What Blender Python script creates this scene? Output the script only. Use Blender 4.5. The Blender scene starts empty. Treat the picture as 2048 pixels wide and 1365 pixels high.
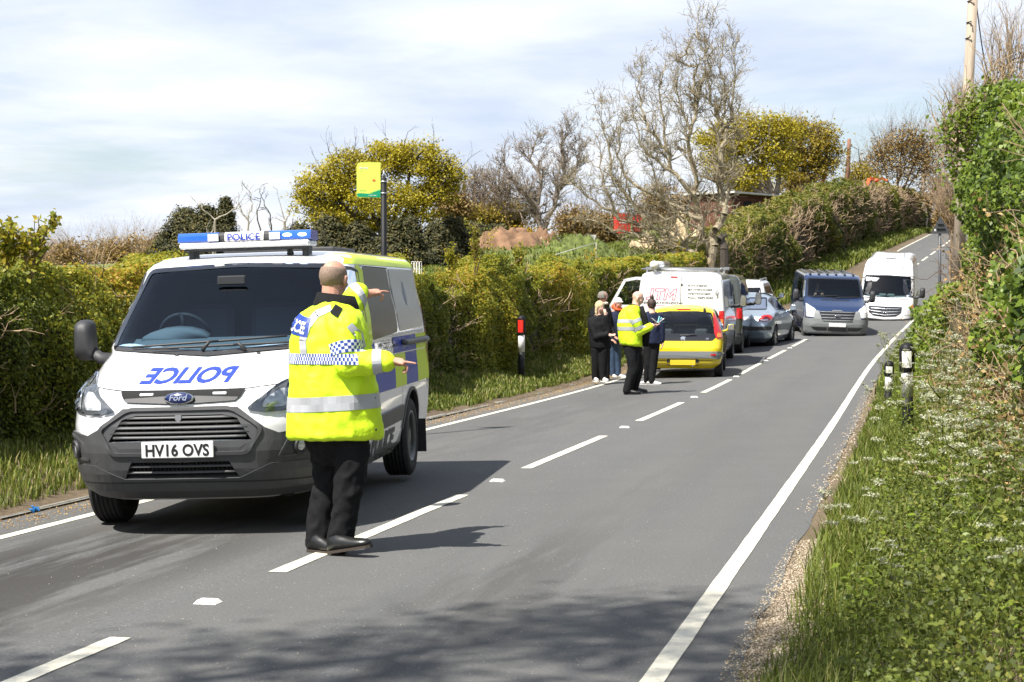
import bpy, bmesh, math, random
import numpy as np
from mathutils import Vector, Matrix, noise as mnoise
from mathutils.bvhtree import BVHTree
random.seed(7); RNG = np.random.default_rng(7)
R = math.radians; PI = math.pi
SC = bpy.context.scene; COL = SC.collection
# ---------------------------------------------------------------- camera
F = 3450.0; CH = 1.55; HY = 611.0            # focal length in photo pixels, eye height, horizon row of the road plane
cam = bpy.data.objects.new('camera', bpy.data.cameras.new('camera')); COL.objects.link(cam)
cam.location = (0, 0, CH); cam.rotation_euler = (R(90) - math.atan((682.5 - HY) / F), 0, 0)
cam.data.sensor_width = 36; cam.data.lens = F / 2048 * 36
cam.data.clip_start = .2; cam.data.clip_end = 4000
cam.data.dof.use_dof = True; cam.data.dof.focus_distance = 15.0; cam.data.dof.aperture_fstop = 10
SC.camera = cam
# ---------------------------------------------------------------- light
SUN_EL, SUN_AZ = R(56), R(226)                # the sun stands behind the camera to the left
w = bpy.data.worlds.new('World'); SC.world = w; w.use_nodes = True
N = w.node_tree.nodes; L = w.node_tree.links
for n in list(N): N.remove(n)
out = N.new('ShaderNodeOutputWorld'); bg = N.new('ShaderNodeBackground'); bg.inputs[1].default_value = .072
sky = N.new('ShaderNodeTexSky'); sky.sky_type = 'NISHITA'; sky.sun_disc = False
sky.sun_elevation = SUN_EL; sky.sun_rotation = SUN_AZ; sky.altitude = 50; sky.air_density = 1.0; sky.dust_density = 1.2; sky.ozone_density = 1.5
tc = N.new('ShaderNodeTexCoord'); sx = N.new('ShaderNodeSeparateXYZ'); L.new(tc.outputs['Generated'], sx.inputs[0])
def wm(op, a, b=None, c=None):
    n = N.new('ShaderNodeMath'); n.operation = op
    for i, q in enumerate((a, b, c)):
        if q is None: continue
        if isinstance(q, (int, float)): n.inputs[i].default_value = q
        else: L.new(q, n.inputs[i])
    return n.outputs[0]
zz = wm('ADD', wm('MAXIMUM', sx.outputs[2], 0.0), .10)      # a flat cloud deck seen at its slant
cx = wm('DIVIDE', sx.outputs[0], zz); cy = wm('DIVIDE', sx.outputs[1], zz)
cb = N.new('ShaderNodeCombineXYZ'); L.new(cx, cb.inputs[0]); L.new(cy, cb.inputs[1])
def wnoise(scale, detail, rough, off=0., dist=0.):
    n = N.new('ShaderNodeTexNoise'); n.inputs['Scale'].default_value = scale; n.inputs['Detail'].default_value = detail
    n.inputs['Roughness'].default_value = rough; n.inputs['Distortion'].default_value = dist
    mp = N.new('ShaderNodeMapping'); mp.inputs['Location'].default_value = (off, off * .7, 0); L.new(cb.outputs[0], mp.inputs[0]); L.new(mp.outputs[0], n.inputs[0]); return n.outputs[0]
def wramp(v, p):
    r = N.new('ShaderNodeValToRGB'); L.new(v, r.inputs[0]); e = r.color_ramp.elements
    while len(e) < len(p): e.new(.5)
    for i, (x, c) in enumerate(p): e[i].position = x; e[i].color = c if len(c) == 4 else (*c, 1)
    return r.outputs[0]
cover = wramp(wm('SUBTRACT', wnoise(.50, 9, .60  , 3.1, .3), wm('MULTIPLY', sx.outputs[2], .16)), [(.34, (.30,) * 3), (.47, (.80,) * 3), (.60, (.97,) * 3)])
shade = wramp(wnoise(1.15, 7, .55, 9.4, .2), [(.32, (5.5, 6.2, 7.7)), (.50, (7.2, 7.7, 8.7)), (.64, (8.4, 8.5, 9.0))])
lift = N.new('ShaderNodeMix'); lift.data_type = 'RGBA'; lift.blend_type = 'MULTIPLY'; lift.inputs[0].default_value = 1
L.new(sky.outputs[0], lift.inputs[6]); lift.inputs[7].default_value = (1.15, 1.15, 1.12, 1)
mx = N.new('ShaderNodeMix'); mx.data_type = 'RGBA'; L.new(cover, mx.inputs[0]); L.new(lift.outputs[2], mx.inputs[6]); L.new(shade, mx.inputs[7])
L.new(mx.outputs[2], bg.inputs[0]); L.new(bg.outputs[0], out.inputs[0])
sun = bpy.data.objects.new('sun', bpy.data.lights.new('sun', 'SUN')); COL.objects.link(sun)
sun.data.energy = 5.0; sun.data.angle = R(.53); sun.data.color = (1, .955, .88)
sd = Vector((math.sin(SUN_AZ) * math.cos(SUN_EL), math.cos(SUN_AZ) * math.cos(SUN_EL), math.sin(SUN_EL)))
sun.rotation_euler = sd.to_track_quat('Z', 'Y').to_euler()
vs = SC.view_settings; SC.display_settings.display_device = 'sRGB'; vs.view_transform = 'Standard'; vs.look = 'None'
vs.exposure = .86; vs.gamma = 1; vs.use_curve_mapping = False
SC.cycles.max_bounces = 6; SC.cycles.transparent_max_bounces = 12; SC.cycles.diffuse_bounces = 3
SC.cycles.use_denoising = True; SC.cycles.sample_clamp_indirect = 6
try: SC.cycles.caustics_reflective = False; SC.cycles.caustics_refractive = False
except Exception: pass
def at(px, py, d):                            # the world point that the photo shows at pixel (px, py), d metres away
    return Vector(((px - 1024) / F * d, d, CH - (py - HY) / F * d))
# ---------------------------------------------------------------- materials
MATS = {}
def mat(name, col=(.5, .5, .5), rough=.6, metal=0., var=0., vscale=8., bump=0., bscale=60., coat=0., spec=.5, emit=None, alpha=1., trans=0., col2=None, stretch=None):
    if name in MATS: return MATS[name]
    m = bpy.data.materials.new(name); m.use_nodes = True; nt = m.node_tree; b = nt.nodes['Principled BSDF']
    b.inputs['Base Color'].default_value = (*col, 1); b.inputs['Roughness'].default_value = rough; b.inputs['Metallic'].default_value = metal
    b.inputs['Specular IOR Level'].default_value = spec; b.inputs['Coat Weight'].default_value = coat; b.inputs['Coat Roughness'].default_value = .04
    if alpha < 1: b.inputs['Alpha'].default_value = alpha
    if trans: b.inputs['Transmission Weight'].default_value = trans
    if emit: b.inputs['Emission Color'].default_value = (*emit[0], 1); b.inputs['Emission Strength'].default_value = emit[1]
    if var or bump:
        t = nt.nodes.new('ShaderNodeTexCoord'); mp = nt.nodes.new('ShaderNodeMapping'); nt.links.new(t.outputs['Object'], mp.inputs[0])
        if stretch: mp.inputs['Scale'].default_value = stretch
    if var:
        n = nt.nodes.new('ShaderNodeTexNoise'); n.inputs['Scale'].default_value = vscale; n.inputs['Detail'].default_value = 6; n.inputs['Roughness'].default_value = .62
        nt.links.new(mp.outputs[0], n.inputs[0])
        r = nt.nodes.new('ShaderNodeValToRGB'); nt.links.new(n.outputs[0], r.inputs[0]); e = r.color_ramp.elements
        c2 = col2 or tuple(min(1, c * (1 + var)) for c in col); c1 = col if col2 else tuple(c * (1 - var) for c in col)
        e[0].position = .33; e[0].color = (*c1, 1); e[1].position = .67; e[1].color = (*c2, 1)
        nt.links.new(r.outputs[0], b.inputs['Base Color'])
    if bump:
        n = nt.nodes.new('ShaderNodeTexNoise'); n.inputs['Scale'].default_value = bscale; n.inputs['Detail'].default_value = 4
        nt.links.new(mp.outputs[0], n.inputs[0]); bp = nt.nodes.new('ShaderNodeBump'); bp.inputs['Strength'].default_value = bump; bp.inputs['Distance'].default_value = .01
        nt.links.new(n.outputs[0], bp.inputs['Height']); nt.links.new(bp.outputs[0], b.inputs['Normal'])
    MATS[name] = m; return m
def leafmat(name, ramp, transl=.35, rough=.55):
    """leaf colours come from a per-leaf value (attribute tint), as real leaves of one hedge differ"""
    if name in MATS: return MATS[name]
    m = bpy.data.materials.new(name); m.use_nodes = True; nt = m.node_tree; b = nt.nodes['Principled BSDF']; o = nt.nodes['Material Output']
    a = nt.nodes.new('ShaderNodeAttribute'); a.attribute_name = 'tint'
    r = nt.nodes.new('ShaderNodeValToRGB'); nt.links.new(a.outputs['Fac'], r.inputs[0]); e = r.color_ramp.elements
    while len(e) < len(ramp): e.new(.5)
    for i, (x, c) in enumerate(ramp): e[i].position = x; e[i].color = (*c, 1)
    nt.links.new(r.outputs[0], b.inputs['Base Color']); b.inputs['Roughness'].default_value = rough; b.inputs['Specular IOR Level'].default_value = .35
    if transl:
        tl = nt.nodes.new('ShaderNodeBsdfTranslucent'); mxs = nt.nodes.new('ShaderNodeMixShader'); mxs.inputs[0].default_value = transl
        nt.links.new(r.outputs[0], tl.inputs[0]); nt.links.new(b.outputs[0], mxs.inputs[1]); nt.links.new(tl.outputs[0], mxs.inputs[2]); nt.links.new(mxs.outputs[0], o.inputs[0])
    MATS[name] = m; return m
def glassmat(name, tint=(.75, .8, .8), amt=.7, rough=.02):
    if name in MATS: return MATS[name]
    m = bpy.data.materials.new(name); m.use_nodes = True; nt = m.node_tree; nt.nodes.remove(nt.nodes['Principled BSDF']); o = nt.nodes['Material Output']
    tr = nt.nodes.new('ShaderNodeBsdfTransparent'); tr.inputs[0].default_value = (*[c * amt for c in tint], 1)
    g = nt.nodes.new('ShaderNodeBsdfGlossy'); g.inputs['Roughness'].default_value = rough; g.inputs['Color'].default_value = (.9, .95, 1, 1)
    fr = nt.nodes.new('ShaderNodeFresnel'); fr.inputs[0].default_value = 1.5; mxs = nt.nodes.new('ShaderNodeMixShader')
    nt.links.new(fr.outputs[0], mxs.inputs[0]); nt.links.new(tr.outputs[0], mxs.inputs[1]); nt.links.new(g.outputs[0], mxs.inputs[2]); nt.links.new(mxs.outputs[0], o.inputs[0])
    MATS[name] = m; return m
# ---------------------------------------------------------------- mesh building
class MB:
    def __init__(s): s.v = []; s.f = []; s.m = []; s.sm = []
    def add(s, vs, fs, mi=0, sm=False):
        o = len(s.v); s.v += [tuple(p) for p in vs]; s.f += [tuple(o + i for i in f) for f in fs]; s.m += [mi] * len(fs); s.sm += [sm] * len(fs); return s
    def box(s, c, size, mi=0, rot=None, bev=0):
        x, y, z = (q / 2 for q in size); M_ = rot or Matrix.Identity(3); c = Vector(c)
        if bev:
            b = min(bev, x * .9, y * .9, z * .9); P = []
            for sz, zi in ((-1, z), (-1, z - b), (1, z - b), (1, z)):
                inn = b if zi == z else 0
                zz_ = sz * zi
                for (ax, ay) in ((-x + b, -y + inn), (x - b, -y + inn), (x - inn, -y + b), (x - inn, y - b), (x - b, y - inn), (-x + b, y - inn), (-x + inn, y - b), (-x + inn, -y + b)): P.append((ax, ay, zz_))
            fs = [tuple(range(7, -1, -1)), tuple(range(24, 32))]
            for k in range(3):
                for i in range(8): j = (i + 1) % 8; fs.append((k * 8 + i, k * 8 + j, k * 8 + 8 + j, k * 8 + 8 + i))
            return s.add([c + M_ @ Vector(p) for p in P], fs, mi)
        P = [(a, b, d) for a in (-x, x) for b in (-y, y) for d in (-z, z)]
        return s.add([c + M_ @ Vector(p) for p in P], [(0, 1, 3, 2), (4, 6, 7, 5), (0, 4, 5, 1), (2, 3, 7, 6), (0, 2, 6, 4), (1, 5, 7, 3)], mi)
    def rings(s, rr, closed=True, cap=(True, True), mi=0, sm=True):
        n = len(rr[0]); vs = [p for r in rr for p in r]; fs = []
        for k in range(len(rr) - 1):
            for i in range(n if closed else n - 1): j = (i + 1) % n; fs.append((k * n + i, k * n + j, (k + 1) * n + j, (k + 1) * n + i))
        if closed and cap[0]: fs.append(tuple(range(n - 1, -1, -1)))
        if closed and cap[1]: fs.append(tuple((len(rr) - 1) * n + i for i in range(n)))
        return s.add(vs, fs, mi, sm)
    def tube(s, pts, rad, n=8, mi=0, sm=True, cap=True):
        pts = [Vector(p) for p in pts]; rad = rad if isinstance(rad, (list, tuple)) else [rad] * len(pts); rr = []; up = None
        for i, p in enumerate(pts):
            t = (pts[min(i + 1, len(pts) - 1)] - pts[max(i - 1, 0)]); t = t.normalized() if t.length > 1e-9 else Vector((0, 0, 1))
            if up is None: up = t.orthogonal().normalized()
            a = up - t * up.dot(t); a = a.normalized() if a.length > 1e-6 else t.orthogonal().normalized(); b = t.cross(a); up = a
            r = rad[i]; rx, ry = r if isinstance(r, tuple) else (r, r)
            rr.append([p + a * math.cos(q * 2 * PI / n) * rx + b * math.sin(q * 2 * PI / n) * ry for q in range(n)])
        return s.rings(rr, True, (cap, cap), mi, sm)
    def lathe(s, prof, n=24, c=(0, 0, 0), axis='z', mi=0, sm=True):
        rr = []
        for (r, h) in prof:
            ring = []
            for q in range(n):
                a = q * 2 * PI / n; x, y = r * math.cos(a), r * math.sin(a)
                p = {'z': (x, y, h), 'y': (x, h, y), 'x': (h, x, y)}[axis]; ring.append(tuple(c[i] + p[i] for i in range(3)))
            rr.append(ring)
        return s.rings(rr, True, (True, True), mi, sm)
    def prism(s, poly, y0, y1, axis='y', mi=0, sm=False):
        n = len(poly); M3 = {'y': lambda a, b, h: (a, h, b), 'z': lambda a, b, h: (a, b, h), 'x': lambda a, b, h: (h, a, b)}[axis]
        vs = [M3(a, b, y0) for a, b in poly] + [M3(a, b, y1) for a, b in poly]
        fs = [tuple(range(n - 1, -1, -1)), tuple(range(n, 2 * n))] + [(i, (i + 1) % n, n + (i + 1) % n, n + i) for i in range(n)]
        return s.add(vs, fs, mi, sm)
    def ell(s, c, r, nu=16, nv=10, mi=0, rot=None):
        M_ = rot or Matrix.Identity(3); c = Vector(c); rr = []
        for k in range(nv + 1):
            a = -PI / 2 + PI * k / nv; ca, sa = max(math.cos(a), 1e-4), math.sin(a)
            rr.append([c + M_ @ Vector((r[0] * ca * math.cos(2 * PI * q / nu), r[1] * ca * math.sin(2 * PI * q / nu), r[2] * sa)) for q in range(nu)])
        return s.rings(rr, True, (True, True), mi, True)
    def mesh(s, name):
        me = bpy.data.meshes.new(name); me.from_pydata(s.v, [], s.f); me.polygons.foreach_set('material_index', s.m); me.polygons.foreach_set('use_smooth', s.sm); me.update(); return me
    def build(s, name, mats, parent=None, fixn=True):
        me = s.mesh(name)
        if fixn:
            bm = bmesh.new(); bm.from_mesh(me); bmesh.ops.recalc_face_normals(bm, faces=bm.faces); bm.to_mesh(me); bm.free()
        return link(name, me, mats, parent)
def link(name, me, mats, parent=None):
    o = bpy.data.objects.new(name, me); COL.objects.link(o)
    for m in (mats if isinstance(mats, (list, tuple)) else [mats]): me.materials.append(MATS[m] if isinstance(m, str) else m)
    if parent is not None: o.parent = parent
    return o
def tag(o, label=None, cat=None, group=None, kind=None):
    if label: o['label'] = label
    if cat: o['category'] = cat
    if group: o['group'] = group
    if kind: o['kind'] = kind
    return o
def empty(name, loc=(0, 0, 0), rz=0., **k):
    o = bpy.data.objects.new(name, None); COL.objects.link(o); o.location = loc; o.rotation_euler = (0, 0, rz); o.empty_display_size = .2; return tag(o, **k)
def copy_tree(o, parent=None):
    c = o.copy(); COL.objects.link(c)
    if parent is not None: c.parent = parent
    for ch in list(o.children): copy_tree(ch, c)
    return c
def npmesh(name, V, k, tint=None, mats=None, parent=None, mi=None, smooth=False):
    """V: (n,k,3) array, one k-gon per row, optional tint per face"""
    n = len(V); me = bpy.data.meshes.new(name); me.vertices.add(n * k); me.vertices.foreach_set('co', np.ascontiguousarray(V, dtype=np.float32).ravel())
    me.loops.add(n * k); me.loops.foreach_set('vertex_index', np.arange(n * k, dtype=np.int32)); me.polygons.add(n)
    me.polygons.foreach_set('loop_start', np.arange(0, n * k, k, dtype=np.int32)); me.polygons.foreach_set('loop_total', np.full(n, k, dtype=np.int32))
    if mi is not None: me.polygons.foreach_set('material_index', mi.astype(np.int32))
    me.update(calc_edges=True)
    if tint is not None:
        a = me.attributes.new('tint', 'FLOAT', 'FACE'); a.data.foreach_set('value', tint.astype(np.float32))
    return link(name, me, mats, parent)
def evalmesh(o, name=None):
    dg = bpy.context.evaluated_depsgraph_get(); me = bpy.data.meshes.new_from_object(o.evaluated_get(dg)); me.name = name or o.name; return me
# ================================================================ road line and ground
_cy = np.array([-60, -20, 0, 7.09, 9.98, 14.1, 20.5, 27.4, 34.2, 40, 51.6, 62, 75, 90, 105, 147, 180, 260, 420])
_cx = np.array([-17.8, -8.39, -3.70, -2.037, -1.36, -.394, 1.107, 2.70, 4.28, 5.71, 8.78, 11.7, 16.0, 21.2, 26.0, 38.1, 48.5, 76, 135])
_cz = np.array([0, 0, 0, 0, 0, 0, 0, .0, .04, .18, .52, .92, 2.1, 3.75, 5.0, 7.7, 9.2, 9.8, 9.8])
def ss(a, b, t): t = np.clip((t - a) / (b - a), 0, 1); return t * t * (3 - 2 * t)
def _smooth(xs, ys):
    g = np.arange(-60, 421, .5); v = np.interp(g, xs, ys); k = np.hanning(25); k /= k.sum(); v2 = np.convolve(np.pad(v, 12, mode='edge'), k, 'valid')
    return g, v2
GY, GX = _smooth(_cy, _cx); _, GZ = _smooth(_cy, _cz)
def rx(y): return np.interp(y, GY, GX)
def rz(y): return np.interp(y, GY, GZ)
def rsl(y): return (rx(np.asarray(y) + 1.) - rx(np.asarray(y) - 1.)) / 2
def wide(y, s):                                # the left lane is a little wider near the camera
    return s * (1 + .085 * (1 - float(ss(20, 36, y)))) if s < 0 else s
def camber(y, s): return -.024 * np.maximum(0, -np.asarray(s))
def rpt(y, s, dz=0.):                          # point s metres right of the road centre line, square to it, near distance y
    k = math.hypot(1, float(rsl(y))); s = wide(y, s); dz += float(camber(y, s)); return Vector((float(rx(y)) + s * 1 / k, y - s * float(rsl(y)) / k, float(rz(y)) + dz))
_cp = [at(-400, 552, 200), at(0, 552, 200), at(300, 550, 200), at(700, 548, 150), at(860, 545, 60), at(945, 538, 66), at(1110, 500, 92), at(1200, 492, 85), at(1320, 486, 78), at(1500, 452, 100),
       at(1650, 402, 125), at(1800, 372, 160), at(1000, 500, 140), at(700, 530, 300), at(0, 540, 500), at(1400, 430, 260), at(1024, 540, 50), at(1200, 540, 52), at(1380, 520, 58),
       Vector((-20, 15, .5)), Vector((-12, 25, .5)), Vector((-6, 30, .55)), Vector((-3, 38, .7)), Vector((-60, 40, .8)), Vector((-15, -20, .4)), Vector((-80, 0, .6)), Vector((3, 52, 1.5)), Vector((8, 64, 3.2))]
_cp += [at(px, 549, d) for px in (-1200, -400, 200, 800) for d in (260, 420)] + [at(1100, 530, 420), at(1300, 500, 420), at(-2500, 550, 420), at(-1500, 552, 120), at(-900, 556, 60), at(500, 552, 110), at(150, 552, 110)]
_cpa = np.array([tuple(p) for p in _cp])
def field(x, y):
    x = np.asarray(x, float); y = np.asarray(y, float); d2 = (x[..., None] - _cpa[:, 0]) ** 2 + (y[..., None] - _cpa[:, 1]) ** 2
    wgt = 1 / (d2 + 30) ** 1.6; return (wgt * _cpa[:, 2]).sum(-1) / wgt.sum(-1)
def ground(x, y):
    """height of the soil"""
    x = np.asarray(x, float); y = np.asarray(y, float); k = np.sqrt(1 + rsl(y) ** 2); s = (x - rx(y)) / k; s = np.where(s < 0, s / (1 + .085 * (1 - ss(20, 36, y))), s); z0 = rz(y) + camber(y, np.maximum(s, -3.2)) * (1 - ss(5, 9, -s))
    left = z0 + np.interp(-s, [0, 2.80, 2.9, 3.4, 4.3, 6.5], [-.05, -.05, .03, .14, .34, .5])
    fz = field(x, y); left = left * (1 - ss(6.5, 14, -s)) + fz * ss(6.5, 14, -s)
    right = z0 + np.interp(s, [0, 2.72, 2.84, 3.6, 5.0, 8, 16, 60, 400], [-.05, -.04, -.008, .09, .42, 1.1, 2.0, 4.0, 6.0])
    bump = .05 * np.sin(x * 1.7 + .6 * y) * np.sin(y * 1.3 - x * .5) * ss(3.1, 4.5, np.abs(s))
    return np.where(s < 0, left, right) + bump
def gz(x, y): return float(ground(np.array([x]), np.array([y]))[0])
def ground_mesh():
    ys = np.concatenate([np.arange(-40, 0, 4), np.arange(0, 60, .6), np.arange(60, 180, 1.2), np.arange(180, 420, 20), [420, 700, 1200, 2500]])
    so = np.concatenate([-np.array([2500, 1200, 700, 420, 280, 200, 150, 120, 95, 80, 66, 54, 45, 38, 32, 27, 23, 19, 16, 13.5, 11.5, 10, 8.8, 7.8, 7, 6.4, 5.8, 5.2, 4.7, 4.3, 3.9, 3.5, 3.2, 3.0, 2.92, 2.88]),
                         [-2.5, 0, 2.4, 2.72, 2.84, 3.0, 3.15, 3.3, 3.5, 3.8, 4.2, 4.7, 5.3, 6, 7, 8, 10, 13, 17, 24, 36, 60, 100, 200, 420, 900, 2500]])
    V = []
    for y in ys:
        k = math.sqrt(1 + float(rsl(min(y, 415))) ** 2); x = float(rx(min(y, 415))) + so * k; z = ground(x, np.full_like(x, min(y, 415)))
        V += [(a, y, b) for a, b in zip(x, z)]
    n = len(so); Fc = [(i * n + j, i * n + j + 1, (i + 1) * n + j + 1, (i + 1) * n + j) for i in range(len(ys) - 1) for j in range(n - 1)]
    b = MB(); b.add(V, Fc, 0, True); b.m = [1 if (so[k % (n - 1)] < -6.5 or so[k % (n - 1)] > 9) else 0 for k in range(len(Fc))]; return b.build('ground', ['soil', 'meadow'], None, False)
def nodes(m): return m.node_tree.nodes, m.node_tree.links, m.node_tree.nodes['Principled BSDF']
def tex(nt, kind, scale, coord, detail=5, rough=.6, stretch=None):
    n_ = nt.nodes.new('ShaderNodeTexNoise' if kind == 'n' else 'ShaderNodeTexVoronoi'); n_.inputs['Scale'].default_value = scale
    if kind == 'n': n_.inputs['Detail'].default_value = detail; n_.inputs['Roughness'].default_value = rough
    if stretch:
        mp = nt.nodes.new('ShaderNodeMapping'); mp.inputs['Scale'].default_value = stretch; nt.links.new(coord, mp.inputs[0]); coord = mp.outputs[0]
    nt.links.new(coord, n_.inputs['Vector']); return n_
def ramp(nt, src, pts):
    r = nt.nodes.new('ShaderNodeValToRGB'); nt.links.new(src, r.inputs[0]); e = r.color_ramp.elements
    while len(e) < len(pts): e.new(.5)
    for i, (x, c) in enumerate(pts): e[i].position = x; e[i].color = (*(c if isinstance(c, tuple) else (c,) * 3), 1)
    return r.outputs[0]
def mixc(nt, fac, a, b, mode='MIX'):
    m_ = nt.nodes.new('ShaderNodeMix'); m_.data_type = 'RGBA'; m_.blend_type = mode
    for i, q in ((0, fac), (6, a), (7, b)):
        if isinstance(q, (int, float)): m_.inputs[i].default_value = q
        elif isinstance(q, tuple): m_.inputs[i].default_value = (*q, 1)
        else: nt.links.new(q, m_.inputs[i])
    return m_.outputs[2]
def asphalt():
    m = mat('asphalt', (.05, .05, .052), .86, spec=.3); nt = m.node_tree; b = nt.nodes['Principled BSDF']
    t = nt.nodes.new('ShaderNodeTexCoord').outputs['Object']; uv = nt.nodes.new('ShaderNodeAttribute'); uv.attribute_name = 'sy'; suv = uv.outputs['Vector']
    fine = tex(nt, 'n', 62, t, 5, .85); mid = tex(nt, 'n', 1.1, t, 6, .6); agg = tex(nt, 'v', 34, t)
    base = ramp(nt, fine.outputs[0], [(.3, (.050, .052, .054)), (.7, (.172, .172, .168))])
    stone = ramp(nt, agg.outputs['Distance'], [(.0, 1.), (.10, .9), (.16, .0)]); selr = ramp(nt, agg.outputs['Color'], [(.72, 0.), (.76, 1.)])
    c = mixc(nt, mixc(nt, 1., stone, selr, 'MULTIPLY'), base, (.52, .50, .44))
    track = tex(nt, 'n', 1.0, suv, 5, .6, (1.6, .10, 1)); c = mixc(nt, ramp(nt, track.outputs[0], [(.40, .0), (.68, .5)]), c, (.135, .128, .115))
    # the oily streaks that cars leave in the left lane and along the middle of the lanes
    sep = nt.nodes.new('ShaderNodeSeparateXYZ'); nt.links.new(suv, sep.inputs[0])
    oil = tex(nt, 'n', 1.0, suv, 6, .65, (2.2, .22, 1)); lane = ramp(nt, sep.outputs[0], [(0., 0.), (.001, 0.), (.5, 0.), (.999, 0.)])
    mr = nt.nodes.new('ShaderNodeMapRange'); nt.links.new(sep.outputs[0], mr.inputs[0]); mr.inputs[1].default_value = -3; mr.inputs[2].default_value = 3
    lane = ramp(nt, mr.outputs[0], [(.06, 0.), (.22, 1.), (.36, .8), (.46, 0.), (.62, .0), (.72, .45), (.84, .0)])
    my = nt.nodes.new('ShaderNodeMapRange'); nt.links.new(sep.outputs[1], my.inputs[0]); my.inputs[1].default_value = 0; my.inputs[2].default_value = 50
    near = ramp(nt, my.outputs[0], [(.08, .3), (.15, 1.), (.215, 1.), (.25, .25), (.5, .22), (1, .15)])
    o = mixc(nt, 1., ramp(nt, oil.outputs[0], [(.42, 0.), (.52, .85)]), mixc(nt, 1., lane, near, 'MULTIPLY'), 'MULTIPLY')
    c = mixc(nt, o, c, (.024, .020, .017))
    c = mixc(nt, ramp(nt, mid.outputs[0], [(.35, 0.), (.75, .20)]), c, (.07, .07, .07))
    nt.links.new(c, b.inputs['Base Color'])
    bp = nt.nodes.new('ShaderNodeBump'); bp.inputs['Strength'].default_value = .55; bp.inputs['Distance'].default_value = .006; nt.links.new(fine.outputs[0], bp.inputs['Height']); nt.links.new(bp.outputs[0], b.inputs['Normal'])
    return m
def paintmat():
    m = mat('road_paint', (.7, .68, .55), .7); nt = m.node_tree; b = nt.nodes['Principled BSDF']; t = nt.nodes.new('ShaderNodeTexCoord').outputs['Object']
    a = tex(nt, 'n', 25, t, 6, .75); g = tex(nt, 'n', 2.5, t, 3, .5)
    c = ramp(nt, a.outputs[0], [(.28, (.42, .40, .33)), (.45, (.66, .62, .50)), (.7, (.76, .72, .60))]); c = mixc(nt, ramp(nt, g.outputs[0], [(.4, 0.), (.8, .25)]), c, (.40, .38, .30))
    nt.links.new(c, b.inputs['Base Color']); return m
def soilmat(nm, cols, alt):
    m = mat(nm, (.1, .08, .05), .95); nt = m.node_tree; b = nt.nodes['Principled BSDF']; t = nt.nodes.new('ShaderNodeTexCoord').outputs['Object']
    a = tex(nt, 'n', .35, t, 8, .65); f_ = tex(nt, 'n', 9, t, 6, .7)
    c = ramp(nt, a.outputs[0], cols); c = mixc(nt, ramp(nt, f_.outputs[0], [(.35, 0.), (.7, .6)]), c, alt)
    nt.links.new(c, b.inputs['Base Color']); bp = nt.nodes.new('ShaderNodeBump'); bp.inputs['Strength'].default_value = .8; bp.inputs['Distance'].default_value = .05
    nt.links.new(f_.outputs[0], bp.inputs['Height']); nt.links.new(bp.outputs[0], b.inputs['Normal']); return m
soilmat('soil', [(.35, (.12, .085, .05)), (.55, (.17, .125, .075)), (.72, (.13, .14, .05))], (.07, .05, .032)); soilmat('meadow', [(.35, (.085, .12, .022)), (.55, (.14, .17, .035)), (.72, (.20, .19, .06))], (.10, .095, .03)); asphalt(); paintmat()
mat('kerbstone', (.20, .19, .165), .9, var=.3, vscale=6, bump=.5, bscale=40)
tag(ground_mesh(), kind='structure')
def strip(name, m, y0, y1, s0, s1, dz, step=.5, wob=0., kind='structure', parent=None):
    ys = np.arange(y0, y1 + 1e-6, step); V = []; A = []; ns = 9 if s1 - s0 > 1 else 2
    for y in ys:
        for q in range(ns):
            s = s0 + (s1 - s0) * q / (ns - 1); sw = s
            if wob and (q == 0 or q == ns - 1): sw += wob * (.5 * mnoise.noise(Vector((y * .5, q, 3.3))) + .8 * mnoise.noise(Vector((y * 6.1, q, 7.7))))
            V.append(rpt(y, sw, dz)); A.append((s, y, 0))
    b = MB(); b.add(V, [(i * ns + j, i * ns + j + 1, (i + 1) * ns + j + 1, (i + 1) * ns + j) for i in range(len(ys) - 1) for j in range(ns - 1)], 0, True)
    o = b.build(name, m, parent, False); at_ = o.data.attributes.new('sy', 'FLOAT_VECTOR', 'POINT'); at_.data.foreach_set('vector', np.array(A, dtype=np.float32).ravel())
    return tag(o, kind=kind) if kind else o
road = strip('road', 'asphalt', -40, 300, -2.86, 2.86, 0., .4, .05)
def line(y0, y1, s, wd, rough=.0):
    o = strip('road_marking', 'road_paint', y0, y1, s - wd / 2, s + wd / 2, .004, .12 if y1 - y0 < 20 else .25, rough); return o
line(-10, 200, -2.37, .10, .010); line(-10, 200, 2.55, .10, .006)
dashes = [(4.05, 8.08), (9.98, 14.1), (15.95, 20.0), (21.9, 26.0), (28.1, 32.1), (34.0, 37.9), (39.9, 43.9), (45.9, 49.8), (51.8, 55.8)] + [(57.7 + 5.75 * k, 61.5 + 5.75 * k) for k in range(18)]
dashes[1:7] = [(9.98, 14.1), (16.35, 20.5), (23.05, 27.4), (30.2, 34.6), (36.3, 40.4), (42.1, 46.0)]; dashes[7] = (47.8, 51.7)
dashes = [d for d in dashes if not (50 < d[0] < 53)]
for (a, b_) in dashes: line(a, b_, 0., .105, .006)
mat('stud_white', (.75, .74, .70), .5); mat('stud_glass', (.6, .65, .6), .1, spec=.8)
STUD = ['road stud nearest the camera, at the edge of the tree shade', 'road stud on the centre line just beyond the pointing officer', 'road stud on the centre line level with the rear of the near police van', 'road stud on the centre line beside the bald officer', 'road stud on the centre line beside the yellow car', 'road stud on the centre line beside the white van', 'road stud on the centre line beside the silver coupe', 'farthest road stud, under the front wheel of the blue van']
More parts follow.
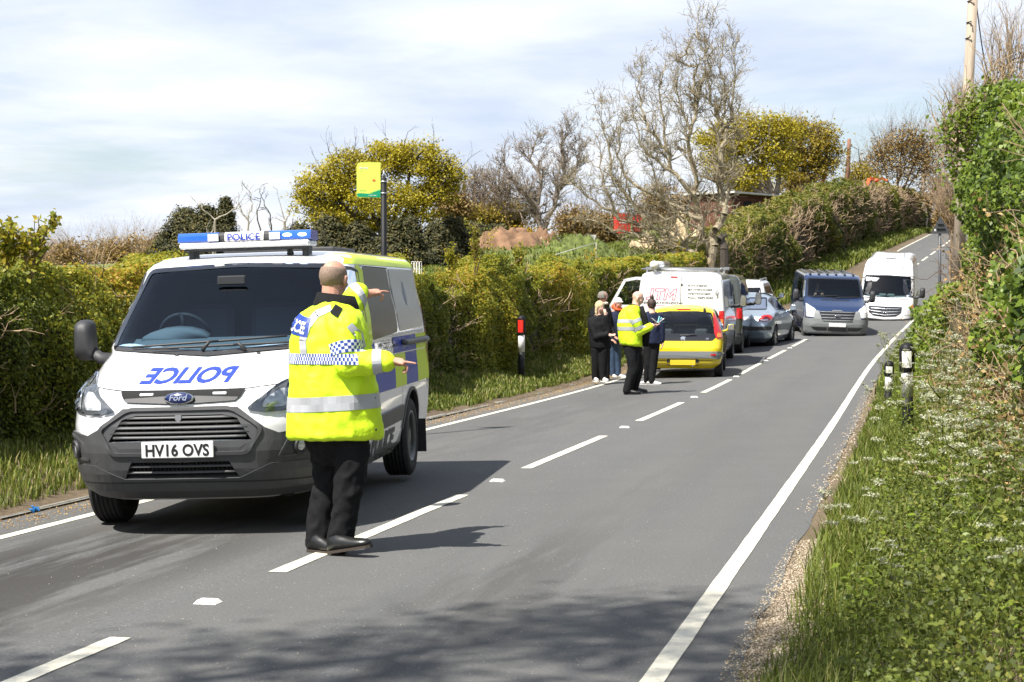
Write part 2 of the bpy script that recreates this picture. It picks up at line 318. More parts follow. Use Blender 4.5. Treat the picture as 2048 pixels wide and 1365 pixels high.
for y, lb in zip([8.95, 15.15, 21.8, 28.8, 35.45, 41.25, 46.9, 53.5], STUD):
    p = rpt(y, .02, .002); e = empty('road_stud', p, -math.atan(float(rsl(y))), label=lb, cat='road stud', group='road studs along the centre line')
    b = MB(); b.add([(-.062, -.05, 0), (.062, -.05, 0), (.062, .05, 0), (-.062, .05, 0), (-.045, -.034, .019), (.045, -.034, .019), (.045, .034, .019), (-.045, .034, .019)], [(0, 1, 5, 4), (1, 2, 6, 5), (2, 3, 7, 6), (3, 0, 4, 7), (4, 5, 6, 7)]); b.build('casting', 'stud_white', e)
    b = MB(); b.box((-.02, -.044, .010), (.026, .012, .010)).box((.02, -.044, .010), (.026, .012, .010)); b.build('reflector', 'stud_glass', e)
# kerb stones laid flush along the left of the road
kerb = tag(strip('kerb', 'kerbstone', -6, 60, -3.06, -2.865, .018, .5), kind='structure')
kst = []
kb = MB(); kb.box((0, 0, 0), (.185, .888, .05), bev=.012); kme = kb.mesh('kerb_stone'); kme.materials.append(MATS['kerbstone'])
y = 7.0
while y < 42:
    o = bpy.data.objects.new('kerb_stone', kme); COL.objects.link(o); o.parent = kerb; p = rpt(y, -2.963 + random.uniform(-.008, .008), .012 + random.uniform(-.006, .006)); o.location = p
    o.rotation_euler = (0, R(6 + random.uniform(-1.5, 1.5)), -math.atan(float(rsl(y))) + random.uniform(-.008, .008)); y += .905
# ================================================================ vehicle bodies: horizontal slices, with parts laid onto the skin
class Body:
    def __init__(s, rows, rear=(.10, .10), nf=9, nc=9, ns=26, crown=.03):
        """rows: z, x front, x rear, half width, front corner rx, ry, front bulge"""
        s.t = np.array(rows, float); s.rr = rear; s.nf, s.nc, s.ns = nf, nc, ns; s.crown = crown; s.z0, s.z1 = s.t[0, 0], s.t[-1, 0]
    def par(s, z):
        e = .012; k = [np.array([np.interp(min(max(z + d, s.z0), s.z1), s.t[:, 0], s.t[:, i]) for i in range(1, 7)]) for d in (-e, 0, e)]
        return (k[0] + 2 * k[1] + k[2]) / 4
    def outline(s, z, ins=0.):
        xf, xr, w_, ax, ay, bu = s.par(z); xf -= ins; xr += ins; w_ -= ins; ay = min(ay, w_ * .95); P = []
        yf = w_ - ay
        for i in range(s.nf): y = yf * i / s.nf; P.append((xf - bu * (y / w_) ** 2, y))
        xc = xf - bu * (yf / w_) ** 2 - ax
        for i in range(s.nc): a = PI / 2 * i / s.nc; P.append((xc + ax * math.cos(a), yf + ay * math.sin(a)))
        bx, by = s.rr; xe = xr + bx
        for i in range(s.ns): P.append((xc + (xe - xc) * i / s.ns, w_))
        for i in range(7): a = PI / 2 * i / 7; P.append((xe - bx * math.sin(a), w_ - by + by * math.cos(a)))
        for i in range(5): P.append((xr, (w_ - by) * (1 - i / 4)))
        return np.array(P)
    def ring(s, z, ins=0.):
        h = s.outline(z, ins); return [(x, y, z) for x, y in h] + [(x, -y, z) for x, y in h[-2:0:-1]]
    def solid(s, nz=64, ins=0., z0=None, z1=None, mi=0):
        z0 = s.z0 if z0 is None else z0; z1 = s.z1 if z1 is None else z1; zs = sorted(set(np.round(np.concatenate([np.linspace(z0, z1, nz), [q for q in s.t[:, 0] if z0 < q < z1]]), 4)))
        zs = [zs[0]] + [q for a, q in zip(zs, zs[1:]) if q - a > 2e-3]
        rr = [s.ring(z, ins) for z in zs]; top = np.array(rr[-1]); c = top.mean(0)
        for k in (.75, .5, .25): q = top.copy(); q[:, :2] = c[:2] + (q[:, :2] - c[:2]) * k; q[:, 2] += s.crown * (1 - k * k); rr.append([tuple(p) for p in q])
        b = MB(); b.rings(rr, True, (True, True), mi, True); return b
    def pt(s, mode, u, z):
        h = s.outline(z); sg = 1.
        if mode in ('L', 'R'):
            sg = 1. if mode == 'L' else -1.; n0 = s.nf; hh = h[n0 - 1:-5]; x = float(np.clip(u, hh[-1, 0], hh[0, 0])); y = float(np.interp(-x, -hh[:, 0], hh[:, 1])); return Vector((x, sg * y, z))
        if mode == 'Y':
            sg = 1. if u >= 0 else -1.; hh = h[:s.nf + s.nc + 1]; y = min(abs(u), hh[-1, 1] - 1e-4); return Vector((float(np.interp(y, hh[:, 1], hh[:, 0])), sg * y, z))
        if mode == 'S':
            sg = 1. if u >= 0 else -1.; d = np.concatenate([[0], np.cumsum(np.hypot(*np.diff(h, axis=0).T))]); return Vector((float(np.interp(abs(u), d, h[:, 0])), sg * float(np.interp(abs(u), d, h[:, 1])), z))
        if mode == 'B':
            sg = 1. if u >= 0 else -1.; hh = h[::-1][:12]; y = min(abs(u), hh[-1, 1] - 1e-4); return Vector((float(np.interp(y, hh[:, 1], hh[:, 0])), sg * y, z))
    def nrm(s, mode, u, z):
        e = .012; a = s.pt(mode, u + e, z) - s.pt(mode, u - e, z); z_a, z_b = min(z + e, s.z1), max(z - e, s.z0); b = s.pt(mode, u, z_a) - s.pt(mode, u, z_b); n = a.cross(b)
        if n.length < 1e-9: return {'L': Vector((0, 1, 0)), 'R': Vector((0, -1, 0)), 'Y': Vector((1, 0, 0)), 'S': Vector((1, 0, 0)), 'B': Vector((-1, 0, 0))}[mode]
        n.normalize(); p = s.pt(mode, u, z); ref = Vector((p.x - (s.par(z)[0] + s.par(z)[1]) / 2, p.y * 3, .3))
        if mode in 'L': ref = Vector((0, 1, .1))
        if mode in 'R': ref = Vector((0, -1, .1))
        if mode == 'Y' or mode == 'S': ref = Vector((1, p.y, .4))
        if mode == 'B': ref = Vector((-1, p.y, .1))
        return n if n.dot(ref) > 0 else -n
    def cling(s, name, polys, mode, off, m, parent=None, thick=0., step=.07, build=True, tris=None):
        """lay 2-d outlines (u, z) onto the skin, cut to a grid so that they follow it; thick gives a rim back to the body"""
        bm = bmesh.new()
        if tris is not None:
            vs = [bm.verts.new((a, b_, 0)) for a, b_ in tris[0]]
            for f in tris[1]:
                try: bm.faces.new([vs[i] for i in f])
                except ValueError: pass
        else:
            if polys and isinstance(polys[0][0], (int, float)): polys = [polys]
            for p in polys:
                bm.faces.new([bm.verts.new((a, b_, 0)) for a, b_ in p])
        bm.normal_update(); bmesh.ops.triangulate(bm, faces=bm.faces[:], quad_method='BEAUTY', ngon_method='EAR_CLIP')
        us = [v.co.x for v in bm.verts]; vs_ = [v.co.y for v in bm.verts]
        for ax, lo, hi in ((0, min(us), max(us)), (1, min(vs_), max(vs_))):
            n_ = int((hi - lo) / step)
            for k in range(1, n_ + 1):
                c = [0, 0, 0]; c[ax] = lo + (hi - lo) * k / (n_ + 1); nn = [0, 0, 0]; nn[ax] = 1
                bmesh.ops.bisect_plane(bm, geom=bm.verts[:] + bm.edges[:] + bm.faces[:], dist=1e-6, plane_co=c, plane_no=nn)
        bmesh.ops.dissolve_degenerate(bm, dist=1e-5, edges=bm.edges[:])
        bd = [e for e in bm.edges if e.is_boundary]; info = {}
        for v in bm.verts:
            p = s.pt(mode, v.co.x, v.co.y); n_ = s.nrm(mode, v.co.x, v.co.y); info[v] = (p, n_)
        if thick:
            r = bmesh.ops.extrude_edge_only(bm, edges=bd); new = [g for g in r['geom'] if isinstance(g, bmesh.types.BMVert)]
            for v in new:
                p = s.pt(mode, v.co.x, v.co.y); n_ = s.nrm(mode, v.co.x, v.co.y); v.co = p + n_ * (off - thick)
        for v, (p, n_) in info.items(): v.co = p + n_ * off
        bmesh.ops.recalc_face_normals(bm, faces=bm.faces)
        me = bpy.data.meshes.new(name); 
        if not thick:
            for f in bm.faces: f.smooth = True
        bm.to_mesh(me); bm.free()
        return link(name, me, m, parent) if build else me
    def frame(s, name, poly, wd, mode, off, m, parent=None, thick=0., inner=None):
        q = inner or inset(poly, wd); n = len(poly); return s.cling(name, [[poly[i], poly[(i + 1) % n], q[(i + 1) % n], q[i]] for i in range(n)], mode, off, m, parent, thick)
    def seam(s, name, pts, mode, m='seam_dark', wd=.007, off=.0015, parent=None):
        ps = []
        for (a, b) in zip(pts, pts[1:]):
            d = Vector((b[0] - a[0], b[1] - a[1])); d = d.normalized() * wd / 2; n_ = Vector((-d.y, d.x)); ps.append([(a[0] + n_.x, a[1] + n_.y), (b[0] + n_.x, b[1] + n_.y), (b[0] - n_.x, b[1] - n_.y), (a[0] - n_.x, a[1] - n_.y)])
        return s.cling(name, ps, mode, off, m, parent)
    def cutter(s, poly, mode, outw=.12, inw=.22):
        """a closed block through the skin along the outline"""
        n_ = len(poly); P = [s.pt(mode, a, b) for a, b in poly]; nn = Vector((0, 0, 0))
        for a, b in poly: nn += s.nrm(mode, a, b)
        nn.normalize(); c = sum(P, Vector()) / n_; P = [p - nn * (p - c).dot(nn) for p in P]; b = MB(); b.add([p + nn * outw for p in P] + [p - nn * inw for p in P], [tuple(range(n_)), tuple(range(2 * n_ - 1, n_ - 1, -1))] + [(i, n_ + i, n_ + (i + 1) % n_, (i + 1) % n_) for i in range(n_)]); return b
    def words(s, name, text, mode, u, z, h, m, off=.004, parent=None, flip=False, slant=0., wide=1., align='C', bold=0., rot=0.):
        vs, fs = textgeo(text, h, bold); vs = [(x * wide + y * slant, y) for x, y in vs]; w_ = max(x for x, y in vs); o = {'C': -w_ / 2, 'L': 0, 'R': -w_}[align]
        sg = -1 if (mode in ('L', 'B')) else 1
        if mode == 'L' : sg = -1
        if mode == 'R' : sg = 1
        if flip: sg = -sg
        cr, sr = math.cos(rot), math.sin(rot); Q = []
        for x, y in vs: x += o; x, y = x * cr - y * sr, x * sr + y * cr; Q.append((u + sg * x, z + y))
        return s.cling(name, None, mode, off, m, parent, tris=(Q, fs), step=.05)
_tg = {}
def textgeo(text, h, bold=0.):
    k = (text, bold)
    if k not in _tg:
        c = bpy.data.curves.new('t', 'FONT'); c.body = text; c.size = 1; c.offset = bold; c.resolution_u = 3; o = bpy.data.objects.new('t', c); COL.objects.link(o)
        me = evalmesh(o); vs = [(v.co.x, v.co.y) for v in me.vertices]; fs = [tuple(p.vertices) for p in me.polygons]; bpy.data.objects.remove(o); bpy.data.curves.remove(c); bpy.data.meshes.remove(me)
        x0 = min(v[0] for v in vs); _tg[k] = ([((x - x0) / .72, y / .72) for x, y in vs], fs)
    vs, fs = _tg[k]; return [(x * h, y * h) for x, y in vs], fs
def flattext(name, text, h, m, parent, M4, bold=0., align='C', wide=1., slant=0., flip=False):
    """flat lettering on a flat thing: M4 maps (x, y, 0) of the text to the thing"""
    vs, fs = textgeo(text, h, bold); w_ = max(x for x, y in vs); o = {'C': -w_ / 2, 'L': 0, 'R': -w_}[align]; b = MB()
    b.add([M4 @ Vector((((x + o) * wide + y * slant) * (-1 if flip else 1), y, 0)) for x, y in vs], fs); return b.build(name, m, parent)
def inset(poly, d):
    n_ = len(poly); A = sum(poly[i][0] * poly[(i + 1) % n_][1] - poly[(i + 1) % n_][0] * poly[i][1] for i in range(n_)); sg = 1 if A > 0 else -1; out_ = []
    for i in range(n_):
        p, q, r = Vector(poly[i - 1]), Vector(poly[i]), Vector(poly[(i + 1) % n_]); a = (q - p).normalized(); b = (r - q).normalized(); na = Vector((-a.y, a.x)) * sg; nb = Vector((-b.y, b.x)) * sg
        m_ = (na + nb); m_ = m_ / max(m_.length_squared, .3) * 2 * .5 * 2 / 1; m_ = (na + nb).normalized(); k = d / max(.35, m_.dot(na)); out_.append((q.x + m_.x * k, q.y + m_.y * k))
    return out_
def rnd(poly, r, n=4):
    out_ = []; m_ = len(poly)
    for i in range(m_):
        p, q, s_ = Vector(poly[i - 1]), Vector(poly[i]), Vector(poly[(i + 1) % m_]); a, b = (p - q), (s_ - q); k = min(r, a.length * .45, b.length * .45); a = q + a.normalized() * k; b = q + b.normalized() * k
        for j in range(n + 1): t = j / n; v = a * (1 - t) ** 2 + q * 2 * t * (1 - t) + b * t * t; out_.append((v.x, v.y))
    return out_
def mir(poly): return [(-a, b) for a, b in poly][::-1]
def rect(u0, u1, z0, z1): return [(u0, z0), (u1, z0), (u1, z1), (u0, z1)]
def carve(name, body, cutters, mats, parent):
    """body solid minus the cabin and the openings"""
    o = body.build(name, mats, parent); tmp = []
    for c in cutters:
        mi_ = 0; q = c[0].build('cut', [c[1]], None); tmp.append(q); md = o.modifiers.new('b', 'BOOLEAN'); md.operation = 'DIFFERENCE'; md.object = q; md.solver = 'EXACT'; md.use_self = False
        try: md.material_mode = 'TRANSFER'
        except Exception: pass
    for q in tmp + [o]:
        bm = bmesh.new(); bm.from_mesh(q.data); bmesh.ops.triangulate(bm, faces=[f for f in bm.faces if len(f.verts) > 3]); bm.to_mesh(q.data); bm.free()
    bpy.context.view_layer.update(); me = evalmesh(o, name)
    if len(me.polygons) < 500:
        print('carve: retry with self intersection', mats)
        for md in o.modifiers: md.use_self = True
        bpy.context.view_layer.update(); me = evalmesh(o, name)
    o.modifiers.clear(); old = o.data; o.data = me; bpy.data.meshes.remove(old)
    for q in tmp: me_ = q.data; bpy.data.objects.remove(q); bpy.data.meshes.remove(me_)
    me.polygons.foreach_set('use_smooth', [True] * len(me.polygons))
    try: me.set_sharp_from_angle(angle=R(38))
    except Exception: pass
    return o
def cyl_cut(x, z, r, y0, y1, n=28):
    b = MB(); rr = [[(x + r * math.cos(2 * PI * q / n), y, max(z + r * math.sin(2 * PI * q / n), -.1)) for q in range(n)] for y in (y0, y1)]; b.rings(rr, True, (True, True), 0, False); return b
mat('white_paint', (.78, .78, .78), .25, coat=1.); mat('black_plastic', (.035, .035, .037), .55, bump=.08, bscale=400); mat('grey_plastic', (.085, .088, .092), .5, bump=.08, bscale=400)
mat('seam_dark', (.02, .02, .02), .7); mat('rubber', (.022, .022, .023), .8, bump=.3, bscale=60, var=.3, vscale=20); mat('gloss_black', (.01, .01, .012), .08, coat=1.)
mat('chrome', (.75, .76, .78), .12, 1.); mat('silver', (.45, .46, .47), .38, .85); mat('rim_grey', (.16, .165, .17), .42, .6); mat('interior', (.022, .024, .027), .8); mat('dash', (.035, .038, .042), .7); mat('seat_cloth', (.05, .055, .065), .9)
mat('lamp_clear', (.80, .82, .84), .1, .3, coat=1., var=.35, vscale=25); mat('lamp_white', (.8, .8, .8), .15, coat=1.); mat('lamp_red', (.50, .012, .012), .12, coat=1.); mat('lamp_orange', (.75, .22, .03), .15, coat=1.)
mat('plate_white', (.80, .80, .78), .4); mat('plate_yellow', (.75, .52, .03), .4); mat('letter_black', (.012, .012, .014), .5); mat('underbody', (.012, .012, .012), .9)
glassmat('windscreen_glass', (.62, .78, .80), .80); glassmat('lamp_glass', (.95, .97, 1.), .97); glassmat('side_glass', (.6, .7, .7), .55); glassmat('dark_glass', (.3, .3, .32), .25)
def wheel(x, y, r, wd, veh, side, style='steel', steer=0., rimmat='rim_grey', tilt=0.):
    """side +1: the outer face looks to +y"""
    o = empty('wheel', (x, y, r), 0); o.parent = veh; rot = R(steer); o.rotation_euler = (0, 0, rot); h = wd / 2; rr_ = r * .64; b = MB()
    prof = [(rr_, -h * .8), (rr_ + .012, -h), (r * .80, -h * 1.04), (r * .93, -h * .98), (r - .008, -h * .84), (r, -h * .74)]
    for q in range(5): z = -h * .74 + (h * 1.48) * (q + .5) / 5; g = .012; prof += [(r, z - .012), (r - g, z - .007), (r - g, z + .007), (r, z + .012)]
    prof += [(r, h * .74), (r - .008, h * .84), (r * .93, h * .98), (r * .80, h * 1.04), (rr_ + .012, h), (rr_, h * .8)]
    b.lathe([(a, c * side) for a, c in prof], 36, axis='y'); b.build('tyre', 'rubber', o)
    b = MB(); s_ = side
    b.lathe([(rr_ + .004, s_ * h * .8), (rr_ + .006, s_ * h * .98), (rr_ - .012, s_ * h * .97), (rr_ - .03, s_ * h * .55), (rr_ - .05, s_ * h * .35), (rr_ * .45, s_ * h * (.55 if style == 'steel' else .1)), (rr_ * .2, s_ * h * (.62 if style == 'steel' else .1)), (.001, s_ * h * (.64 if style == 'steel' else .1))], 36, axis='y')
    b.build('rim', rimmat if style == 'steel' else 'underbody', o)
    if style == 'steel':
        b = MB(); b.lathe([(rr_ * .34, s_ * h * .60), (rr_ * .34, s_ * h * .74), (rr_ * .28, s_ * h * .80), (.001, s_ * h * .81)], 20, axis='y'); b.build('hub_cap', 'silver' if rimmat != 'rim_grey' else 'rim_grey', o)
        b = MB()
        for k in range(10): a = k * PI / 5; b.box((rr_ * .70 * math.cos(a), s_ * h * .50, rr_ * .70 * math.sin(a)), (.022, .02, .022))
        b.build('slot', 'underbody', o)
    else:
        for k in range(style):
            a = k * 2 * PI / style; b = MB(); ca, sa = math.cos(a), math.sin(a); px, pz = -sa, ca
            rr2 = []
            for q, (rad, ww, yy) in enumerate(((rr_ * .12, .035, .80), (rr_ * .5, .026, .86), (rr_ * .97, .034, .90))):
                rr2.append([(rad * ca + ww * px * u, s_ * h * (yy - (.16 if v else 0)), rad * sa + ww * pz * u) for u, v in ((-1, 0), (1, 0), (1, 1), (-1, 1))])
            b.rings(rr2, sm=False); b.build('spoke', 'silver', o)
        b = MB(); b.lathe([(rr_ * .2, s_ * h * .7), (rr_ * .2, s_ * h * .88), (.001, s_ * h * .90)], 16, axis='y'); b.build('hub_cap', 'silver', o)
    return o
def plate(name, body, mode, u, z, text, m, veh, w_=.52, h_=.111, off=.03, bold=.03):
    p = body.pt(mode, u, z); nx = 1 if mode == 'Y' else -1; x = p.x + nx * off
    b = MB(); b.box((x, u, z), (.012, w_, h_), bev=.006); o = b.build(name, m, veh)
    if text:
        M4 = Matrix(((0, 0, 1, x + nx * .0085), (nx, 0, 0, u), (0, 1, 0, z - h_ * .35), (0, 0, 0, 1))); flattext('plate_text', text, h_ * .70, 'letter_black', o, M4, bold, wide=.92)
    return o
def mirror(veh, x, y, z, side, m='black_plastic', s=1., tall=.30, wd=.21):
    """side +1: on the +y side; arm goes inwards"""
    b = MB(); b.tube([(x, y - side * .02, z - .06 * s), (x + .02, y + side * .10 * s, z - .05 * s), (x + .01, y + side * .17 * s, z)], [(.035 * s, .05 * s)] * 3, 8); b.build('mirror_arm', m, veh)
    c = (x, y + side * (.14 + wd / 2) * s, z + .08 * s); b = MB(); h2 = tall / 2 * s; w2 = wd / 2 * s
    prof = rnd([(-w2, -h2), (w2, -h2), (w2 * .94, h2), (-w2 * .8, h2)], .06 * s, 4); rr = []
    for (dx, k) in ((-.07, .93), (-.055, 1.), (.0, 1.), (.05, .92), (.085, .70), (.095, .4)): rr.append([(c[0] + dx * s, c[1] + a * k * side, c[2] + q * k) for a, q in prof])
    b.rings(rr); hd = b.build('mirror_head', m, veh)
    b = MB(); b.add([(c[0] - .072 * s, c[1] + a * .86 * side, c[2] + q * .88) for a, q in prof], [tuple(range(len(prof)))]); b.build('mirror_glass', 'chrome', hd); return hd
def seats(veh, xs, ys, z=.95, m='seat_cloth', h=.62, wd=.46):
    for x in xs:
        for y in ys:
            b = MB(); b.box((x + .10, y, z - .08), (.5, wd, .16), bev=.05); o = b.build('seat', m, veh)
            b = MB(); b.box((x - .18, y, z + h / 2 - .05), (.13, wd, h), bev=.05, rot=Matrix.Rotation(R(-12), 3, 'Y')); b.build('seat_back', m, o)
            b = MB(); b.box((x - .27, y, z + h + .06), (.09, .27, .18), bev=.04); b.build('headrest', m, o)
def steering(veh, x, y, z, r=.19, m='interior'):
    M_ = Matrix.Rotation(R(-62), 3, 'Y'); b = MB(); pts = [Vector((x, y, z)) + M_ @ Vector((r * math.cos(a), r * math.sin(a), 0)) for a in np.linspace(0, 2 * PI, 25)]
    b.tube(pts, .014, 6); b.tube([(x, y, z), Vector((x, y, z)) + M_ @ Vector((r, 0, 0))], .018, 6)
    for a in (0, PI): b.tube([(x, y, z), Vector((x, y, z)) + M_ @ Vector((0, r * math.cos(a), 0))], .018, 6)
    b.tube([(x, y, z), (x + .2, y, z - .12)], .03, 6); b.build('steering_wheel', m, veh)
def wiper(veh, body, a, b_, off=.03, n=8, m='black_plastic', arm=None):
    pts = [body.pt('Y', a[0] + (b_[0] - a[0]) * t, a[1] + (b_[1] - a[1]) * t) + body.nrm('Y', a[0] + (b_[0] - a[0]) * t, a[1] + (b_[1] - a[1]) * t) * off for t in np.linspace(0, 1, n)]
    b = MB(); b.tube(pts, .009, 5); o = b.build('wiper', m, veh)
    if arm: p = body.pt('Y', *arm) + body.nrm('Y', *arm) * .02; q = pts[n // 2]; b = MB(); b.tube([p, p.lerp(q, .5) + Vector((.02, 0, .03)), q], [.016, .012, .008], 5); b.build('wiper_arm', m, o)
# ================================================================ the near police van
mat('hivis_yellow', (.66, .84, .02), .45, coat=.15, spec=.3); mat('police_blue', (.025, .055, .40), .45, coat=.15, spec=.3); mat('window_hedge_reflection', (.030, .022, .016), .30, spec=.35); mat('bumper_grey', (.060, .061, .064), .48, bump=.08, bscale=500, var=.12, vscale=6)  # the side window's brown base colour stands in for the hedge it reflects
mat('livery_silver', (.42, .43, .44), .3, .7); mat('bar_blue', (.02, .12, .55), .12, coat=1.); mat('bar_lit', (.55, .7, 1.), .2, emit=((.55, .72, 1.), 6.)); mat('van_white', (.80, .80, .80), .22, coat=1., var=.012, vscale=3)
mat('lit_sign', (.85, .83, .8), .3); mat('badge_blue', (.01, .02, .10), .15, coat=1.); mat('door_dirt', (.36, .35, .33), .6)
mat('dash_teal', (.10, .125, .13), .75); mat('lamp_back', (.16, .165, .17), .25, .3, coat=1.); glassmat('van_screen', (.66, .82, .95), .95)
def police_van():
    V = empty('police_van', (0, 0, 0), 0, label='white police van with blue light bar parked at the left kerb facing the camera', cat='police van')
    B = Body([(0.24, 2.22, -2.4, 0.791, 0.66, 0.448, 0.1), (0.33, 2.38, -2.46, 0.875, 0.686, 0.47, 0.12), (0.45, 2.44, -2.49, 0.899, 0.686, 0.47, 0.12), (0.6, 2.47, -2.5, 0.917, 0.686, 0.47, 0.12), (0.75, 2.46, -2.5, 0.927, 0.686, 0.47, 0.13), (0.88, 2.425, -2.5, 0.929, 0.713, 0.47, 0.14), (0.97, 2.375, -2.5, 0.927, 0.766, 0.47, 0.15), (1.02, 2.28, -2.5, 0.922, 0.792, 0.47, 0.16), (1.08, 2.09, -2.495, 0.917, 0.792, 0.47, 0.17), (1.15, 1.86, -2.49, 0.92, 0.66, 0.4, 0.18), (1.22, 1.64, -2.485, 0.91, 0.576, 0.38, 0.18), (1.26, 1.54, -2.48, 0.914, 0.4, 0.35, 0.17), (1.45, 1.3, -2.465, 0.892, 0.34, 0.3, 0.16), (1.65, 1.06, -2.45, 0.846, 0.3, 0.26, 0.15), (1.83, 0.84, -2.43, 0.822, 0.28, 0.24, 0.14), (1.885, 0.74, -2.42, 0.8, 0.28, 0.24, 0.14), (1.925, 0.6, -2.4, 0.765, 0.3, 0.3, 0.14), (1.95, 0.42, -2.36, 0.7, 0.35, 0.35, 0.14), (1.965, 0.2, -2.28, 0.6, 0.4, 0.4, 0.1)], crown=.02)
    ws0 = [(-.84, 1.245), (0, 1.195), (.84, 1.245), (.735, 1.845), (.0, 1.872), (-.735, 1.845)]; fd0 = [(1.28, 1.30), (.42, 1.22), (.30, 1.80), (.66, 1.83), (.95, 1.62)]
    ws = rnd([(-.84, 1.245), (0, 1.195), (.84, 1.245), (.735, 1.845), (.0, 1.872), (-.735, 1.845)], .06, 3)
    fd = rnd([(1.28, 1.30), (.42, 1.22), (.30, 1.80), (.66, 1.83), (.95, 1.62)], .05, 3)
    md = rnd([(.22, 1.245), (-.93, 1.285), (-.93, 1.825), (.12, 1.83)], .05, 3); rd = rnd([(-1.02, 1.285), (-2.28, 1.31), (-2.26, 1.82), (-1.02, 1.825)], .05, 3)
    cav = B.solid(20, .055, .60, 1.90); cuts = [(cav, 'interior')]
    cuts += [(B.cutter(inset(ws0, .03), 'Y', .2, .30), 'interior')]
    for sd_ in 'LR': cuts += [(B.cutter(inset(fd0, .03), sd_, .1, .12), 'interior')]
    for x in (1.467, -1.467): cuts += [(cyl_cut(x, .36, .405, .60, 1.1), 'underbody'), (cyl_cut(x, .36, .405, -1.1, -.60), 'underbody')]
    cuts += [(B.cutter([(-.50, .655), (.50, .655), (.40, .80), (.30, .825), (-.30, .825), (-.40, .80)], 'Y', .1, .07), 'underbody'),
             (B.cutter([(-.40, .41), (.40, .41), (.34, .52), (-.34, .52)], 'Y', .1, .07), 'underbody')]
    carve('body', B.solid(70), cuts, ['van_white'], V)
    B.cling('windscreen', ws, 'Y', .004, 'van_screen', V, step=.09); B.frame('windscreen_surround', ws, .035, 'Y', .006, 'gloss_black', V)
    for sd_ in 'LR': B.cling('door_window', fd, sd_, .002, 'side_glass', V, step=.12); B.frame('window_seal', fd, .022, sd_, .005, 'black_plastic', V)
    for sd_ in 'LR':
        B.cling('side_window', md, sd_, .004, 'window_hedge_reflection', V, step=.12)
        B.cling('rear_side_panel', rd, sd_, .003, 'livery_silver', V, step=.15)
    # lower dark cladding and the bumper
    # the bumper is laid by arc length round the nose, as two side pieces and a bottom bar
    for sg in (-1, 1):
        side = [(sg * a, b) for a, b in [(.40, .41), (.62, .50), (1.30, .50), (1.32, .58), (1.28, .685), (1.05, .715), (.86, .715), (.68, .695), (.585, .735), (.40, .872), (.30, .872), (.30, .825), (.40, .80), (.50, .655), (.34, .56), (.34, .52)]]
        B.cling('bumper', side if sg > 0 else side[::-1], 'S', .016, 'bumper_grey', V, .05, .06)
        scp = [(sg * a, b) for a, b in rnd([(.66, .53), (1.24, .53), (1.27, .66), (1.04, .70), (.86, .69), (.74, .655)], .03, 3)]; B.frame('bumper_fold', scp if sg > 0 else scp[::-1], .018, 'S', .024, 'bumper_grey', V, .01)
    B.cling('bumper_middle', [(-.34, .52), (.34, .52), (.34, .56), (.50, .655), (-.50, .655), (-.34, .56)], 'S', .016, 'bumper_grey', V, .05, .06)
    B.cling('grille_top_bar', [(-.30, .825), (.30, .825), (.30, .872), (-.30, .872)], 'S', .016, 'bumper_grey', V, .05, .06)
    B.cling('bumper_valance', [(-1.22, .275), (1.22, .275), (1.27, .50), (.62, .50), (.40, .41), (-.40, .41), (-.62, .50), (-1.27, .50)], 'S', .022, 'bumper_grey', V, .06, .06)
    B.seam('bumper_crease', [(-1.25, .365), (-.55, .385), (0, .39), (.55, .385), (1.25, .365)], 'S', wd=.010, off=.0245, parent=V)
    hx = rnd([(-.575, .742), (-.36, .876), (.36, .876), (.575, .742), (.48, .565), (-.48, .565)], .05, 4); B.frame('grille_surround', hx, .022, 'Y', .030, 'bumper_grey', V, .016)
    for k, z in enumerate((.685, .715, .748, .782, .815)):
        hw = .485 - max(0, z - .74) * 1.6 - max(0, .72 - z) * .6; p = [(a, z) for a in np.linspace(-hw, hw, 13)]
        b = MB(); pts = [B.pt('Y', a, z_) + Vector((.008, 0, 0)) for a, z_ in p]; b.tube(pts, [(.006, .013)] * 13, 6); b.build('grille_slat', 'grey_plastic' if k % 2 == 0 else 'black_plastic', V)
    for a in np.linspace(-.38, .38, 7): b = MB(); b.tube([B.pt('Y', a, z) + Vector((-.03, 0, 0)) for z in (.66, .74, .82)], .006, 5); b.build('grille_upright', 'black_plastic', V)
    for z in (.447, .488): b = MB(); b.tube([B.pt('Y', a, z) + Vector((.0, 0, 0)) for a in np.linspace(-.40, .40, 11)], [(.006, .012)] * 11, 6); b.build('lower_slat', 'bumper_grey', V)
    b = MB()
    for a in np.linspace(-.36, .36, 26): b.tube([B.pt('Y', a, z) + Vector((-.045, 0, 0)) for z in (.415, .515)], .004, 4)
    tag(b.build('radiator_grid', 'black_plastic', V), kind='stuff')
    # upper slot with the oval badge
    sl = rnd([(-.44, .985), (-.40, .925), (-.10, .905), (.10, .905), (.40, .925), (.44, .985), (.2, .985), (-.2, .985)], .012, 3); B.cling('nose_slot', sl, 'Y', .012, 'underbody', V, step=.02)
    B.cling('nose_bar', rnd([(-.40, .935), (-.38, .912), (-.10, .900), (.10, .900), (.38, .912), (.40, .935), (.12, .948), (-.12, .948)], .01, 3), 'Y', .014, 'black_plastic', V, .03, .05)
    for y in (-.24, .27): b = MB(); p = B.pt('Y', y, .965); b.box((p.x + .012, y, .966), (.02, .10, .022), bev=.006); b.build('grille_light', 'lamp_white', V)
    p = B.pt('Y', 0, .935); M3 = Matrix.Rotation(R(-12), 3, 'Y'); b = MB(); b.lathe([(.001, .030), (.30, .030), (.92, .030), (1., .022), (1., 0)], 32, axis='x'); b.v = [tuple(Vector((p.x + .012, 0, .938)) + M3 @ Vector((x, y * .103, z * .041))) for x, y, z in b.v]; bd = b.build('badge', 'chrome', V)
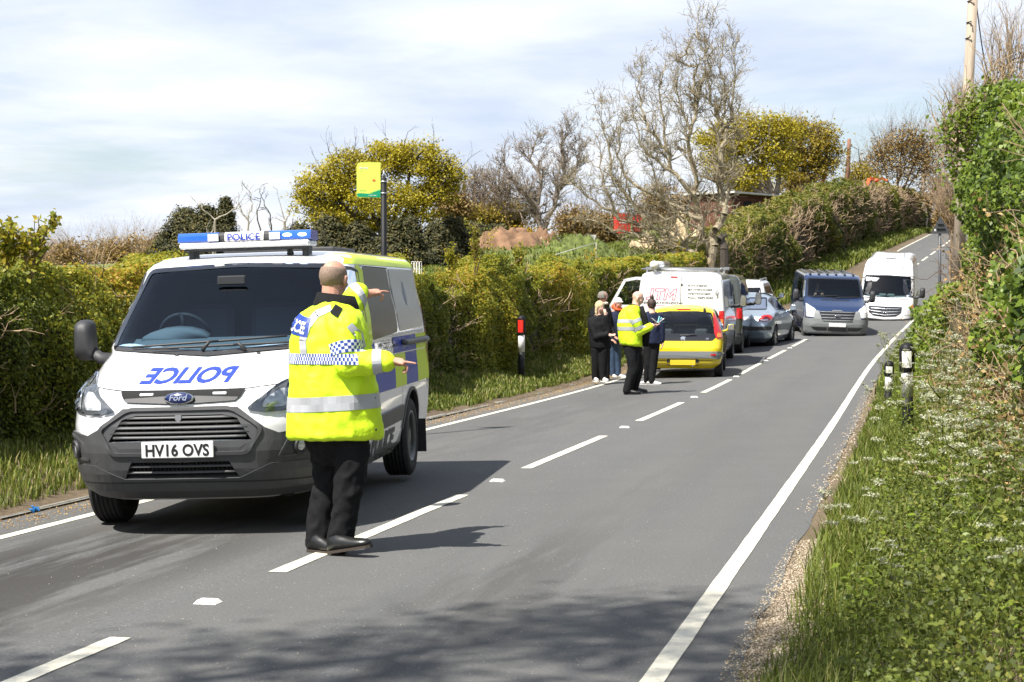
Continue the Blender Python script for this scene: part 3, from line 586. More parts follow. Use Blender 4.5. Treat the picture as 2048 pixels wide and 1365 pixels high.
    b = MB(); b.lathe([(.001, .0335), (.86, .0335), (.90, .030)], 32, axis='x'); b.v = [tuple(Vector((p.x + .012, 0, .938)) + M3 @ Vector((x, y * .103, z * .041))) for x, y, z in b.v]; b.build('badge_field', 'badge_blue', bd)
    M4 = Matrix.Translation((p.x + .012, -.006, .920)) @ M3.to_4x4() @ Matrix(((0, 0, 1, .040), (1, 0, 0, 0), (0, 1, 0, 0), (0, 0, 0, 1))); flattext('badge_text', 'Ford', .042, 'chrome', bd, M4, .012, slant=.25, wide=1.1)
    b = MB(); b.prism(rnd([(-.022, .022), (-.022, -.006), (0, -.030), (.022, -.006), (.022, .022)], .006), 0, .012, 'x'); b.v = [(x + B.pt('Y', 0, .80).x + .004, y, z + .808) for x, y, z in b.v]; b.build('grille_emblem', 'silver', V)
    plate('number_plate', B, 'Y', 0, .602, 'HV16 OVS', 'plate_white', V, w_=.50, off=.028)
    # headlights
    for sg, md_ in ((-1, 'Y'), (1, 'Y')):
        hl = [(.50, .855), (.60, .835), (.74, .845), (.90, .885), (.93, .95), (.915, 1.04), (.86, 1.105), (.78, 1.085), (.64, 1.00)]; S_ = [(.455, .855), (.58, .832), (.74, .840), (.93, .865), (1.04, .92), (1.10, 1.0), (1.12, 1.085), (1.06, 1.115), (.92, 1.10), (.66, 1.01)]
        q = rnd([(sg * a, b) for a, b in S_], .03, 3); q = q if sg > 0 else q[::-1]
        o = B.cling('headlight', q, 'S', .006, 'lamp_back', V, step=.05)
        i1 = rnd([(sg * a, b) for a, b in [(.56, .865), (.72, .865), (.78, .93), (.76, .985), (.67, .975), (.58, .92)]], .02, 3); B.cling('reflector', i1 if sg > 0 else i1[::-1], 'S', .011, 'lamp_clear', o, step=.05)
        i2 = rnd([(sg * a, b) for a, b in [(.80, .865), (.92, .880), (1.01, .93), (.96, 1.0), (.86, .985), (.83, .93)]], .02, 3); B.cling('reflector', i2 if sg > 0 else i2[::-1], 'S', .011, 'lamp_clear', o, step=.05)
        i3 = rnd([(sg * a, b) for a, b in [(.86, 1.03), (.97, 1.03), (1.07, 1.02), (1.09, 1.075), (1.03, 1.10), (.95, 1.085)]], .012, 3); B.cling('indicator', i3 if sg > 0 else i3[::-1], 'S', .011, 'lamp_clear', o, step=.05)
        b = MB(); p = B.pt('S', sg * .90, .935); n_ = B.nrm('S', sg * .90, .935); b.lathe([(.001, .0), (.045, .004), (.052, .012), (.056, .0)], 20, axis='z'); M_ = n_.to_track_quat('Z', 'Y').to_matrix(); b.v = [tuple(p + n_ * .012 + M_ @ Vector(v)) for v in b.v]; b.build('bulb_ring', 'chrome', o)
        B.cling('headlight_cover', q, 'S', .020, 'lamp_glass', V, .014, .06)
        p = B.pt('S', sg * .85, .60); n_ = B.nrm('S', sg * .85, .60); M_ = n_.to_track_quat('Z', 'Y').to_matrix()
        b = MB(); b.lathe([(.062, -.01), (.062, .022), (.050, .026), (.045, .004), (.001, .004)], 24); b.v = [tuple(p + n_ * .014 + M_ @ Vector(v)) for v in b.v]; fl = b.build('fog_light', 'black_plastic', V)
        b = MB(); b.lathe([(.045, .006), (.030, .016), (.001, .020)], 20); b.v = [tuple(p + n_ * .014 + M_ @ Vector(v)) for v in b.v]; b.build('fog_lens', 'lamp_clear', fl)
    # bonnet: letters as seen in a mirror, seam, washer jets, faint crest
    B.words('bonnet_text', 'POLICE', 'Y', -.03, 1.035, .094, 'police_blue', .004, V, flip=True, wide=1.50, bold=.028)
    B.seam('bonnet_seam', [(-.86, 1.10), (-.72, 1.02), (-.44, .992), (0, .988), (.44, .992), (.72, 1.02), (.86, 1.10), (.90, 1.20)], 'Y', wd=.006, parent=V)
    for y in (-.24, .36): b = MB(); p = B.pt('Y', y, 1.205); b.ell((p.x, p.y, p.z + .004), (.016, .016, .008), 8, 5); b.build('washer_jet', 'black_plastic', V)
    B.cling('bonnet_crest', rnd(rect(-.035, .035, 1.168, 1.190), .01), 'Y', .003, mat('crest_pale', (.55, .68, .75), .4), V)
    wiper(V, B, (-.62, 1.242), (.52, 1.30), arm=(-.06, 1.22)); wiper(V, B, (-.45, 1.222), (.62, 1.245), .038, arm=(.26, 1.215))
    B.cling('scuttle', rnd([(-.80, 1.242), (0, 1.192), (.80, 1.242), (.78, 1.265), (0, 1.22), (-.78, 1.265)], .01), 'Y', .009, 'black_plastic', V, step=.08)
    # livery on the sides
    for sd_ in 'LR':
        d = .004
        B.cling('roof_stripe', [(.62, 1.845), (-2.38, 1.845), (-2.36, 1.93), (.42, 1.93)], sd_, d, 'hivis_yellow', V)
        B.cling('livery_panel', [(.12, 1.80), (.25, 1.84), (.38, 1.84), (.50, 1.20), (.24, 1.20)], sd_, .0035, 'hivis_yellow', V)
        rows_ = [(2.05, 'hivis_yellow'), (1.20, 'police_blue'), (.62, 'hivis_yellow'), (.05, 'police_blue'), (-.50, 'hivis_yellow'), (-1.10, 'police_blue'), (-1.68, 'hivis_yellow')]
        ed = [1.95, 1.45, .95, .42, -.12, -.66, -1.20, -1.80, -2.42]; cols = ['hivis_yellow', 'police_blue', 'hivis_yellow', 'police_blue', 'hivis_yellow', 'police_blue', 'police_blue', 'hivis_yellow']
        cols = ['hivis_yellow', 'police_blue', 'hivis_yellow', 'police_blue', 'police_blue', 'hivis_yellow', 'police_blue', 'hivis_yellow']
        for (a, b_, cc) in zip(ed, ed[1:], cols):
            if b_ > 1.3: continue
            B.cling('livery_block', rect(b_, a, .82, 1.10), sd_, d, cc, V)
            if b_ <= -1.2: B.cling('livery_block', rect(b_, a, 1.11, 1.245), sd_, d, 'police_blue' if b_ > -1.9 else 'hivis_yellow', V)
        B.words('web_address', 'www.hampshire.police.uk', sd_, -.45, 1.165, .075, 'letter_black', .005, V, wide=.80, bold=.01)
        B.cling('livery_patch', rnd(rect(.16, .36, 1.13, 1.225), .01), sd_, .0045, 'police_blue', V)
        B.cling('rubbing_strip', rnd([(.98, .50), (.98, .62), (-1.02, .66), (-.99, .535)], .02), sd_, .018, 'bumper_grey', V, .03, .12)
        B.words('side_text', 'POLICE', sd_, -.20, .335, .155, 'bumper_grey', .005, V, wide=1.35, bold=.05, slant=.12)
        for pts in ([(.93, .36), (.98, .80), (1.02, 1.20), (1.28, 1.31)], [(.33, .34), (.36, .8), (.34, 1.2), (.22, 1.82)], [(-1.0, .62), (-.98, 1.2), (-.985, 1.83)], [(-1.02, .34), (.98, .34)], [(-.985, 1.83), (.22, 1.835)]): B.seam('door_seam', pts, sd_, parent=V)
        b = MB(); b.tube([B.pt(sd_, x, 1.19) + Vector((0, (.022 if sd_ == 'L' else -.022), 0)) for x in np.linspace(-1.05, -2.38, 8)], [(.018, .03)] * 8, 6); b.build('door_track', 'bumper_grey', V)
        for x in (.44, .16): b = MB(); p = B.pt(sd_, x, 1.06); b.box((x, p.y + (.025 if sd_ == 'L' else -.025), 1.06), (.19, .03, .035), bev=.012); b.build('door_handle', 'black_plastic', V)
        cr = B.cling('crest', rnd([(-1.55, 1.56), (-1.60, 1.50), (-1.66, 1.56), (-1.68, 1.64), (-1.61, 1.73), (-1.53, 1.64)], .02), sd_, .0055, mat('crest_grey', (.22, .25, .30), .5), V)
        arch = []
        for x0 in (1.467, -1.467):
            P_ = [(x0 + .43 * math.cos(a), .36 + .43 * math.sin(a)) for a in np.linspace(R(168), R(12), 13)]; Q_ = [(x0 + .402 * math.cos(a), .36 + .402 * math.sin(a)) for a in np.linspace(R(12), R(168), 13)]
            B.cling('wheel_arch', P_ + Q_, sd_, .012, 'bumper_grey' , V, .03)
        sgn = 1 if sd_ == 'L' else -1
        mirror(V, 1.22, sgn * (.86 if sgn < 0 else .78), 1.24, sgn, s=1.05 if sgn < 0 else .92, tall=.29, wd=.15)
        B.cling('tail_light', rnd(rect(-2.44, -2.37, .95, 1.50), .02), sd_, .008, 'lamp_red', V)
    B.cling('corner_reflector', rect(-1.35, -1.22, .72, .86), 'S', .004, 'hivis_yellow', V)
    # wheels
    for x in (1.467, -1.467):
        for sg in (-1, 1): wheel(x, sg * .805, .348, .225, V, sg, 'steel', 0 if x < 0 else 3)
    for x in (-1.88,): 
        for sg in (-1, 1): b = MB(); b.box((x - .03, sg * .86, .32), (.015, .22, .30)); b.build('mud_flap', 'rubber', V)
    b = MB(); b.box((0, 0, .30), (4.2, 1.35, .12)); b.box((0, 0, .42), (4.4, 1.1, .20)); b.build('chassis', 'underbody', V)
    # cabin
    b = MB(); rr = []
    for y in np.linspace(-.84, .84, 9): k = 1 - .12 * (y / .84) ** 2; rr.append([(.98, y, 1.0), (1.58 * k, y, 1.02), (1.50 * k, y, 1.215), (1.34 * k, y, 1.275), (1.12, y, 1.32), (.98, y, 1.27)])
    b.rings(rr, True, (True, True)); b.build('dashboard', 'dash_teal', V)
    b = MB(); rr = [[(1.15, -.42 + .22 * math.cos(a) * 1.2, 1.30 + max(0, .09 * math.sin(a))) for a in np.linspace(0, PI, 9)], [(1.0, -.42 + .22 * math.cos(a) * 1.2, 1.30 + max(0, .11 * math.sin(a))) for a in np.linspace(0, PI, 9)]]; b.rings(rr, True); b.build('instrument_hood', 'dash_teal', V)
    steering(V, .86, -.42, 1.32, .20); seats(V, (.38,), (-.45, .15, .58), 1.0, m=mat('seat_grey', (.10, .11, .125), .9))
    b = MB(); b.box((.02, 0, 1.22), (.03, 1.64, 1.15)); b.build('bulkhead', mat('bulkhead_dark', (.075, .08, .088), .8), V)
    b = MB(); b.box((1.02, 0, 1.74), (.02, .22, .07), bev=.01); b.build('interior_mirror', 'interior', V)
    # roof: aerial, cross bars, light bar
    b = MB(); b.lathe([(.03, 0), (.026, .02), (.010, .05), (.007, .10)], 12, c=(.44, .32, 1.935)); b.tube([(.44, .32, 1.99), (.36, .33, 2.22)], [.005, .003], 5); b.build('aerial', 'black_plastic', V)
    b = MB(); b.box((-.9, 0, 2.0), (.9, .95, .03), bev=.01); b.build('roof_rail', 'black_plastic', V)
    b = MB(); b.box((.50, .0, 1.985), (.20, .98, .018)); 
    for y in (-.44, .47): b.box((.50, y, 1.955), (.14, .05, .09), bev=.01)
    b.box((.5, .33, 1.965), (.04, .03, .06)); b.build('light_bar_bracket', 'black_plastic', V)
    b = MB(); b.box((.50, 0, 2.018), (.28, 1.04, .045), bev=.012); lb = b.build('light_bar', mat('bar_white', (.62, .63, .64), .4), V)
    def seg(y0, y1, m, nm, ex=0.):
        b = MB(); pr = rnd([(-.135, 2.042), (.135, 2.042), (.12, 2.118), (-.12, 2.118)], .025, 3); b.prism([(x * (1 + ex) + .5, z) for x, z in pr], y0, y1, 'y'); return b.build(nm, m, lb)
    seg(-.53, -.205, 'bar_blue', 'blue_lens'); seg(.205, .53, 'bar_blue', 'blue_lens'); seg(-.155, .155, 'lit_sign', 'sign_lens'); seg(-.205, -.157, 'black_plastic', 'divider', -.05); seg(.157, .205, 'black_plastic', 'divider', -.05)
    for y in (-.245, .245): b = MB(); b.box((.634, y, 2.078), (.008, .085, .055)); b.build('clear_lens', 'lamp_white', lb)
    for y in (.345, .465): b = MB(); b.ell((.632, y, 2.082), (.006, .035, .013), 12, 6); b.build('lit_lamp', 'bar_lit', lb)
    flattext('light_bar_text', 'POLICE', .052, 'police_blue', lb, Matrix(((0, 0, 1, .639), (1, 0, 0, 0), (0, 1, 0, 2.052), (0, 0, 0, 1))), .02, wide=1.12)
    return V
PV = police_van()
PV.location = (-1.96, 14.10, -.012); PV.scale = (1, 1, 1.012); PV.rotation_euler = (R(1.6), R(.5), R(-90 - 6.4))
# ================================================================ the vehicles queuing further up the road
mat('car_yellow', (.72, .56, .012), .25, coat=1.); mat('blue_paint', (.012, .028, .082), .22, coat=1.); mat('silver_blue', (.36, .43, .50), .28, .55, coat=1.); mat('dark_paint', (.05, .055, .045), .18, coat=1.); mat('bumper_pale', (.19, .20, .20), .55, bump=.05, bscale=300)
mat('print_black', (.03, .03, .03), .5); mat('print_pink', (.72, .10, .20), .4); mat('print_grey', (.45, .45, .48), .5); mat('print_gold', (.52, .50, .36), .4); mat('print_green', (.10, .30, .18), .5); mat('lamp_amber_clear', (.72, .60, .50), .15, coat=1.); mat('rust_brown', (.10, .055, .04), .8, var=.4, vscale=30)
def shell(V, B, paint, wb, wr, wheel_y, win=(), nz=44, cavz=(.55, None), style='steel', tw=.2, rimmat='rim_grey', arch=True, ztop=.08, bw=.22):
    """body with a cabin, wheel arches and windows; win: list of (outline, mode, material, cut)"""
    cuts = [(B.solid(14, .055, cavz[0], (cavz[1] or B.z1 - ztop)), 'interior')]
    for poly, mode, gm, cut in win:
        if cut: cuts.append((B.cutter(inset(poly, .03), mode, .16, .26 if mode in 'YB' else .12), 'interior'))
    for x in (wb / 2, -wb / 2): cuts += [(cyl_cut(x, wr, wr + .055, wheel_y - bw, 1.2, 20), 'underbody'), (cyl_cut(x, wr, wr + .055, -1.2, -wheel_y + bw, 20), 'underbody')]
    carve('body', B.solid(nz), cuts, [paint], V)
    for poly, mode, gm, cut in win:
        q = rnd(poly, .05, 3); nm = {'Y': 'windscreen', 'B': 'rear_window'}.get(mode, 'side_window'); B.cling(nm, q, mode, .003, gm, V, step=.12); B.frame('window_seal', q, .028, mode, .006, 'gloss_black', V)
    for x in (wb / 2, -wb / 2):
        for sg in (-1, 1): wheel(x, sg * wheel_y, wr, tw, V, sg, style, 0, rimmat)
    b = MB(); b.box((0, 0, wr * 1.05), (wb * 1.3, wheel_y * 1.3, .14)); b.build('chassis', 'underbody', V)
def place(V, X, Y, yaw, face=1, roll=0., pitch=None, z=None, s=1.):
    """face 1: nose towards the camera, -1: nose away; yaw is the turn of its axis to the right, in degrees"""
    z = float(rz(Y)) + float(camber(Y, (X - float(rx(Y))) )) if z is None else z; sl = float(rz(Y + 1.5) - rz(Y - 1.5)) / 3 if pitch is None else pitch
    V.location = (X, Y, z); h = R(-90 - yaw) if face == 1 else R(90 - yaw)
    V.rotation_mode = 'XYZ'; V.rotation_euler = (R(roll) * face, math.atan(sl) * (1 if face == 1 else -1), h); V.scale = (s, s, s)
glassmat('clear_glass', (.85, .92, .92), .88)
NB = dict(nf=5, nc=6, ns=14)
# --- yellow hatchback, seen from behind
def hatchback():
    V = empty('yellow_car', label='small yellow hatchback with grey rear bumper strip parked behind the white van', cat='car')
    B = Body([(.20, 1.50, -1.52, .70, .4, .3, .1), (.30, 1.66, -1.66, .77, .4, .3, .1), (.45, 1.71, -1.70, .80, .4, .3, .1), (.62, 1.70, -1.695, .812, .45, .35, .1), (.74, 1.55, -1.655, .815, .5, .4, .1), (.84, 1.25, -1.62, .81, .5, .4, .1), (.93, .92, -1.58, .79, .4, .3, .12),
              (1.05, .70, -1.54, .75, .35, .25, .12), (1.22, .45, -1.46, .69, .3, .2, .1), (1.36, .22, -1.37, .635, .3, .2, .1), (1.42, .05, -1.30, .60, .3, .2, .1), (1.455, -.15, -1.15, .52, .3, .2, .1), (1.47, -.35, -1.0, .42, .3, .2, .1)], rear=(.22, .20), **NB)
    rw = [(-.70, .885), (-.60, .775), (.60, .775), (.70, .885), (.575, 1.345), (.3, 1.375), (-.3, 1.375), (-.575, 1.345)]
    ws = [(-.66, .95), (.66, .95), (.55, 1.37), (-.55, 1.37)]; sw = [(.55, .93), (-1.15, .93), (-1.2, 1.33), (.2, 1.33)]
    shell(V, B, 'car_yellow', 2.34, .285, .715, [(rw, 'B', 'clear_glass', True), (ws, 'Y', 'clear_glass', True), (sw, 'L', 'side_glass', True), (sw, 'R', 'side_glass', True)], cavz=(.72, None), tw=.165, bw=.17)
    B.cling('bumper_strip', rnd([(-.80, .50), (-.74, .40), (-.60, .42), (.60, .42), (.74, .40), (.80, .50), (.76, .56), (-.76, .56)], .04, 3), 'B', .016, 'bumper_pale', V, .03, .1)
    B.cling('lower_glass_band', rnd([(-.69, .86), (-.60, .775), (.60, .775), (.69, .86), (.66, .92), (-.66, .92)], .02, 3), 'B', .005, 'gloss_black', V)
    for sg in (-1, 1):
        q = [(sg * a, b) for a, b in rnd([(.60, 1.36), (.635, .93), (.68, .82), (.80, .82), (.77, .95), (.70, 1.18)], .02, 3)]; tl = B.cling('tail_light', q, 'B', .014, 'lamp_red', V, .02, .06)
        q = [(sg * a, b) for a, b in rnd([(.685, .845), (.775, .845), (.755, .93), (.69, .93)], .02, 2)]; B.cling('indicator', q, 'B', .018, 'lamp_orange', tl)
        B.cling('fog_light', rnd([(sg * .62 - .05, .475), (sg * .62 + .05, .475), (sg * .62 + .05, .51), (sg * .62 - .05, .51)], .01), 'B', .02, 'lamp_red', V, .01)
        mirror(V, .62, sg * .76, .93, sg, s=.62, tall=.2, wd=.24, m='car_yellow')
    B.cling('brake_light', rnd(rect(-.14, .14, 1.395, 1.415), .008), 'B', .012, 'lamp_red', V, .01)
    plate('number_plate', B, 'B', 0, .33, None, 'plate_yellow', V, off=.02); B.cling('plate_recess', rnd(rect(-.33, .33, .265, .40), .03), 'B', .003, 'bumper_grey', V)
    B.cling('panel_seam', [(-.80, .40), (-.50, .375), (.50, .375), (.80, .40), (.80, .393), (.50, .367), (-.50, .367), (-.80, .393)], 'B', .003, 'seam_dark', V)
    lion = [(-.02, -.05), (.0, -.02), (.03, -.06), (.045, -.05), (.03, -.005), (.06, .0), (.05, .015), (.02, .02), (.045, .04), (.03, .06), (-.01, .055), (-.045, .06), (-.06, .045), (-.03, .035), (-.035, .01), (-.06, -.005), (-.05, -.02), (-.025, -.012), (-.045, -.05)]
    B.cling('lion_badge', [(-a, .835 + b) for a, b in lion], 'B', .012, 'chrome', V); B.words('model_text', '107', 'B', -.50, .80, .03, 'chrome', .010, V, bold=.03)
    b = MB(); p = B.pt('B', .06, .88); q = B.pt('B', -.28, .90); b.tube([(p.x - .02, p.y, p.z), (q.x - .035, q.y, q.z)], [.016, .008], 5); b.build('wiper', 'black_plastic', V)
    b = MB(); b.box((-1.36, -.43, 1.40), (.05, .05, .08), bev=.01); b.build('aerial_foot', 'black_plastic', V)
    B.cling('lock', rnd(rect(-.012, .012, .725, .745), .005), 'B', .004, 'seam_dark', V)
    seats(V, (.1,), (-.36, .36), .62, h=.45, wd=.36); seats(V, (-.95,), (-.36, .36), .60, h=.26, wd=.44)
    b = MB(); b.box((.35, 0, 1.27), (.02, .20, .06), bev=.01); b.tube([(.35, 0, 1.27), (.30, 0, 1.36)], .01, 5); b.build('interior_mirror', 'interior', V); b = MB(); b.box((.62, 0, .86), (.35, 1.3, .14), bev=.05); b.build('dashboard', 'dash', V)
    b = MB(); b.tube([(-1.4, -.2, .27), (-1.68, -.2, .27)], .03, 8); b.build('exhaust', 'chrome', V); return V
V = hatchback(); place(V, 3.76, 37.1, 8.5, -1)
# --- white van with the lettered rear doors, its passenger door open
def tradesvan():
    V = empty('white_van', label='white tradesman van with lettered rear doors, roof rack and its left door open', cat='van')
    B = Body([(.30, 2.2, -2.30, .92, .4, .3, .1), (.42, 2.36, -2.38, .97, .5, .4, .1), (.75, 2.40, -2.38, 1.0, .5, .4, .1), (.95, 2.32, -2.375, 1.01, .5, .4, .1), (1.12, 1.9, -2.37, 1.01, .5, .4, .1), (1.3, 1.5, -2.36, 1.0, .4, .3, .1),
              (1.7, 1.15, -2.34, .965, .3, .2, .1), (2.03, .85, -2.315, .925, .3, .2, .1), (2.12, .6, -2.29, .89, .3, .2, .1), (2.165, .3, -2.24, .82, .3, .2, .1), (2.185, 0, -2.1, .7, .3, .2, .1)], rear=(.07, .07), **NB)
    ws = [(-.86, 1.32), (.86, 1.32), (.78, 2.0), (-.78, 2.0)]; fw = [(1.05, 1.32), (.1, 1.28), (.1, 1.95), (.75, 1.95)]
    shell(V, B, 'van_white', 3.0, .33, .87, [(ws, 'Y', 'windscreen_glass', True), (fw, 'R', 'side_glass', True)], cavz=(.6, None))
    B.cling('side_door_opening', rnd([(1.12, .42), (.0, .42), (.0, 1.98), (.78, 1.98), (1.12, 1.30)], .05), 'L', .004, 'underbody', V)
    B.cling('rear_bumper', rnd([(-.98, .32), (.98, .32), (.98, .54), (-.98, .54)], .03), 'B', .05, 'bumper_grey', V, .07, .12)
    B.seam('door_seam', [(.0, .55), (.0, 2.10)], 'B', wd=.014, off=.003, parent=V); B.seam('door_seam', [(-.86, .56), (-.80, 2.04), (.80, 2.04), (.86, .56)], 'B', m='print_grey', wd=.010, off=.002, parent=V)
    for sg in (-1, 1):
        tl = B.cling('tail_light', rnd(rect(min(sg * .875, sg * .985), max(sg * .875, sg * .985), .78, 1.32), .015), 'B', .015, 'lamp_red', V, .02, .08); B.cling('reversing_lens', rect(min(sg * .89, sg * .965), max(sg * .89, sg * .965), .95, 1.03), 'B', .018, 'lamp_white', tl); B.cling('indicator', rect(min(sg * .89, sg * .965), max(sg * .89, sg * .965), 1.04, 1.13), 'B', .018, 'lamp_orange', tl)
    B.cling('brake_light', rnd(rect(.08, .24, 2.055, 2.085), .01), 'B', .012, 'lamp_red', V, .01)
    mirror(V, 1.28, -.99, 1.38, -1, s=.95, tall=.30, wd=.17)
    b = MB(); p = B.pt('B', -.84, 1.72); b.tube([(p.x - .02, -.84, 1.78), (p.x - .05, -.80, 1.76), (p.x - .05, -.80, 1.69), (p.x - .02, -.84, 1.67)], .014, 6); b.build('door_hinge', 'silver', V)
    gl = {'J': [(0, 0), (.55, 0), (.55, 1), (.28, 1), (.28, .28), (0, .28)], 'T': [(0, 1), (0, .74), (.27, .74), (.27, 0), (.55, 0), (.55, .74), (.82, .74), (.82, 1)], 'M': [(0, 0), (.26, 0), (.26, .52), (.5, .18), (.74, .52), (.74, 0), (1, 0), (1, 1), (.76, 1), (.5, .60), (.24, 1), (0, 1)]}
    x0 = .80
    for ch, w_ in (('J', .62), ('T', .86), ('M', 1.04)):
        q = [(x0 - (a + .18 * b_) * .27, 1.54 + b_ * .27) for a, b_ in gl[ch]]; B.frame('logo_letter', q, .017, 'B', .004, 'print_pink', V); x0 -= w_ * .27
    B.words('subtitle', 'RENOVATIONZIOW', 'B', .42, 1.455, .05, 'print_black', .004, V, bold=.02, wide=1.5, slant=.15); B.cling('underline', rect(.08, .72, 1.41, 1.42), 'B', .004, 'print_pink', V)
    for k, t in enumerate(('KITCHENS', 'BATHROOMS', 'WETROOMS', 'FULL REFURBS')): B.words('lettering', '- ' + t, 'B', -.10, 1.86 - k * .092, .046, 'print_black', .004, V, bold=.02, wide=1.45, slant=.15, align='L')
    B.words('lettering', 'jamie@jtmiow.co.uk', 'B', -.16, 1.42, .034, 'print_grey', .004, V, wide=1.4, align='L')
    B.cling('sticker', [(-.0, 1.93), (-.0, 1.86), (-.07, 1.895)][::-1], 'B', .004, 'print_black', V)
    for x in (-1.95, -.2):
        b = MB(); b.tube([(x, -.95, 2.24), (x, .95, 2.24)], .022, 6)
        for y in (-.82, .82): b.box((x, y, 2.20), (.06, .04, .09))
        b.build('roof_bar', 'silver', V)
    b = MB(); b.tube([(-2.32, .62, 2.34), (.6, .62, 2.34)], .085, 12); b.lathe([(.10, -2.36), (.10, -2.28)], 12, c=(0, .62, 2.34), axis='x'); b.build('pipe_tube', 'lamp_white', V); b = MB(); b.box((-2.1, -.12, 2.275), (.10, 1.9, .04)); b.tube([(-2.25, -.9, 2.28), (.4, -.9, 2.28)], .02, 6); b.build('roof_rack', 'silver', V)
    # the open door stands square to the van
    D = MB(); out = rnd([(0, .45), (0, 2.0), (.42, 2.02), (.72, 1.96), (1.12, 1.35), (1.12, .45)], .05, 3); x0, y0 = 1.12, .99
    def P(u, z, t=0): return (x0 - .10 * u + t, y0 + u * .98, z)
    n_ = len(out)
    win = rnd([(.10, 1.34), (.10, 1.92), (.40, 1.93), (.66, 1.88), (1.00, 1.34)], .04, 3)
    fr = [(0, 1.30), (0, 2.0), (.42, 2.02), (.72, 1.96), (1.12, 1.35), (1.12, 1.30)]
    for a, b_ in zip([(0, 1.30), (0, 2.0), (.45, 2.02), (.76, 1.96)], [(0, 2.0), (.45, 2.02), (.76, 1.96), (1.12, 1.30)]):
        d = Vector((b_[0] - a[0], b_[1] - a[1])).normalized(); n2 = Vector((d.y, -d.x)) * .07; q = [(a[0], a[1]), (b_[0], b_[1]), (b_[0] + n2.x, b_[1] + n2.y), (a[0] + n2.x, a[1] + n2.y)]
        D.add([P(u, z) for u, z in q] + [P(u, z, .05) for u, z in q], [(0, 1, 2, 3), (7, 6, 5, 4), (0, 4, 5, 1), (1, 5, 6, 2), (2, 6, 7, 3), (3, 7, 4, 0)])
    q = rnd([(0, .45), (0, 1.32), (1.12, 1.32), (1.10, .45)], .05, 3); m_ = len(q); D.add([P(u, z) for u, z in q] + [P(u, z, .06) for u, z in q], [tuple(range(m_)), tuple(range(2 * m_ - 1, m_ - 1, -1))] + [(i, m_ + i, m_ + (i + 1) % m_, (i + 1) % m_) for i in range(m_)])
    dr = D.build('open_door', 'van_white', V); b = MB(); b.add([P(u, z, .025) for u, z in [(.03, 1.30), (.03, 1.97), (.42, 1.99), (.72, 1.92), (1.08, 1.30)]], [(0, 1, 2, 3, 4)]); b.build('pane', 'windscreen_glass', dr)
    b = MB(); q = rnd([(.06, .55), (.06, 1.22), (1.0, 1.22), (1.0, .55)], .06, 3); b.add([P(u, z, -.012) for u, z in q], [tuple(range(len(q)))]); b.build('door_lining', 'bumper_grey', dr)
    return V
V = tradesvan(); place(V, 4.27, 41.65, 11, -1, roll=-1.0)
# --- dark van beyond it
def darkvan():
    V = empty('dark_van', label='dark grey van parked just ahead of the white tradesman van', cat='van')
    B = Body([(.28, 2.0, -2.05, .90, .4, .3, .1), (.45, 2.15, -2.14, .95, .5, .4, .1), (.9, 2.1, -2.14, .975, .5, .4, .1), (1.15, 1.7, -2.13, .975, .5, .4, .1), (1.3, 1.4, -2.12, .96, .4, .3, .1), (1.7, 1.0, -2.08, .915, .3, .2, .1), (1.95, .75, -2.04, .87, .3, .2, .1), (2.04, .5, -1.98, .80, .3, .2, .1), (2.07, .2, -1.9, .7, .3, .2, .1)], rear=(.10, .10), **NB)
    sw = [(-.05, 1.30), (-1.0, 1.30), (-1.0, 1.86), (-.05, 1.86)]; s2 = [(-1.12, 1.30), (-1.95, 1.32), (-1.92, 1.84), (-1.12, 1.86)]; s0 = [(1.0, 1.30), (.05, 1.28), (.05, 1.86), (.72, 1.86)]; rw = [(-.78, 1.3), (.78, 1.3), (.72, 1.85), (-.72, 1.85)]; ws = [(-.82, 1.30), (.82, 1.30), (.76, 1.9), (-.76, 1.9)]
    shell(V, B, 'dark_paint', 2.75, .33, .85, [(sw, 'R', 'dark_glass', False), (s2, 'R', 'dark_glass', False), (s0, 'R', 'side_glass', False), (rw, 'B', 'dark_glass', False), (ws, 'Y', 'windscreen_glass', True)], cavz=(.6, None))
    for sg in (-1, 1): B.cling('tail_light', rnd(rect(min(sg * .82, sg * .95), max(sg * .82, sg * .95), .95, 1.22), .02), 'B', .015, 'lamp_red', V, .02)
    B.cling('rear_bumper', rnd([(-.95, .30), (.95, .30), (.95, .58), (-.95, .58)], .04), 'B', .04, 'bumper_grey', V, .06, .12); plate('number_plate', B, 'B', 0, .70, None, 'plate_yellow', V)
    mirror(V, 1.15, -.94, 1.30, -1, s=1.1, tall=.30, wd=.16); return V
V = darkvan(); place(V, 5.42, 46.95, 11.5, -1, roll=-1.)
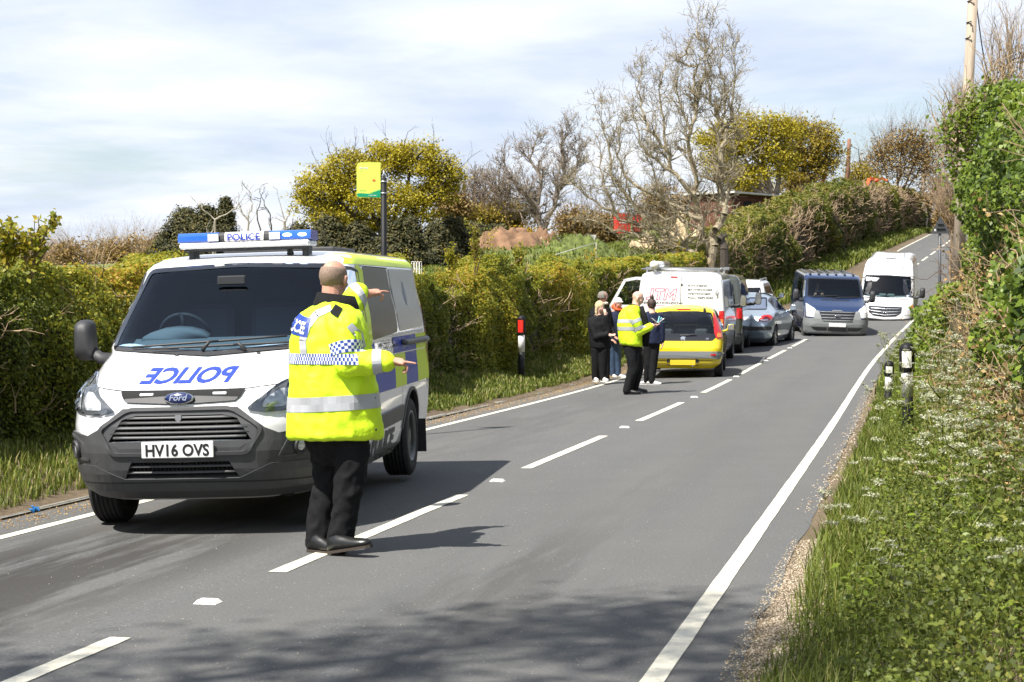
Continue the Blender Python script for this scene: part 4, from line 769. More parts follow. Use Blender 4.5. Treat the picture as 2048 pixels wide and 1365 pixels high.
# --- pale blue coupe
def coupe():
    V = empty('silver_car', label='silver blue coupe with red tail lamps standing out from the row of parked vans', cat='car')
    B = Body([(.18, 1.70, -1.65, .72, .4, .3, .12), (.30, 1.88, -1.84, .79, .5, .35, .12), (.45, 1.93, -1.90, .82, .55, .4, .12), (.60, 1.90, -1.90, .835, .6, .4, .14), (.72, 1.75, -1.86, .84, .6, .4, .14), (.82, 1.35, -1.80, .835, .6, .4, .14), (.90, .90, -1.70, .81, .5, .35, .14),
              (.95, .72, -1.35, .775, .4, .3, .12), (1.05, .52, -1.12, .72, .35, .25, .12), (1.2, .22, -.88, .655, .3, .2, .1), (1.30, -.02, -.68, .61, .3, .2, .1), (1.345, -.18, -.52, .56, .3, .2, .1), (1.37, -.3, -.42, .46, .1, .2, .05)], rear=(.38, .32), **NB)
    rw = [(-.60, .98), (.60, .98), (.50, 1.28), (-.50, 1.28)]; sw = [(.60, .93), (-.95, .97), (-.80, 1.20), (-.55, 1.285), (.05, 1.285)]; ws = [(-.66, .97), (.66, .97), (.54, 1.28), (-.54, 1.28)]
    shell(V, B, 'silver_blue', 2.44, .30, .735, [(rw, 'B', 'side_glass', True), (sw, 'R', 'side_glass', True), (sw, 'L', 'side_glass', True), (ws, 'Y', 'windscreen_glass', True)], cavz=(.60, 1.30), style=7, tw=.19, bw=.19)
    for sg in (-1, 1):
        q = [(sg * a, b) for a, b in rnd([(.50, .73), (.52, .80), (.62, .865), (.74, .87), (.81, .82), (.79, .75), (.66, .70)], .04, 3)]; tl = B.cling('tail_light', q, 'B', .012, 'lamp_red', V, .02, .05)
        q = [(sg * a, b) for a, b in rnd([(.53, .735), (.56, .765), (.72, .765), (.72, .735), (.64, .718)], .01, 2)]; B.cling('clear_lens', q, 'B', .016, 'lamp_clear', tl)
        mirror(V, .58, sg * .78, .93, sg, s=.66, tall=.2, wd=.26, m='silver_blue')
    B.cling('bumper_strip', rnd([(-.80, .50), (-.35, .49), (.35, .49), (.80, .50), (.80, .59), (.35, .585), (-.35, .585), (-.80, .59)], .03), 'B', .012, 'bumper_grey', V, .02)
    for sd_ in 'LR':
        B.cling('rubbing_strip', rnd(rect(-.85, .95, .50, .56), .02), sd_, .014, 'bumper_pale', V, .02); B.seam('door_seam', [(.80, .28), (.86, .6), (.70, .92)], sd_, parent=V); B.seam('door_seam', [(-.52, .30), (-.62, .6), (-.58, .95)], sd_, parent=V)
        b = MB(); p = B.pt(sd_, -.45, .80); b.box((-.45, p.y, .80), (.16, .04, .03), bev=.01); b.build('door_handle', 'chrome', V)
    plate('number_plate', B, 'B', 0, .70, None, 'plate_yellow', V, off=.012); seats(V, (-.05,), (-.34, .34), .62, h=.5); b = MB(); b.box((.50, 0, .86), (.3, 1.25, .12), bev=.04); b.build('dashboard', 'dash', V)
    b = MB(); b.box((-1.25, 0, .955), (.14, .5, .02), bev=.008); b.build('boot_spoiler', 'silver_blue', V); return V
V = coupe(); place(V, 7.02, 50.3, 19, -1, s=1.13, z=float(rz(50.3)) - .13)
# --- white estate ahead
def estate():
    V = empty('white_car', label='white estate car with dark rear window, mostly hidden behind the silver coupe', cat='car')
    B = Body([(.25, 2.0, -2.0, .80, .4, .3, .12), (.45, 2.2, -2.15, .88, .5, .4, .12), (.8, 2.15, -2.13, .91, .5, .4, .14), (.98, 1.5, -2.10, .90, .5, .4, .14), (1.1, 1.0, -2.06, .87, .4, .3, .12), (1.4, .5, -1.95, .79, .3, .2, .1), (1.62, .2, -1.84, .73, .3, .2, .1), (1.69, 0, -1.75, .67, .3, .2, .1), (1.72, -.3, -1.6, .55, .3, .2, .1)], rear=(.2, .2), **NB)
    rw = [(-.74, 1.08), (.74, 1.08), (.66, 1.50), (-.66, 1.50)]; sw = [(.85, 1.1), (-1.9, 1.12), (-1.7, 1.52), (.3, 1.52)]
    shell(V, B, 'van_white', 2.7, .34, .80, [(rw, 'B', 'dark_glass', False), (sw, 'R', 'dark_glass', False), (sw, 'L', 'dark_glass', False)], cavz=(.7, None), style=6)
    for sg in (-1, 1): B.cling('tail_light', rnd(rect(min(sg * .72, sg * .86), max(sg * .72, sg * .86), .85, 1.10), .03), 'B', .012, 'lamp_red', V, .02); b = MB(); b.tube([(-1.7, sg * .62, 1.68), (-1.6, sg * .62, 1.76), (.0, sg * .62, 1.76), (.1, sg * .62, 1.70)], .02, 6); b.build('roof_rail', 'silver', V); mirror(V, .7, sg * .86, 1.08, sg, s=.8, tall=.2, wd=.22)
    plate('number_plate', B, 'B', 0, .72, None, 'plate_yellow', V); return V
V = estate(); place(V, 7.95, 58.2, 15, -1)
# --- blue van coming down the hill
def bluevan():
    V = empty('blue_van', label='dark blue van with grey bumper driving down the hill towards the camera', cat='van')
    B = Body([(.26, 2.05, -2.40, .90, .3, .3, .08), (.36, 2.30, -2.42, .95, .4, .35, .10), (.60, 2.38, -2.44, .975, .4, .35, .10), (.80, 2.36, -2.44, .98, .4, .35, .11), (1.0, 2.28, -2.44, .98, .35, .3, .12), (1.15, 2.05, -2.44, .975, .35, .3, .12), (1.30, 1.66, -2.43, .965, .3, .25, .12), (1.36, 1.52, -2.43, .955, .3, .25, .12),
              (1.65, 1.22, -2.41, .925, .25, .2, .10), (1.95, .92, -2.39, .885, .22, .2, .10), (2.02, .78, -2.37, .86, .2, .2, .10), (2.06, .62, -2.34, .82, .2, .2, .08), (2.075, .4, -2.28, .75, .2, .2, .05)], **NB, crown=.01)
    ws = [(-.85, 1.40), (0, 1.37), (.85, 1.40), (.80, 1.96), (0, 1.975), (-.80, 1.96)]; fw = [(1.35, 1.38), (.45, 1.33), (.40, 1.92), (.85, 1.92)]
    shell(V, B, 'blue_paint', 2.93, .345, .86, [(ws, 'Y', 'windscreen_glass', True), (fw, 'R', 'side_glass', True), (fw, 'L', 'side_glass', True)], cavz=(.7, None), tw=.215)
    for w_ in ([(.25, 1.38), (-.75, 1.38), (-.75, 1.90), (.22, 1.90)],): B.cling('side_window', rnd(w_, .05), 'R', .004, 'dark_glass', V)
    bp = 'bumper_pale'
    B.cling('bumper', rnd([(-1.28, .34), (1.28, .34), (1.32, .60), (1.26, .80), (.72, .80), (.70, 1.02), (.56, 1.03), (.53, .94), (.46, .74), (-.46, .74), (-.53, .94), (-.56, 1.03), (-.70, 1.02), (-.72, .80), (-1.26, .80), (-1.32, .60)], .03, 2), 'S', .022, bp, V, .05, .08)
    B.cling('air_intake', rnd([(-.80, .545), (-.62, .42), (.62, .42), (.80, .545)], .03), 'S', .026, 'gloss_black', V); B.cling('intake_lip', rnd([(-.95, .38), (.95, .38), (.80, .425), (-.80, .425)], .01), 'S', .034, bp, V, .01)
    for a in (-.30, .30): B.cling('tow_cover', rect(a - .012, a + .012, .42, .545), 'S', .03, bp, V, .01)
    B.cling('grille', rnd([(-.47, .735), (.47, .735), (.54, 1.025), (-.54, 1.025)], .03), 'Y', .010, 'gloss_black', V)
    for k, z in enumerate((.755, .835, .925, 1.01)): b = MB(); hw = .46 + k * .025; b.tube([B.pt('Y', a, z) + Vector((.028, 0, 0)) for a in np.linspace(-hw, hw, 7)], [(.012, .018)] * 7, 6); b.build('grille_bar', bp, V)
    p = B.pt('Y', 0, .88); b = MB(); b.lathe([(.001, .03), (.9, .03), (1., .02), (1., 0)], 24, axis='x'); b.v = [(p.x + .03 + x, y * .10, .88 + z * .042) for x, y, z in b.v]; bd = b.build('badge', 'chrome', V); b = MB(); b.lathe([(.001, .034), (.84, .034)], 24, axis='x'); b.v = [(p.x + .03 + x, y * .10, .88 + z * .042) for x, y, z in b.v]; b.build('badge_field', 'badge_blue', bd)
    flattext('badge_text', 'Ford', .04, 'chrome', bd, Matrix(((0, 0, 1, p.x + .066), (1, 0, 0, 0), (0, 1, 0, .862), (0, 0, 0, 1))), .01, slant=.2)
    for sg in (-1, 1):
        q = [(sg * a, b) for a, b in rnd([(.58, .84), (.60, .98), (.70, 1.10), (.90, 1.20), (.98, 1.22), (1.0, .84)], .02, 3)]; q = q if sg > 0 else q[::-1]; h = B.cling('headlight', q, 'S', .012, 'lamp_clear', V, .02, .06)
        q = [(sg * a, b) for a, b in rnd([(.80, 1.02), (.86, 1.14), (.96, 1.14), (.96, 1.02)], .03, 3)]; B.cling('indicator', q if sg > 0 else q[::-1], 'S', .016, 'lamp_amber_clear', h); q = [(sg * a, b) for a, b in rnd(rect(.66, .92, .86, .98), .04, 3)]; B.cling('reflector', q if sg > 0 else q[::-1], 'S', .016, 'lamp_white', h); mirror(V, 1.32, sg * .93, 1.36, sg, s=1.15, tall=.31, wd=.16)
    B.cling('bonnet_vent', rnd(rect(-.42, .46, 1.315, 1.345), .01), 'Y', .004, 'gloss_black', V); plate('number_plate', B, 'Y', 0, .62, None, 'plate_white', V, off=.04); wiper(V, B, (-.70, 1.405), (.10, 1.45)); wiper(V, B, (.05, 1.395), (.75, 1.42)); B.cling('bonnet_badge', rect(-.15, .15, 1.035, 1.055), 'Y', .01, bp, V)
    for sd_ in 'LR': B.seam('door_seam', [(1.15, .42), (1.2, .9), (1.3, 1.35)], sd_, parent=V); B.seam('door_seam', [(.35, .40), (.35, 1.95)], sd_, parent=V); B.seam('door_seam', [(-.85, .40), (-.85, 1.95)], sd_, parent=V); B.cling('rubbing_strip', rect(-.9, .95, .62, .72), sd_, .012, 'black_plastic', V, .01)
    b = MB(); 
    for y in np.linspace(-.68, .68, 6): bb = MB(); bb.box((-.75, y, 2.088), (2.7, .07, .016), bev=.006); bb.build('roof_rib', 'blue_paint', V)
    b = MB(); b.tube([(.55, .65, 2.07), (.50, .65, 2.35)], [.006, .003], 5); b.build('aerial', 'black_plastic', V)
    b = MB(); b.box((1.22, 0, 1.28), (.5, 1.7, .14), bev=.05); b.build('dashboard', 'dash', V); steering(V, .92, -.42, 1.38, .21); seats(V, (.35,), (-.45, .2, .6), 1.05); b = MB(); b.box((-.05, 0, 1.3), (.03, 1.7, 1.2)); b.build('bulkhead', 'interior', V)
    return V
BV = bluevan(); place(BV, 10.15, 55.55, 3.5, 1, roll=-1.8, pitch=.075, z=.50)
# --- tall white police van behind it
def tallvan():
    V = empty('tall_police_van', label='tall white police van with black windscreen behind the dark blue van', cat='police van')
    B = Body([(.28, 2.35, -3.2, .90, .3, .3, .08), (.36, 2.62, -3.2, .96, .5, .4, .12), (.62, 2.70, -3.2, .985, .5, .4, .13), (.85, 2.68, -3.2, .99, .5, .4, .14), (1.05, 2.58, -3.2, .99, .5, .4, .15), (1.20, 2.30, -3.2, .99, .5, .4, .15), (1.38, 1.92, -3.2, .98, .4, .35, .15), (1.45, 1.80, -3.2, .975, .35, .3, .15),
              (1.75, 1.56, -3.19, .955, .3, .25, .14), (2.12, 1.28, -3.18, .925, .3, .25, .14), (2.2, 1.20, -3.17, .915, .3, .25, .14), (2.50, .88, -3.15, .87, .3, .25, .14), (2.64, .62, -3.12, .80, .3, .3, .12), (2.70, .35, -3.08, .70, .3, .3, .1), (2.72, .1, -3.0, .6, .3, .3, .1)], **NB)
    ws = [(-.88, 1.43), (0, 1.40), (.88, 1.43), (.82, 2.14), (0, 2.17), (-.82, 2.14)]; fw = [(1.75, 1.42), (.85, 1.38), (.85, 2.05), (1.3, 2.05)]
    shell(V, B, 'van_white', 3.66, .35, .86, [(ws, 'Y', 'windscreen_glass', True), (fw, 'L', 'side_glass', False), (fw, 'R', 'side_glass', False)], cavz=(.8, None), tw=.22)
    B.cling('bumper', rnd([(-1.28, .34), (1.28, .34), (1.32, .60), (1.26, .76), (.7, .74), (.0, .70), (-.7, .74), (-1.26, .76), (-1.32, .60)], .03), 'S', .022, 'bumper_grey', V, .05, .08)
    B.cling('air_intake', rnd([(-.62, .60), (.62, .60), (.70, .70), (0, .675), (-.70, .70)], .02), 'S', .026, 'gloss_black', V); B.cling('chin', rnd(rect(-.95, .95, .33, .375), .01), 'S', .04, 'silver', V, .01)
    B.cling('grille', rnd([(-.58, .93), (-.40, .82), (0, .79), (.40, .82), (.58, .93), (.60, 1.13), (-.60, 1.13)], .04, 3), 'Y', .010, 'gloss_black', V)
    for k, z in enumerate((.90, .99, 1.08)): hw = (.50, .57, .59)[k]; b = MB(); b.tube([B.pt('Y', a, z - .05 * (1 - abs(a) / hw) * (1 - k * .4)) + Vector((.022, 0, 0)) for a in np.linspace(-hw, hw, 9)], [(.010, .020)] * 9, 6); b.build('grille_bar', 'silver', V)
    p = B.pt('Y', 0, .97); c = Vector((p.x + .045, 0, .965)); b = MB(); b.tube([c + Vector((0, .115 * math.cos(a), .115 * math.sin(a))) for a in np.linspace(0, 2 * PI, 25)], .011, 6); bd = b.build('badge_ring', 'chrome', V)
    for k in range(3): a = PI / 2 + k * 2 * PI / 3; b = MB(); b.tube([c, c + Vector((0, .112 * math.cos(a), .112 * math.sin(a)))], [.018, .004], 4); b.build('badge_spoke', 'chrome', bd)
    for sg in (-1, 1):
        q = [(sg * a, b) for a, b in rnd([(.66, .86), (.64, .98), (.70, 1.10), (.92, 1.20), (1.12, 1.22), (1.14, 1.05), (.95, .88)], .03, 3)]; q = q if sg > 0 else q[::-1]; h = B.cling('headlight', q, 'S', .012, 'lamp_clear', V, .02, .06); q = [(sg * a, b) for a, b in rnd([(.93, 1.08), (.95, 1.17), (1.08, 1.19), (1.08, 1.08)], .02, 3)]; B.cling('indicator', q if sg > 0 else q[::-1], 'S', .016, 'lamp_orange', h)
        q = [(sg * a, b) for a, b in rnd([(.36, 1.355), (.80, 1.36), (.76, 1.385), (.36, 1.385)], .006, 2)]; B.cling('bonnet_vent', q if sg > 0 else q[::-1], 'Y', .005, 'gloss_black', V); mirror(V, 1.62, sg * .97, 1.50, sg, s=1.25, tall=.30, wd=.17)
        B.cling('roof_lamp', rnd(rect(sg * .50 - .07, sg * .50 + .07, 2.40, 2.43), .01), 'Y', .016, 'silver', V, .02)
    B.cling('crest', rnd([(0, 2.34), (.035, 2.39), (.02, 2.45), (-.02, 2.45), (-.035, 2.39)], .01), 'Y', .006, 'crest_grey', V)
    B.words('bonnet_text', 'POLICE', 'Y', 0, 1.235, .075, 'print_gold', .004, V, flip=True, wide=1.35, bold=.012); plate('number_plate', B, 'Y', .0, .515, None, 'plate_white', V, off=.04)
    b = MB(); p = B.pt('Y', -.6, 2.05); B.cling('windscreen_sticker', rnd([(-.80, 2.04), (-.78, 1.94), (-.40, 1.94), (-.30, 2.06), (-.78, 2.08)], .02), 'Y', .006, 'print_grey', V); B.cling('sticker_red', rnd(rect(-.74, -.55, 1.98, 2.03), .01), 'Y', .008, 'print_pink', V); B.cling('permit_disc', [(.74 + .045 * math.cos(a), 1.49 + .045 * math.sin(a)) for a in np.linspace(0, 2 * PI, 13)[:-1]], 'Y', .006, 'lamp_white', V)
    for y in (-.3, .3): b = MB(); q = B.pt('Y', y, 1.5); b.box((q.x - .25, y * .5 - .0, 1.45), (.15, .30, .13), bev=.05); b.build('dash_kit', 'bumper_pale', V)
    b = MB(); b.box((1.5, 0, 1.36), (.5, 1.7, .14), bev=.05); b.build('dashboard', 'dash', V); steering(V, 1.2, -.45, 1.46, .21); seats(V, (.65,), (-.45, .45), 1.15); b = MB(); b.box((.2, 0, 1.6), (.03, 1.7, 1.5)); b.build('bulkhead', 'interior', V)
    for sd_ in 'LR': ed = [2.0, 1.35, .7, 0, -.7, -1.4, -2.1, -3.1]; [B.cling('livery_block', rect(b_, a, .75, 1.3), sd_, .004, 'hivis_yellow' if k % 2 == 0 else 'police_blue', V, step=.3) for k, (a, b_) in enumerate(zip(ed, ed[1:]))]
    b = MB(); b.box((.1, 0, 2.77), (.5, .40, .07), bev=.03); b.build('roof_vent', 'van_white', V); b = MB(); b.tube([(0, .5, 2.74), (-.05, .5, 2.90)], .01, 5); b.build('aerial', 'black_plastic', V); return V
V = tallvan(); place(V, 14.05, 64.6, 15, 1, roll=-2.5, pitch=.10, z=.62)
# ================================================================ plants
def unit(v): return v / np.maximum(np.linalg.norm(v, axis=-1, keepdims=True), 1e-9)
def leaves(P, N_, size, asp=.62, fold=.12, rng=RNG):
    """one folded leaf (4 corners) per point"""
    n = len(P); N_ = unit(N_ + rng.normal(0, .55, (n, 3))); T = unit(np.cross(N_, rng.normal(0, 1, (n, 3)))); B = np.cross(N_, T); s = (np.broadcast_to(size, (n,)) * rng.uniform(.7, 1.3, n))[:, None]
    return np.stack([P - T * s * .5, P + B * s * asp * .5 + N_ * s * fold, P + T * s * .5, P - B * s * asp * .5 + N_ * s * fold], 1)
def fbm(P, sc, seed=0., oct_=3):
    """cheap smooth noise in [-1, 1] for an (n, 3) array"""
    v = np.zeros(len(P)); a = 1.; k = sc; r = np.random.default_rng(int(seed * 13 + 5))
    for _ in range(oct_):
        for _ in range(4):
            d = r.normal(0, 1, 3); d /= np.linalg.norm(d); v += a * np.sin(P @ d * k * 2.2 + r.uniform(0, 6.28)) / 4
        a *= .55; k *= 2.1
    return v / 1.2
def blades(P, h, wd, lean=.35, rng=RNG):
    n = len(P); a = rng.uniform(0, 2 * PI, n); d = np.stack([np.cos(a), np.sin(a), np.zeros(n)], 1); q = np.stack([-np.sin(a), np.cos(a), np.zeros(n)], 1); h = np.broadcast_to(h, (n,)) * rng.uniform(.5, 1.3, n); w_ = (np.broadcast_to(wd, (n,)) * .5)[:, None]
    ln = (rng.uniform(.05, 1, n) * lean * h)[:, None]; U = np.array([0, 0, 1.]); m1 = P + U * (h * .6)[:, None] + d * ln * .35; tip = P + U * h[:, None] * .95 + d * ln
    return np.concatenate([np.stack([P - q * w_, P + q * w_, m1 + q * w_ * .8, m1 - q * w_ * .8], 1), np.stack([m1 - q * w_ * .8, m1 + q * w_ * .8, tip + q * w_ * .12, tip - q * w_ * .12], 1)])
def tubes(segs, sides=4):
    """segs: (n, 8): p0, p1, r0, r1 -> quads"""
    S = np.asarray(segs, float); p0, p1 = S[:, :3], S[:, 3:6]; t = unit(p1 - p0); a = unit(np.cross(t, np.where(np.abs(t[:, 2:3]) < .9, [[0, 0, 1.]], [[1., 0, 0]]))); b = np.cross(t, a); out_ = []
    for k in range(sides):
        A0, A1 = 2 * PI * k / sides, 2 * PI * (k + 1) / sides; d0 = a * math.cos(A0) + b * math.sin(A0); d1 = a * math.cos(A1) + b * math.sin(A1)
        out_.append(np.stack([p0 + d0 * S[:, 6:7], p0 + d1 * S[:, 6:7], p1 + d1 * S[:, 7:8], p1 + d0 * S[:, 7:8]], 1))
    return np.concatenate(out_)
def twigs(p, d, ln, r, depth, rng, out_, up=.25, spread=.7, kids=4, seg=3, crook=.22, tips=None, minr=.006):
    """a crooked twig with side twigs"""
    d = d / np.linalg.norm(d); q = p.copy(); L_ = ln / seg; pts = []
    for i in range(seg):
        d = d + rng.normal(0, crook, 3) + np.array([0, 0, up * .35]); d /= np.linalg.norm(d); e = q + d * L_ * rng.uniform(.8, 1.2); r1 = max(r * (1 - .8 * (i + 1) / seg), minr * .7); r0 = max(r * (1 - .8 * i / seg), minr * .7); out_.append((*q, *e, r0, r1)); pts.append((e, d.copy(), r1)); q = e
    if tips is not None: tips.append(q)
    if depth > 0:
        for k in range(kids):
            i = rng.integers(0, seg); e, dd, rr = pts[i]; nd = dd + rng.normal(0, spread, 3) + np.array([0, 0, up]); twigs(e, nd, ln * rng.uniform(.45, .75), max(rr * .7, minr), depth - 1, rng, out_, up, spread, kids, seg, crook, tips, minr)
def limb(pts, r0, r1, out_, rng, sub=4, jit=.06):
    """a main limb through the given points, broken into crooked pieces; returns points along it"""
    P = np.array([tuple(p) for p in pts]); n = (len(P) - 1) * sub; t = np.linspace(0, len(P) - 1, n + 1); Q = np.stack([np.interp(t, np.arange(len(P)), P[:, i]) for i in range(3)], 1); L_ = np.linalg.norm(P[-1] - P[0]); Q[1:-1] += rng.normal(0, jit * L_ / 6, (n - 1, 3)); R_ = np.linspace(r0, r1, n + 1)
    for i in range(n): out_.append((*Q[i], *Q[i + 1], R_[i], R_[i + 1]))
    return Q, R_
def wood(name, segs, m, parent, sides=5): S = np.array(segs); return npmesh(name, tubes(S, sides), 4, None, m, parent)
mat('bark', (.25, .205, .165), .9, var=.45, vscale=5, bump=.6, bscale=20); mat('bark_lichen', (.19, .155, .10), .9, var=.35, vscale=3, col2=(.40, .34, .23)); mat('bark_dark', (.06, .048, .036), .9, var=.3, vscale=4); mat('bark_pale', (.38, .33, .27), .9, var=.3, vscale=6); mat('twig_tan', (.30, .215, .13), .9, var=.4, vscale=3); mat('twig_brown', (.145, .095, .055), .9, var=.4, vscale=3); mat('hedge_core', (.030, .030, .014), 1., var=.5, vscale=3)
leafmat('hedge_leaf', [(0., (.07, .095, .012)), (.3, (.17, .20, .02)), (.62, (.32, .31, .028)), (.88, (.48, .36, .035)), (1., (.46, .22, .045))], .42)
leafmat('verge_leaf', [(0., (.05, .06, .014)), (.35, (.095, .13, .02)), (.7, (.17, .205, .032)), (.9, (.28, .27, .06)), (1., (.34, .25, .12))])
leafmat('far_hedge_leaf', [(0., (.045, .065, .014)), (.4, (.13, .155, .022)), (.75, (.27, .24, .04)), (1., (.33, .23, .06))])
leafmat('fresh_leaf', [(0., (.045, .08, .012)), (.4, (.13, .19, .02)), (.8, (.25, .32, .035)), (1., (.36, .38, .07))], rough=.45)
leafmat('oak_leaf', [(0., (.17, .15, .014)), (.5, (.38, .32, .022)), (1., (.54, .44, .035))]); leafmat('olive_leaf', [(0., (.12, .10, .015)), (.5, (.28, .22, .025)), (1., (.42, .30, .035))])
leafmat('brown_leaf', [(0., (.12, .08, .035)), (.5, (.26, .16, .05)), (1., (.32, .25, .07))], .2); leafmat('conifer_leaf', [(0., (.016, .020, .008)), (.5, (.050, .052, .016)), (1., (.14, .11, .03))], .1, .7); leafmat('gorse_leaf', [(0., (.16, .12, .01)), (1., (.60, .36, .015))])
leafmat('grass_blade', [(0., (.06, .09, .014)), (.5, (.155, .195, .026)), (.85, (.29, .29, .065)), (1., (.42, .35, .17))]); leafmat('dry_grass', [(0., (.16, .12, .06)), (1., (.42, .33, .19))], .2); leafmat('petal', [(0., (.34, .37, .21)), (1., (.58, .57, .43))], .3)
def hedge(name, y0, y1, side, sf, hf, thick, dens, leafm, label, size=None, bias=(.5, .5), group=None, lump=.28, seed=1, warm=.35, step=1.0, cat='hedge', twm=None, twn=0, core=True, twl=.5):
    """side -1: left of the road. sf(y): distance of its face from the centre line, hf(y): height over the road"""
    rng = np.random.default_rng(seed); P = []; Nn = []; S_ = []; T_ = []; U = []
    root = empty(name, rpt((y0 + y1) / 2, side * (sf((y0 + y1) / 2) + thick / 2)), 0, label=label, cat=cat, group=group); o0 = np.array(root.location)
    for y in np.arange(y0, y1, step):
        h = hf(y); sz = (size or (lambda d: max(.045, .0017 * d)))(y); A = (h + thick * .8 + .3) * step * 1.05; n = int(dens * A / (sz * sz * .31)); yy = rng.uniform(y, y + step, n)
        u = rng.uniform(0, h + thick * .8, n) ; front = u < h; z = np.where(front, u, h); s = np.where(front, 0, u - h); s = s + np.where(front, .22 * (u / h) ** 3, .22) ; dep = rng.exponential(.10, n); dep = np.minimum(dep, .5)
        s = np.where(front, s + dep, s); z = np.where(front, z, z - dep * .8)
        cur = np.stack([yy, z * 1.0 + s * .6, s * .8], 1); nz = fbm(cur, .75, seed) * lump + fbm(cur, 2.6, seed + 3) * lump * .35; s = s - np.where(front, nz, 0); z = z + np.where(front, 0, nz * .9)
        k = np.sqrt(1 + rsl(yy) ** 2); ss_ = (sf(y) + s); ss_w = np.array([wide(q, side * 1.) for q in yy]) * side; X = rx(yy) + side * ss_ * ss_w / k; Y = yy - side * ss_ * rsl(yy) / k; G = ground(X, Y)
        zb = rz(yy); top = zb + z; Z = np.maximum(top, G + .05); keep = (top > G - .1); nx = np.where(front, -side * 1., 0.) ; nn = np.stack([nx * .8 + rng.normal(0, .2, n), -.35 * np.ones(n), np.where(front, .45, 1.2)], 1)
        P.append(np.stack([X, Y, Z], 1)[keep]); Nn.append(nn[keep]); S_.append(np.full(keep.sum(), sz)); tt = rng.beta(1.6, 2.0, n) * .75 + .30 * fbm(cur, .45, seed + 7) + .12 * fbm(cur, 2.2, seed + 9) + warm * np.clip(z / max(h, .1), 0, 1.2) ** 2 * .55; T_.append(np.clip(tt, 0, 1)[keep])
    # young shoots standing up out of the trimmed top
    for _ in range(int((y1 - y0) * 7)):
        y = rng.uniform(y0, y1); s0_ = sf(y) + rng.uniform(.15, thick); p = rpt(y, side * s0_, hf(y) - .08); hh = rng.exponential(.10) + .08; m_ = int(8 + hh * 60); t = rng.uniform(0, 1, m_); q = np.array(p)[None] + np.stack([rng.normal(0, .03, m_) + t * rng.normal(0, .06), rng.normal(0, .03, m_), t * (hh + .08)], 1); P.append(q); Nn.append(rng.normal(0, 1, (m_, 3)) + [0, 0, .6]); S_.append(np.full(m_, max(.035, .0014 * y))); T_.append(np.clip(rng.uniform(.35, .95, m_) + warm * .3, 0, 1))
    P = np.concatenate(P); Nn = np.concatenate(Nn); S_ = np.concatenate(S_); T_ = np.concatenate(T_)
    npmesh('foliage', leaves(P - o0, Nn, S_, rng=rng), 4, T_, leafm, root)['kind'] = 'stuff'
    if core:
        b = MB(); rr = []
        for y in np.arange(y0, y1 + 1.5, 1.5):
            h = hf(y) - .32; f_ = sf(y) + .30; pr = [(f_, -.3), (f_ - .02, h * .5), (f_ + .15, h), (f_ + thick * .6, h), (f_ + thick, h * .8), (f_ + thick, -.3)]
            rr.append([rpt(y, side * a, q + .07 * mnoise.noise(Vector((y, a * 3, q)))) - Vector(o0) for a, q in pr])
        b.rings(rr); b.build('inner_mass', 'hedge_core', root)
    if twm:
        segs = []
        for _ in range(twn):
            y = rng.uniform(y0, y1); h = hf(y); z = rng.uniform(.1, 1.02) * h; s = sf(y) + (.1 if z < h * .95 else rng.uniform(0, thick)); p = rpt(y, side * s, z); g = gz(p.x, p.y)
            if p.z < g: continue
            q = np.array(p) - o0; q[0] -= -side * .05; twigs(q, np.array([-side * rng.uniform(0, .8), rng.normal(0, .6), rng.uniform(.1, .9)]), twl * rng.uniform(.5, 1.5), .010, 1, rng, segs, .12, .5, 3, 3, .28, None, max(.004, .00022 * y))
        o = wood('twig', segs, twm, root, 3); o['kind'] = 'stuff'
    return root
HL = lambda y: float(np.interp(y, [5, 16, 30, 42, 52, 59, 64, 70, 85, 100, 150, 200], [1.85, 1.93, 2.08, 2.25, 2.3, 2.4, 2.65, 3.0, 3.5, 3.8, 3.7, 3.5]))
SL = lambda y: float(np.interp(y, [5, 12, 20, 40, 60, 200], [4.35, 4.15, 4.15, 4.1, 4.5, 4.6]))
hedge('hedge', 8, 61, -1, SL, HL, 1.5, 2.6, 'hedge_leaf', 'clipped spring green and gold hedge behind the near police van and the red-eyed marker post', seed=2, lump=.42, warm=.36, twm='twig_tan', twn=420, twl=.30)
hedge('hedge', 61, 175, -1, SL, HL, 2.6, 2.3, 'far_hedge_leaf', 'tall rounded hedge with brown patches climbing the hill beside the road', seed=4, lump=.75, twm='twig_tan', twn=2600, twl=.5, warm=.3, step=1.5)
HR = lambda y: float(np.interp(y, [4, 12, 15, 20, 25, 32, 45, 60, 80, 200], [2.4, 2.9, 3.3, 4.1, 4.6, 5.2, 5.8, 5.3, 4.6, 4.0]))
SR = lambda y: float(np.interp(y, [4, 9, 14, 20, 26, 31, 36, 50, 80, 200], [4.6, 4.5, 4.6, 4.85, 4.95, 4.9, 4.3, 4.5, 5.2, 5.2]))
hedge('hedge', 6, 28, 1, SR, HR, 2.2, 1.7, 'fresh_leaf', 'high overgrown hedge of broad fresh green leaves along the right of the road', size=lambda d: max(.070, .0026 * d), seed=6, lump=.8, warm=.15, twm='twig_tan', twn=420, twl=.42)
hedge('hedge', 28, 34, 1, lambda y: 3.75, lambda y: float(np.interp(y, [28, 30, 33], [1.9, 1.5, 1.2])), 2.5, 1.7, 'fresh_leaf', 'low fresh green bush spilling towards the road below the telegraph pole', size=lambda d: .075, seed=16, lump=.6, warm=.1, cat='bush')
hedge('hedge', 35, 190, 1, lambda y: 5.0, lambda y: float(np.interp(y, [34, 45, 60, 80, 120], [2.2, 2.4, 3.0, 4.2, 4.0])), 2.6, 1.6, 'brown_leaf', 'brown unleafed hedge beyond the telegraph pole on the right', seed=8, lump=.6, warm=.1, twm='twig_brown', twn=1600, twl=.9, step=2.)
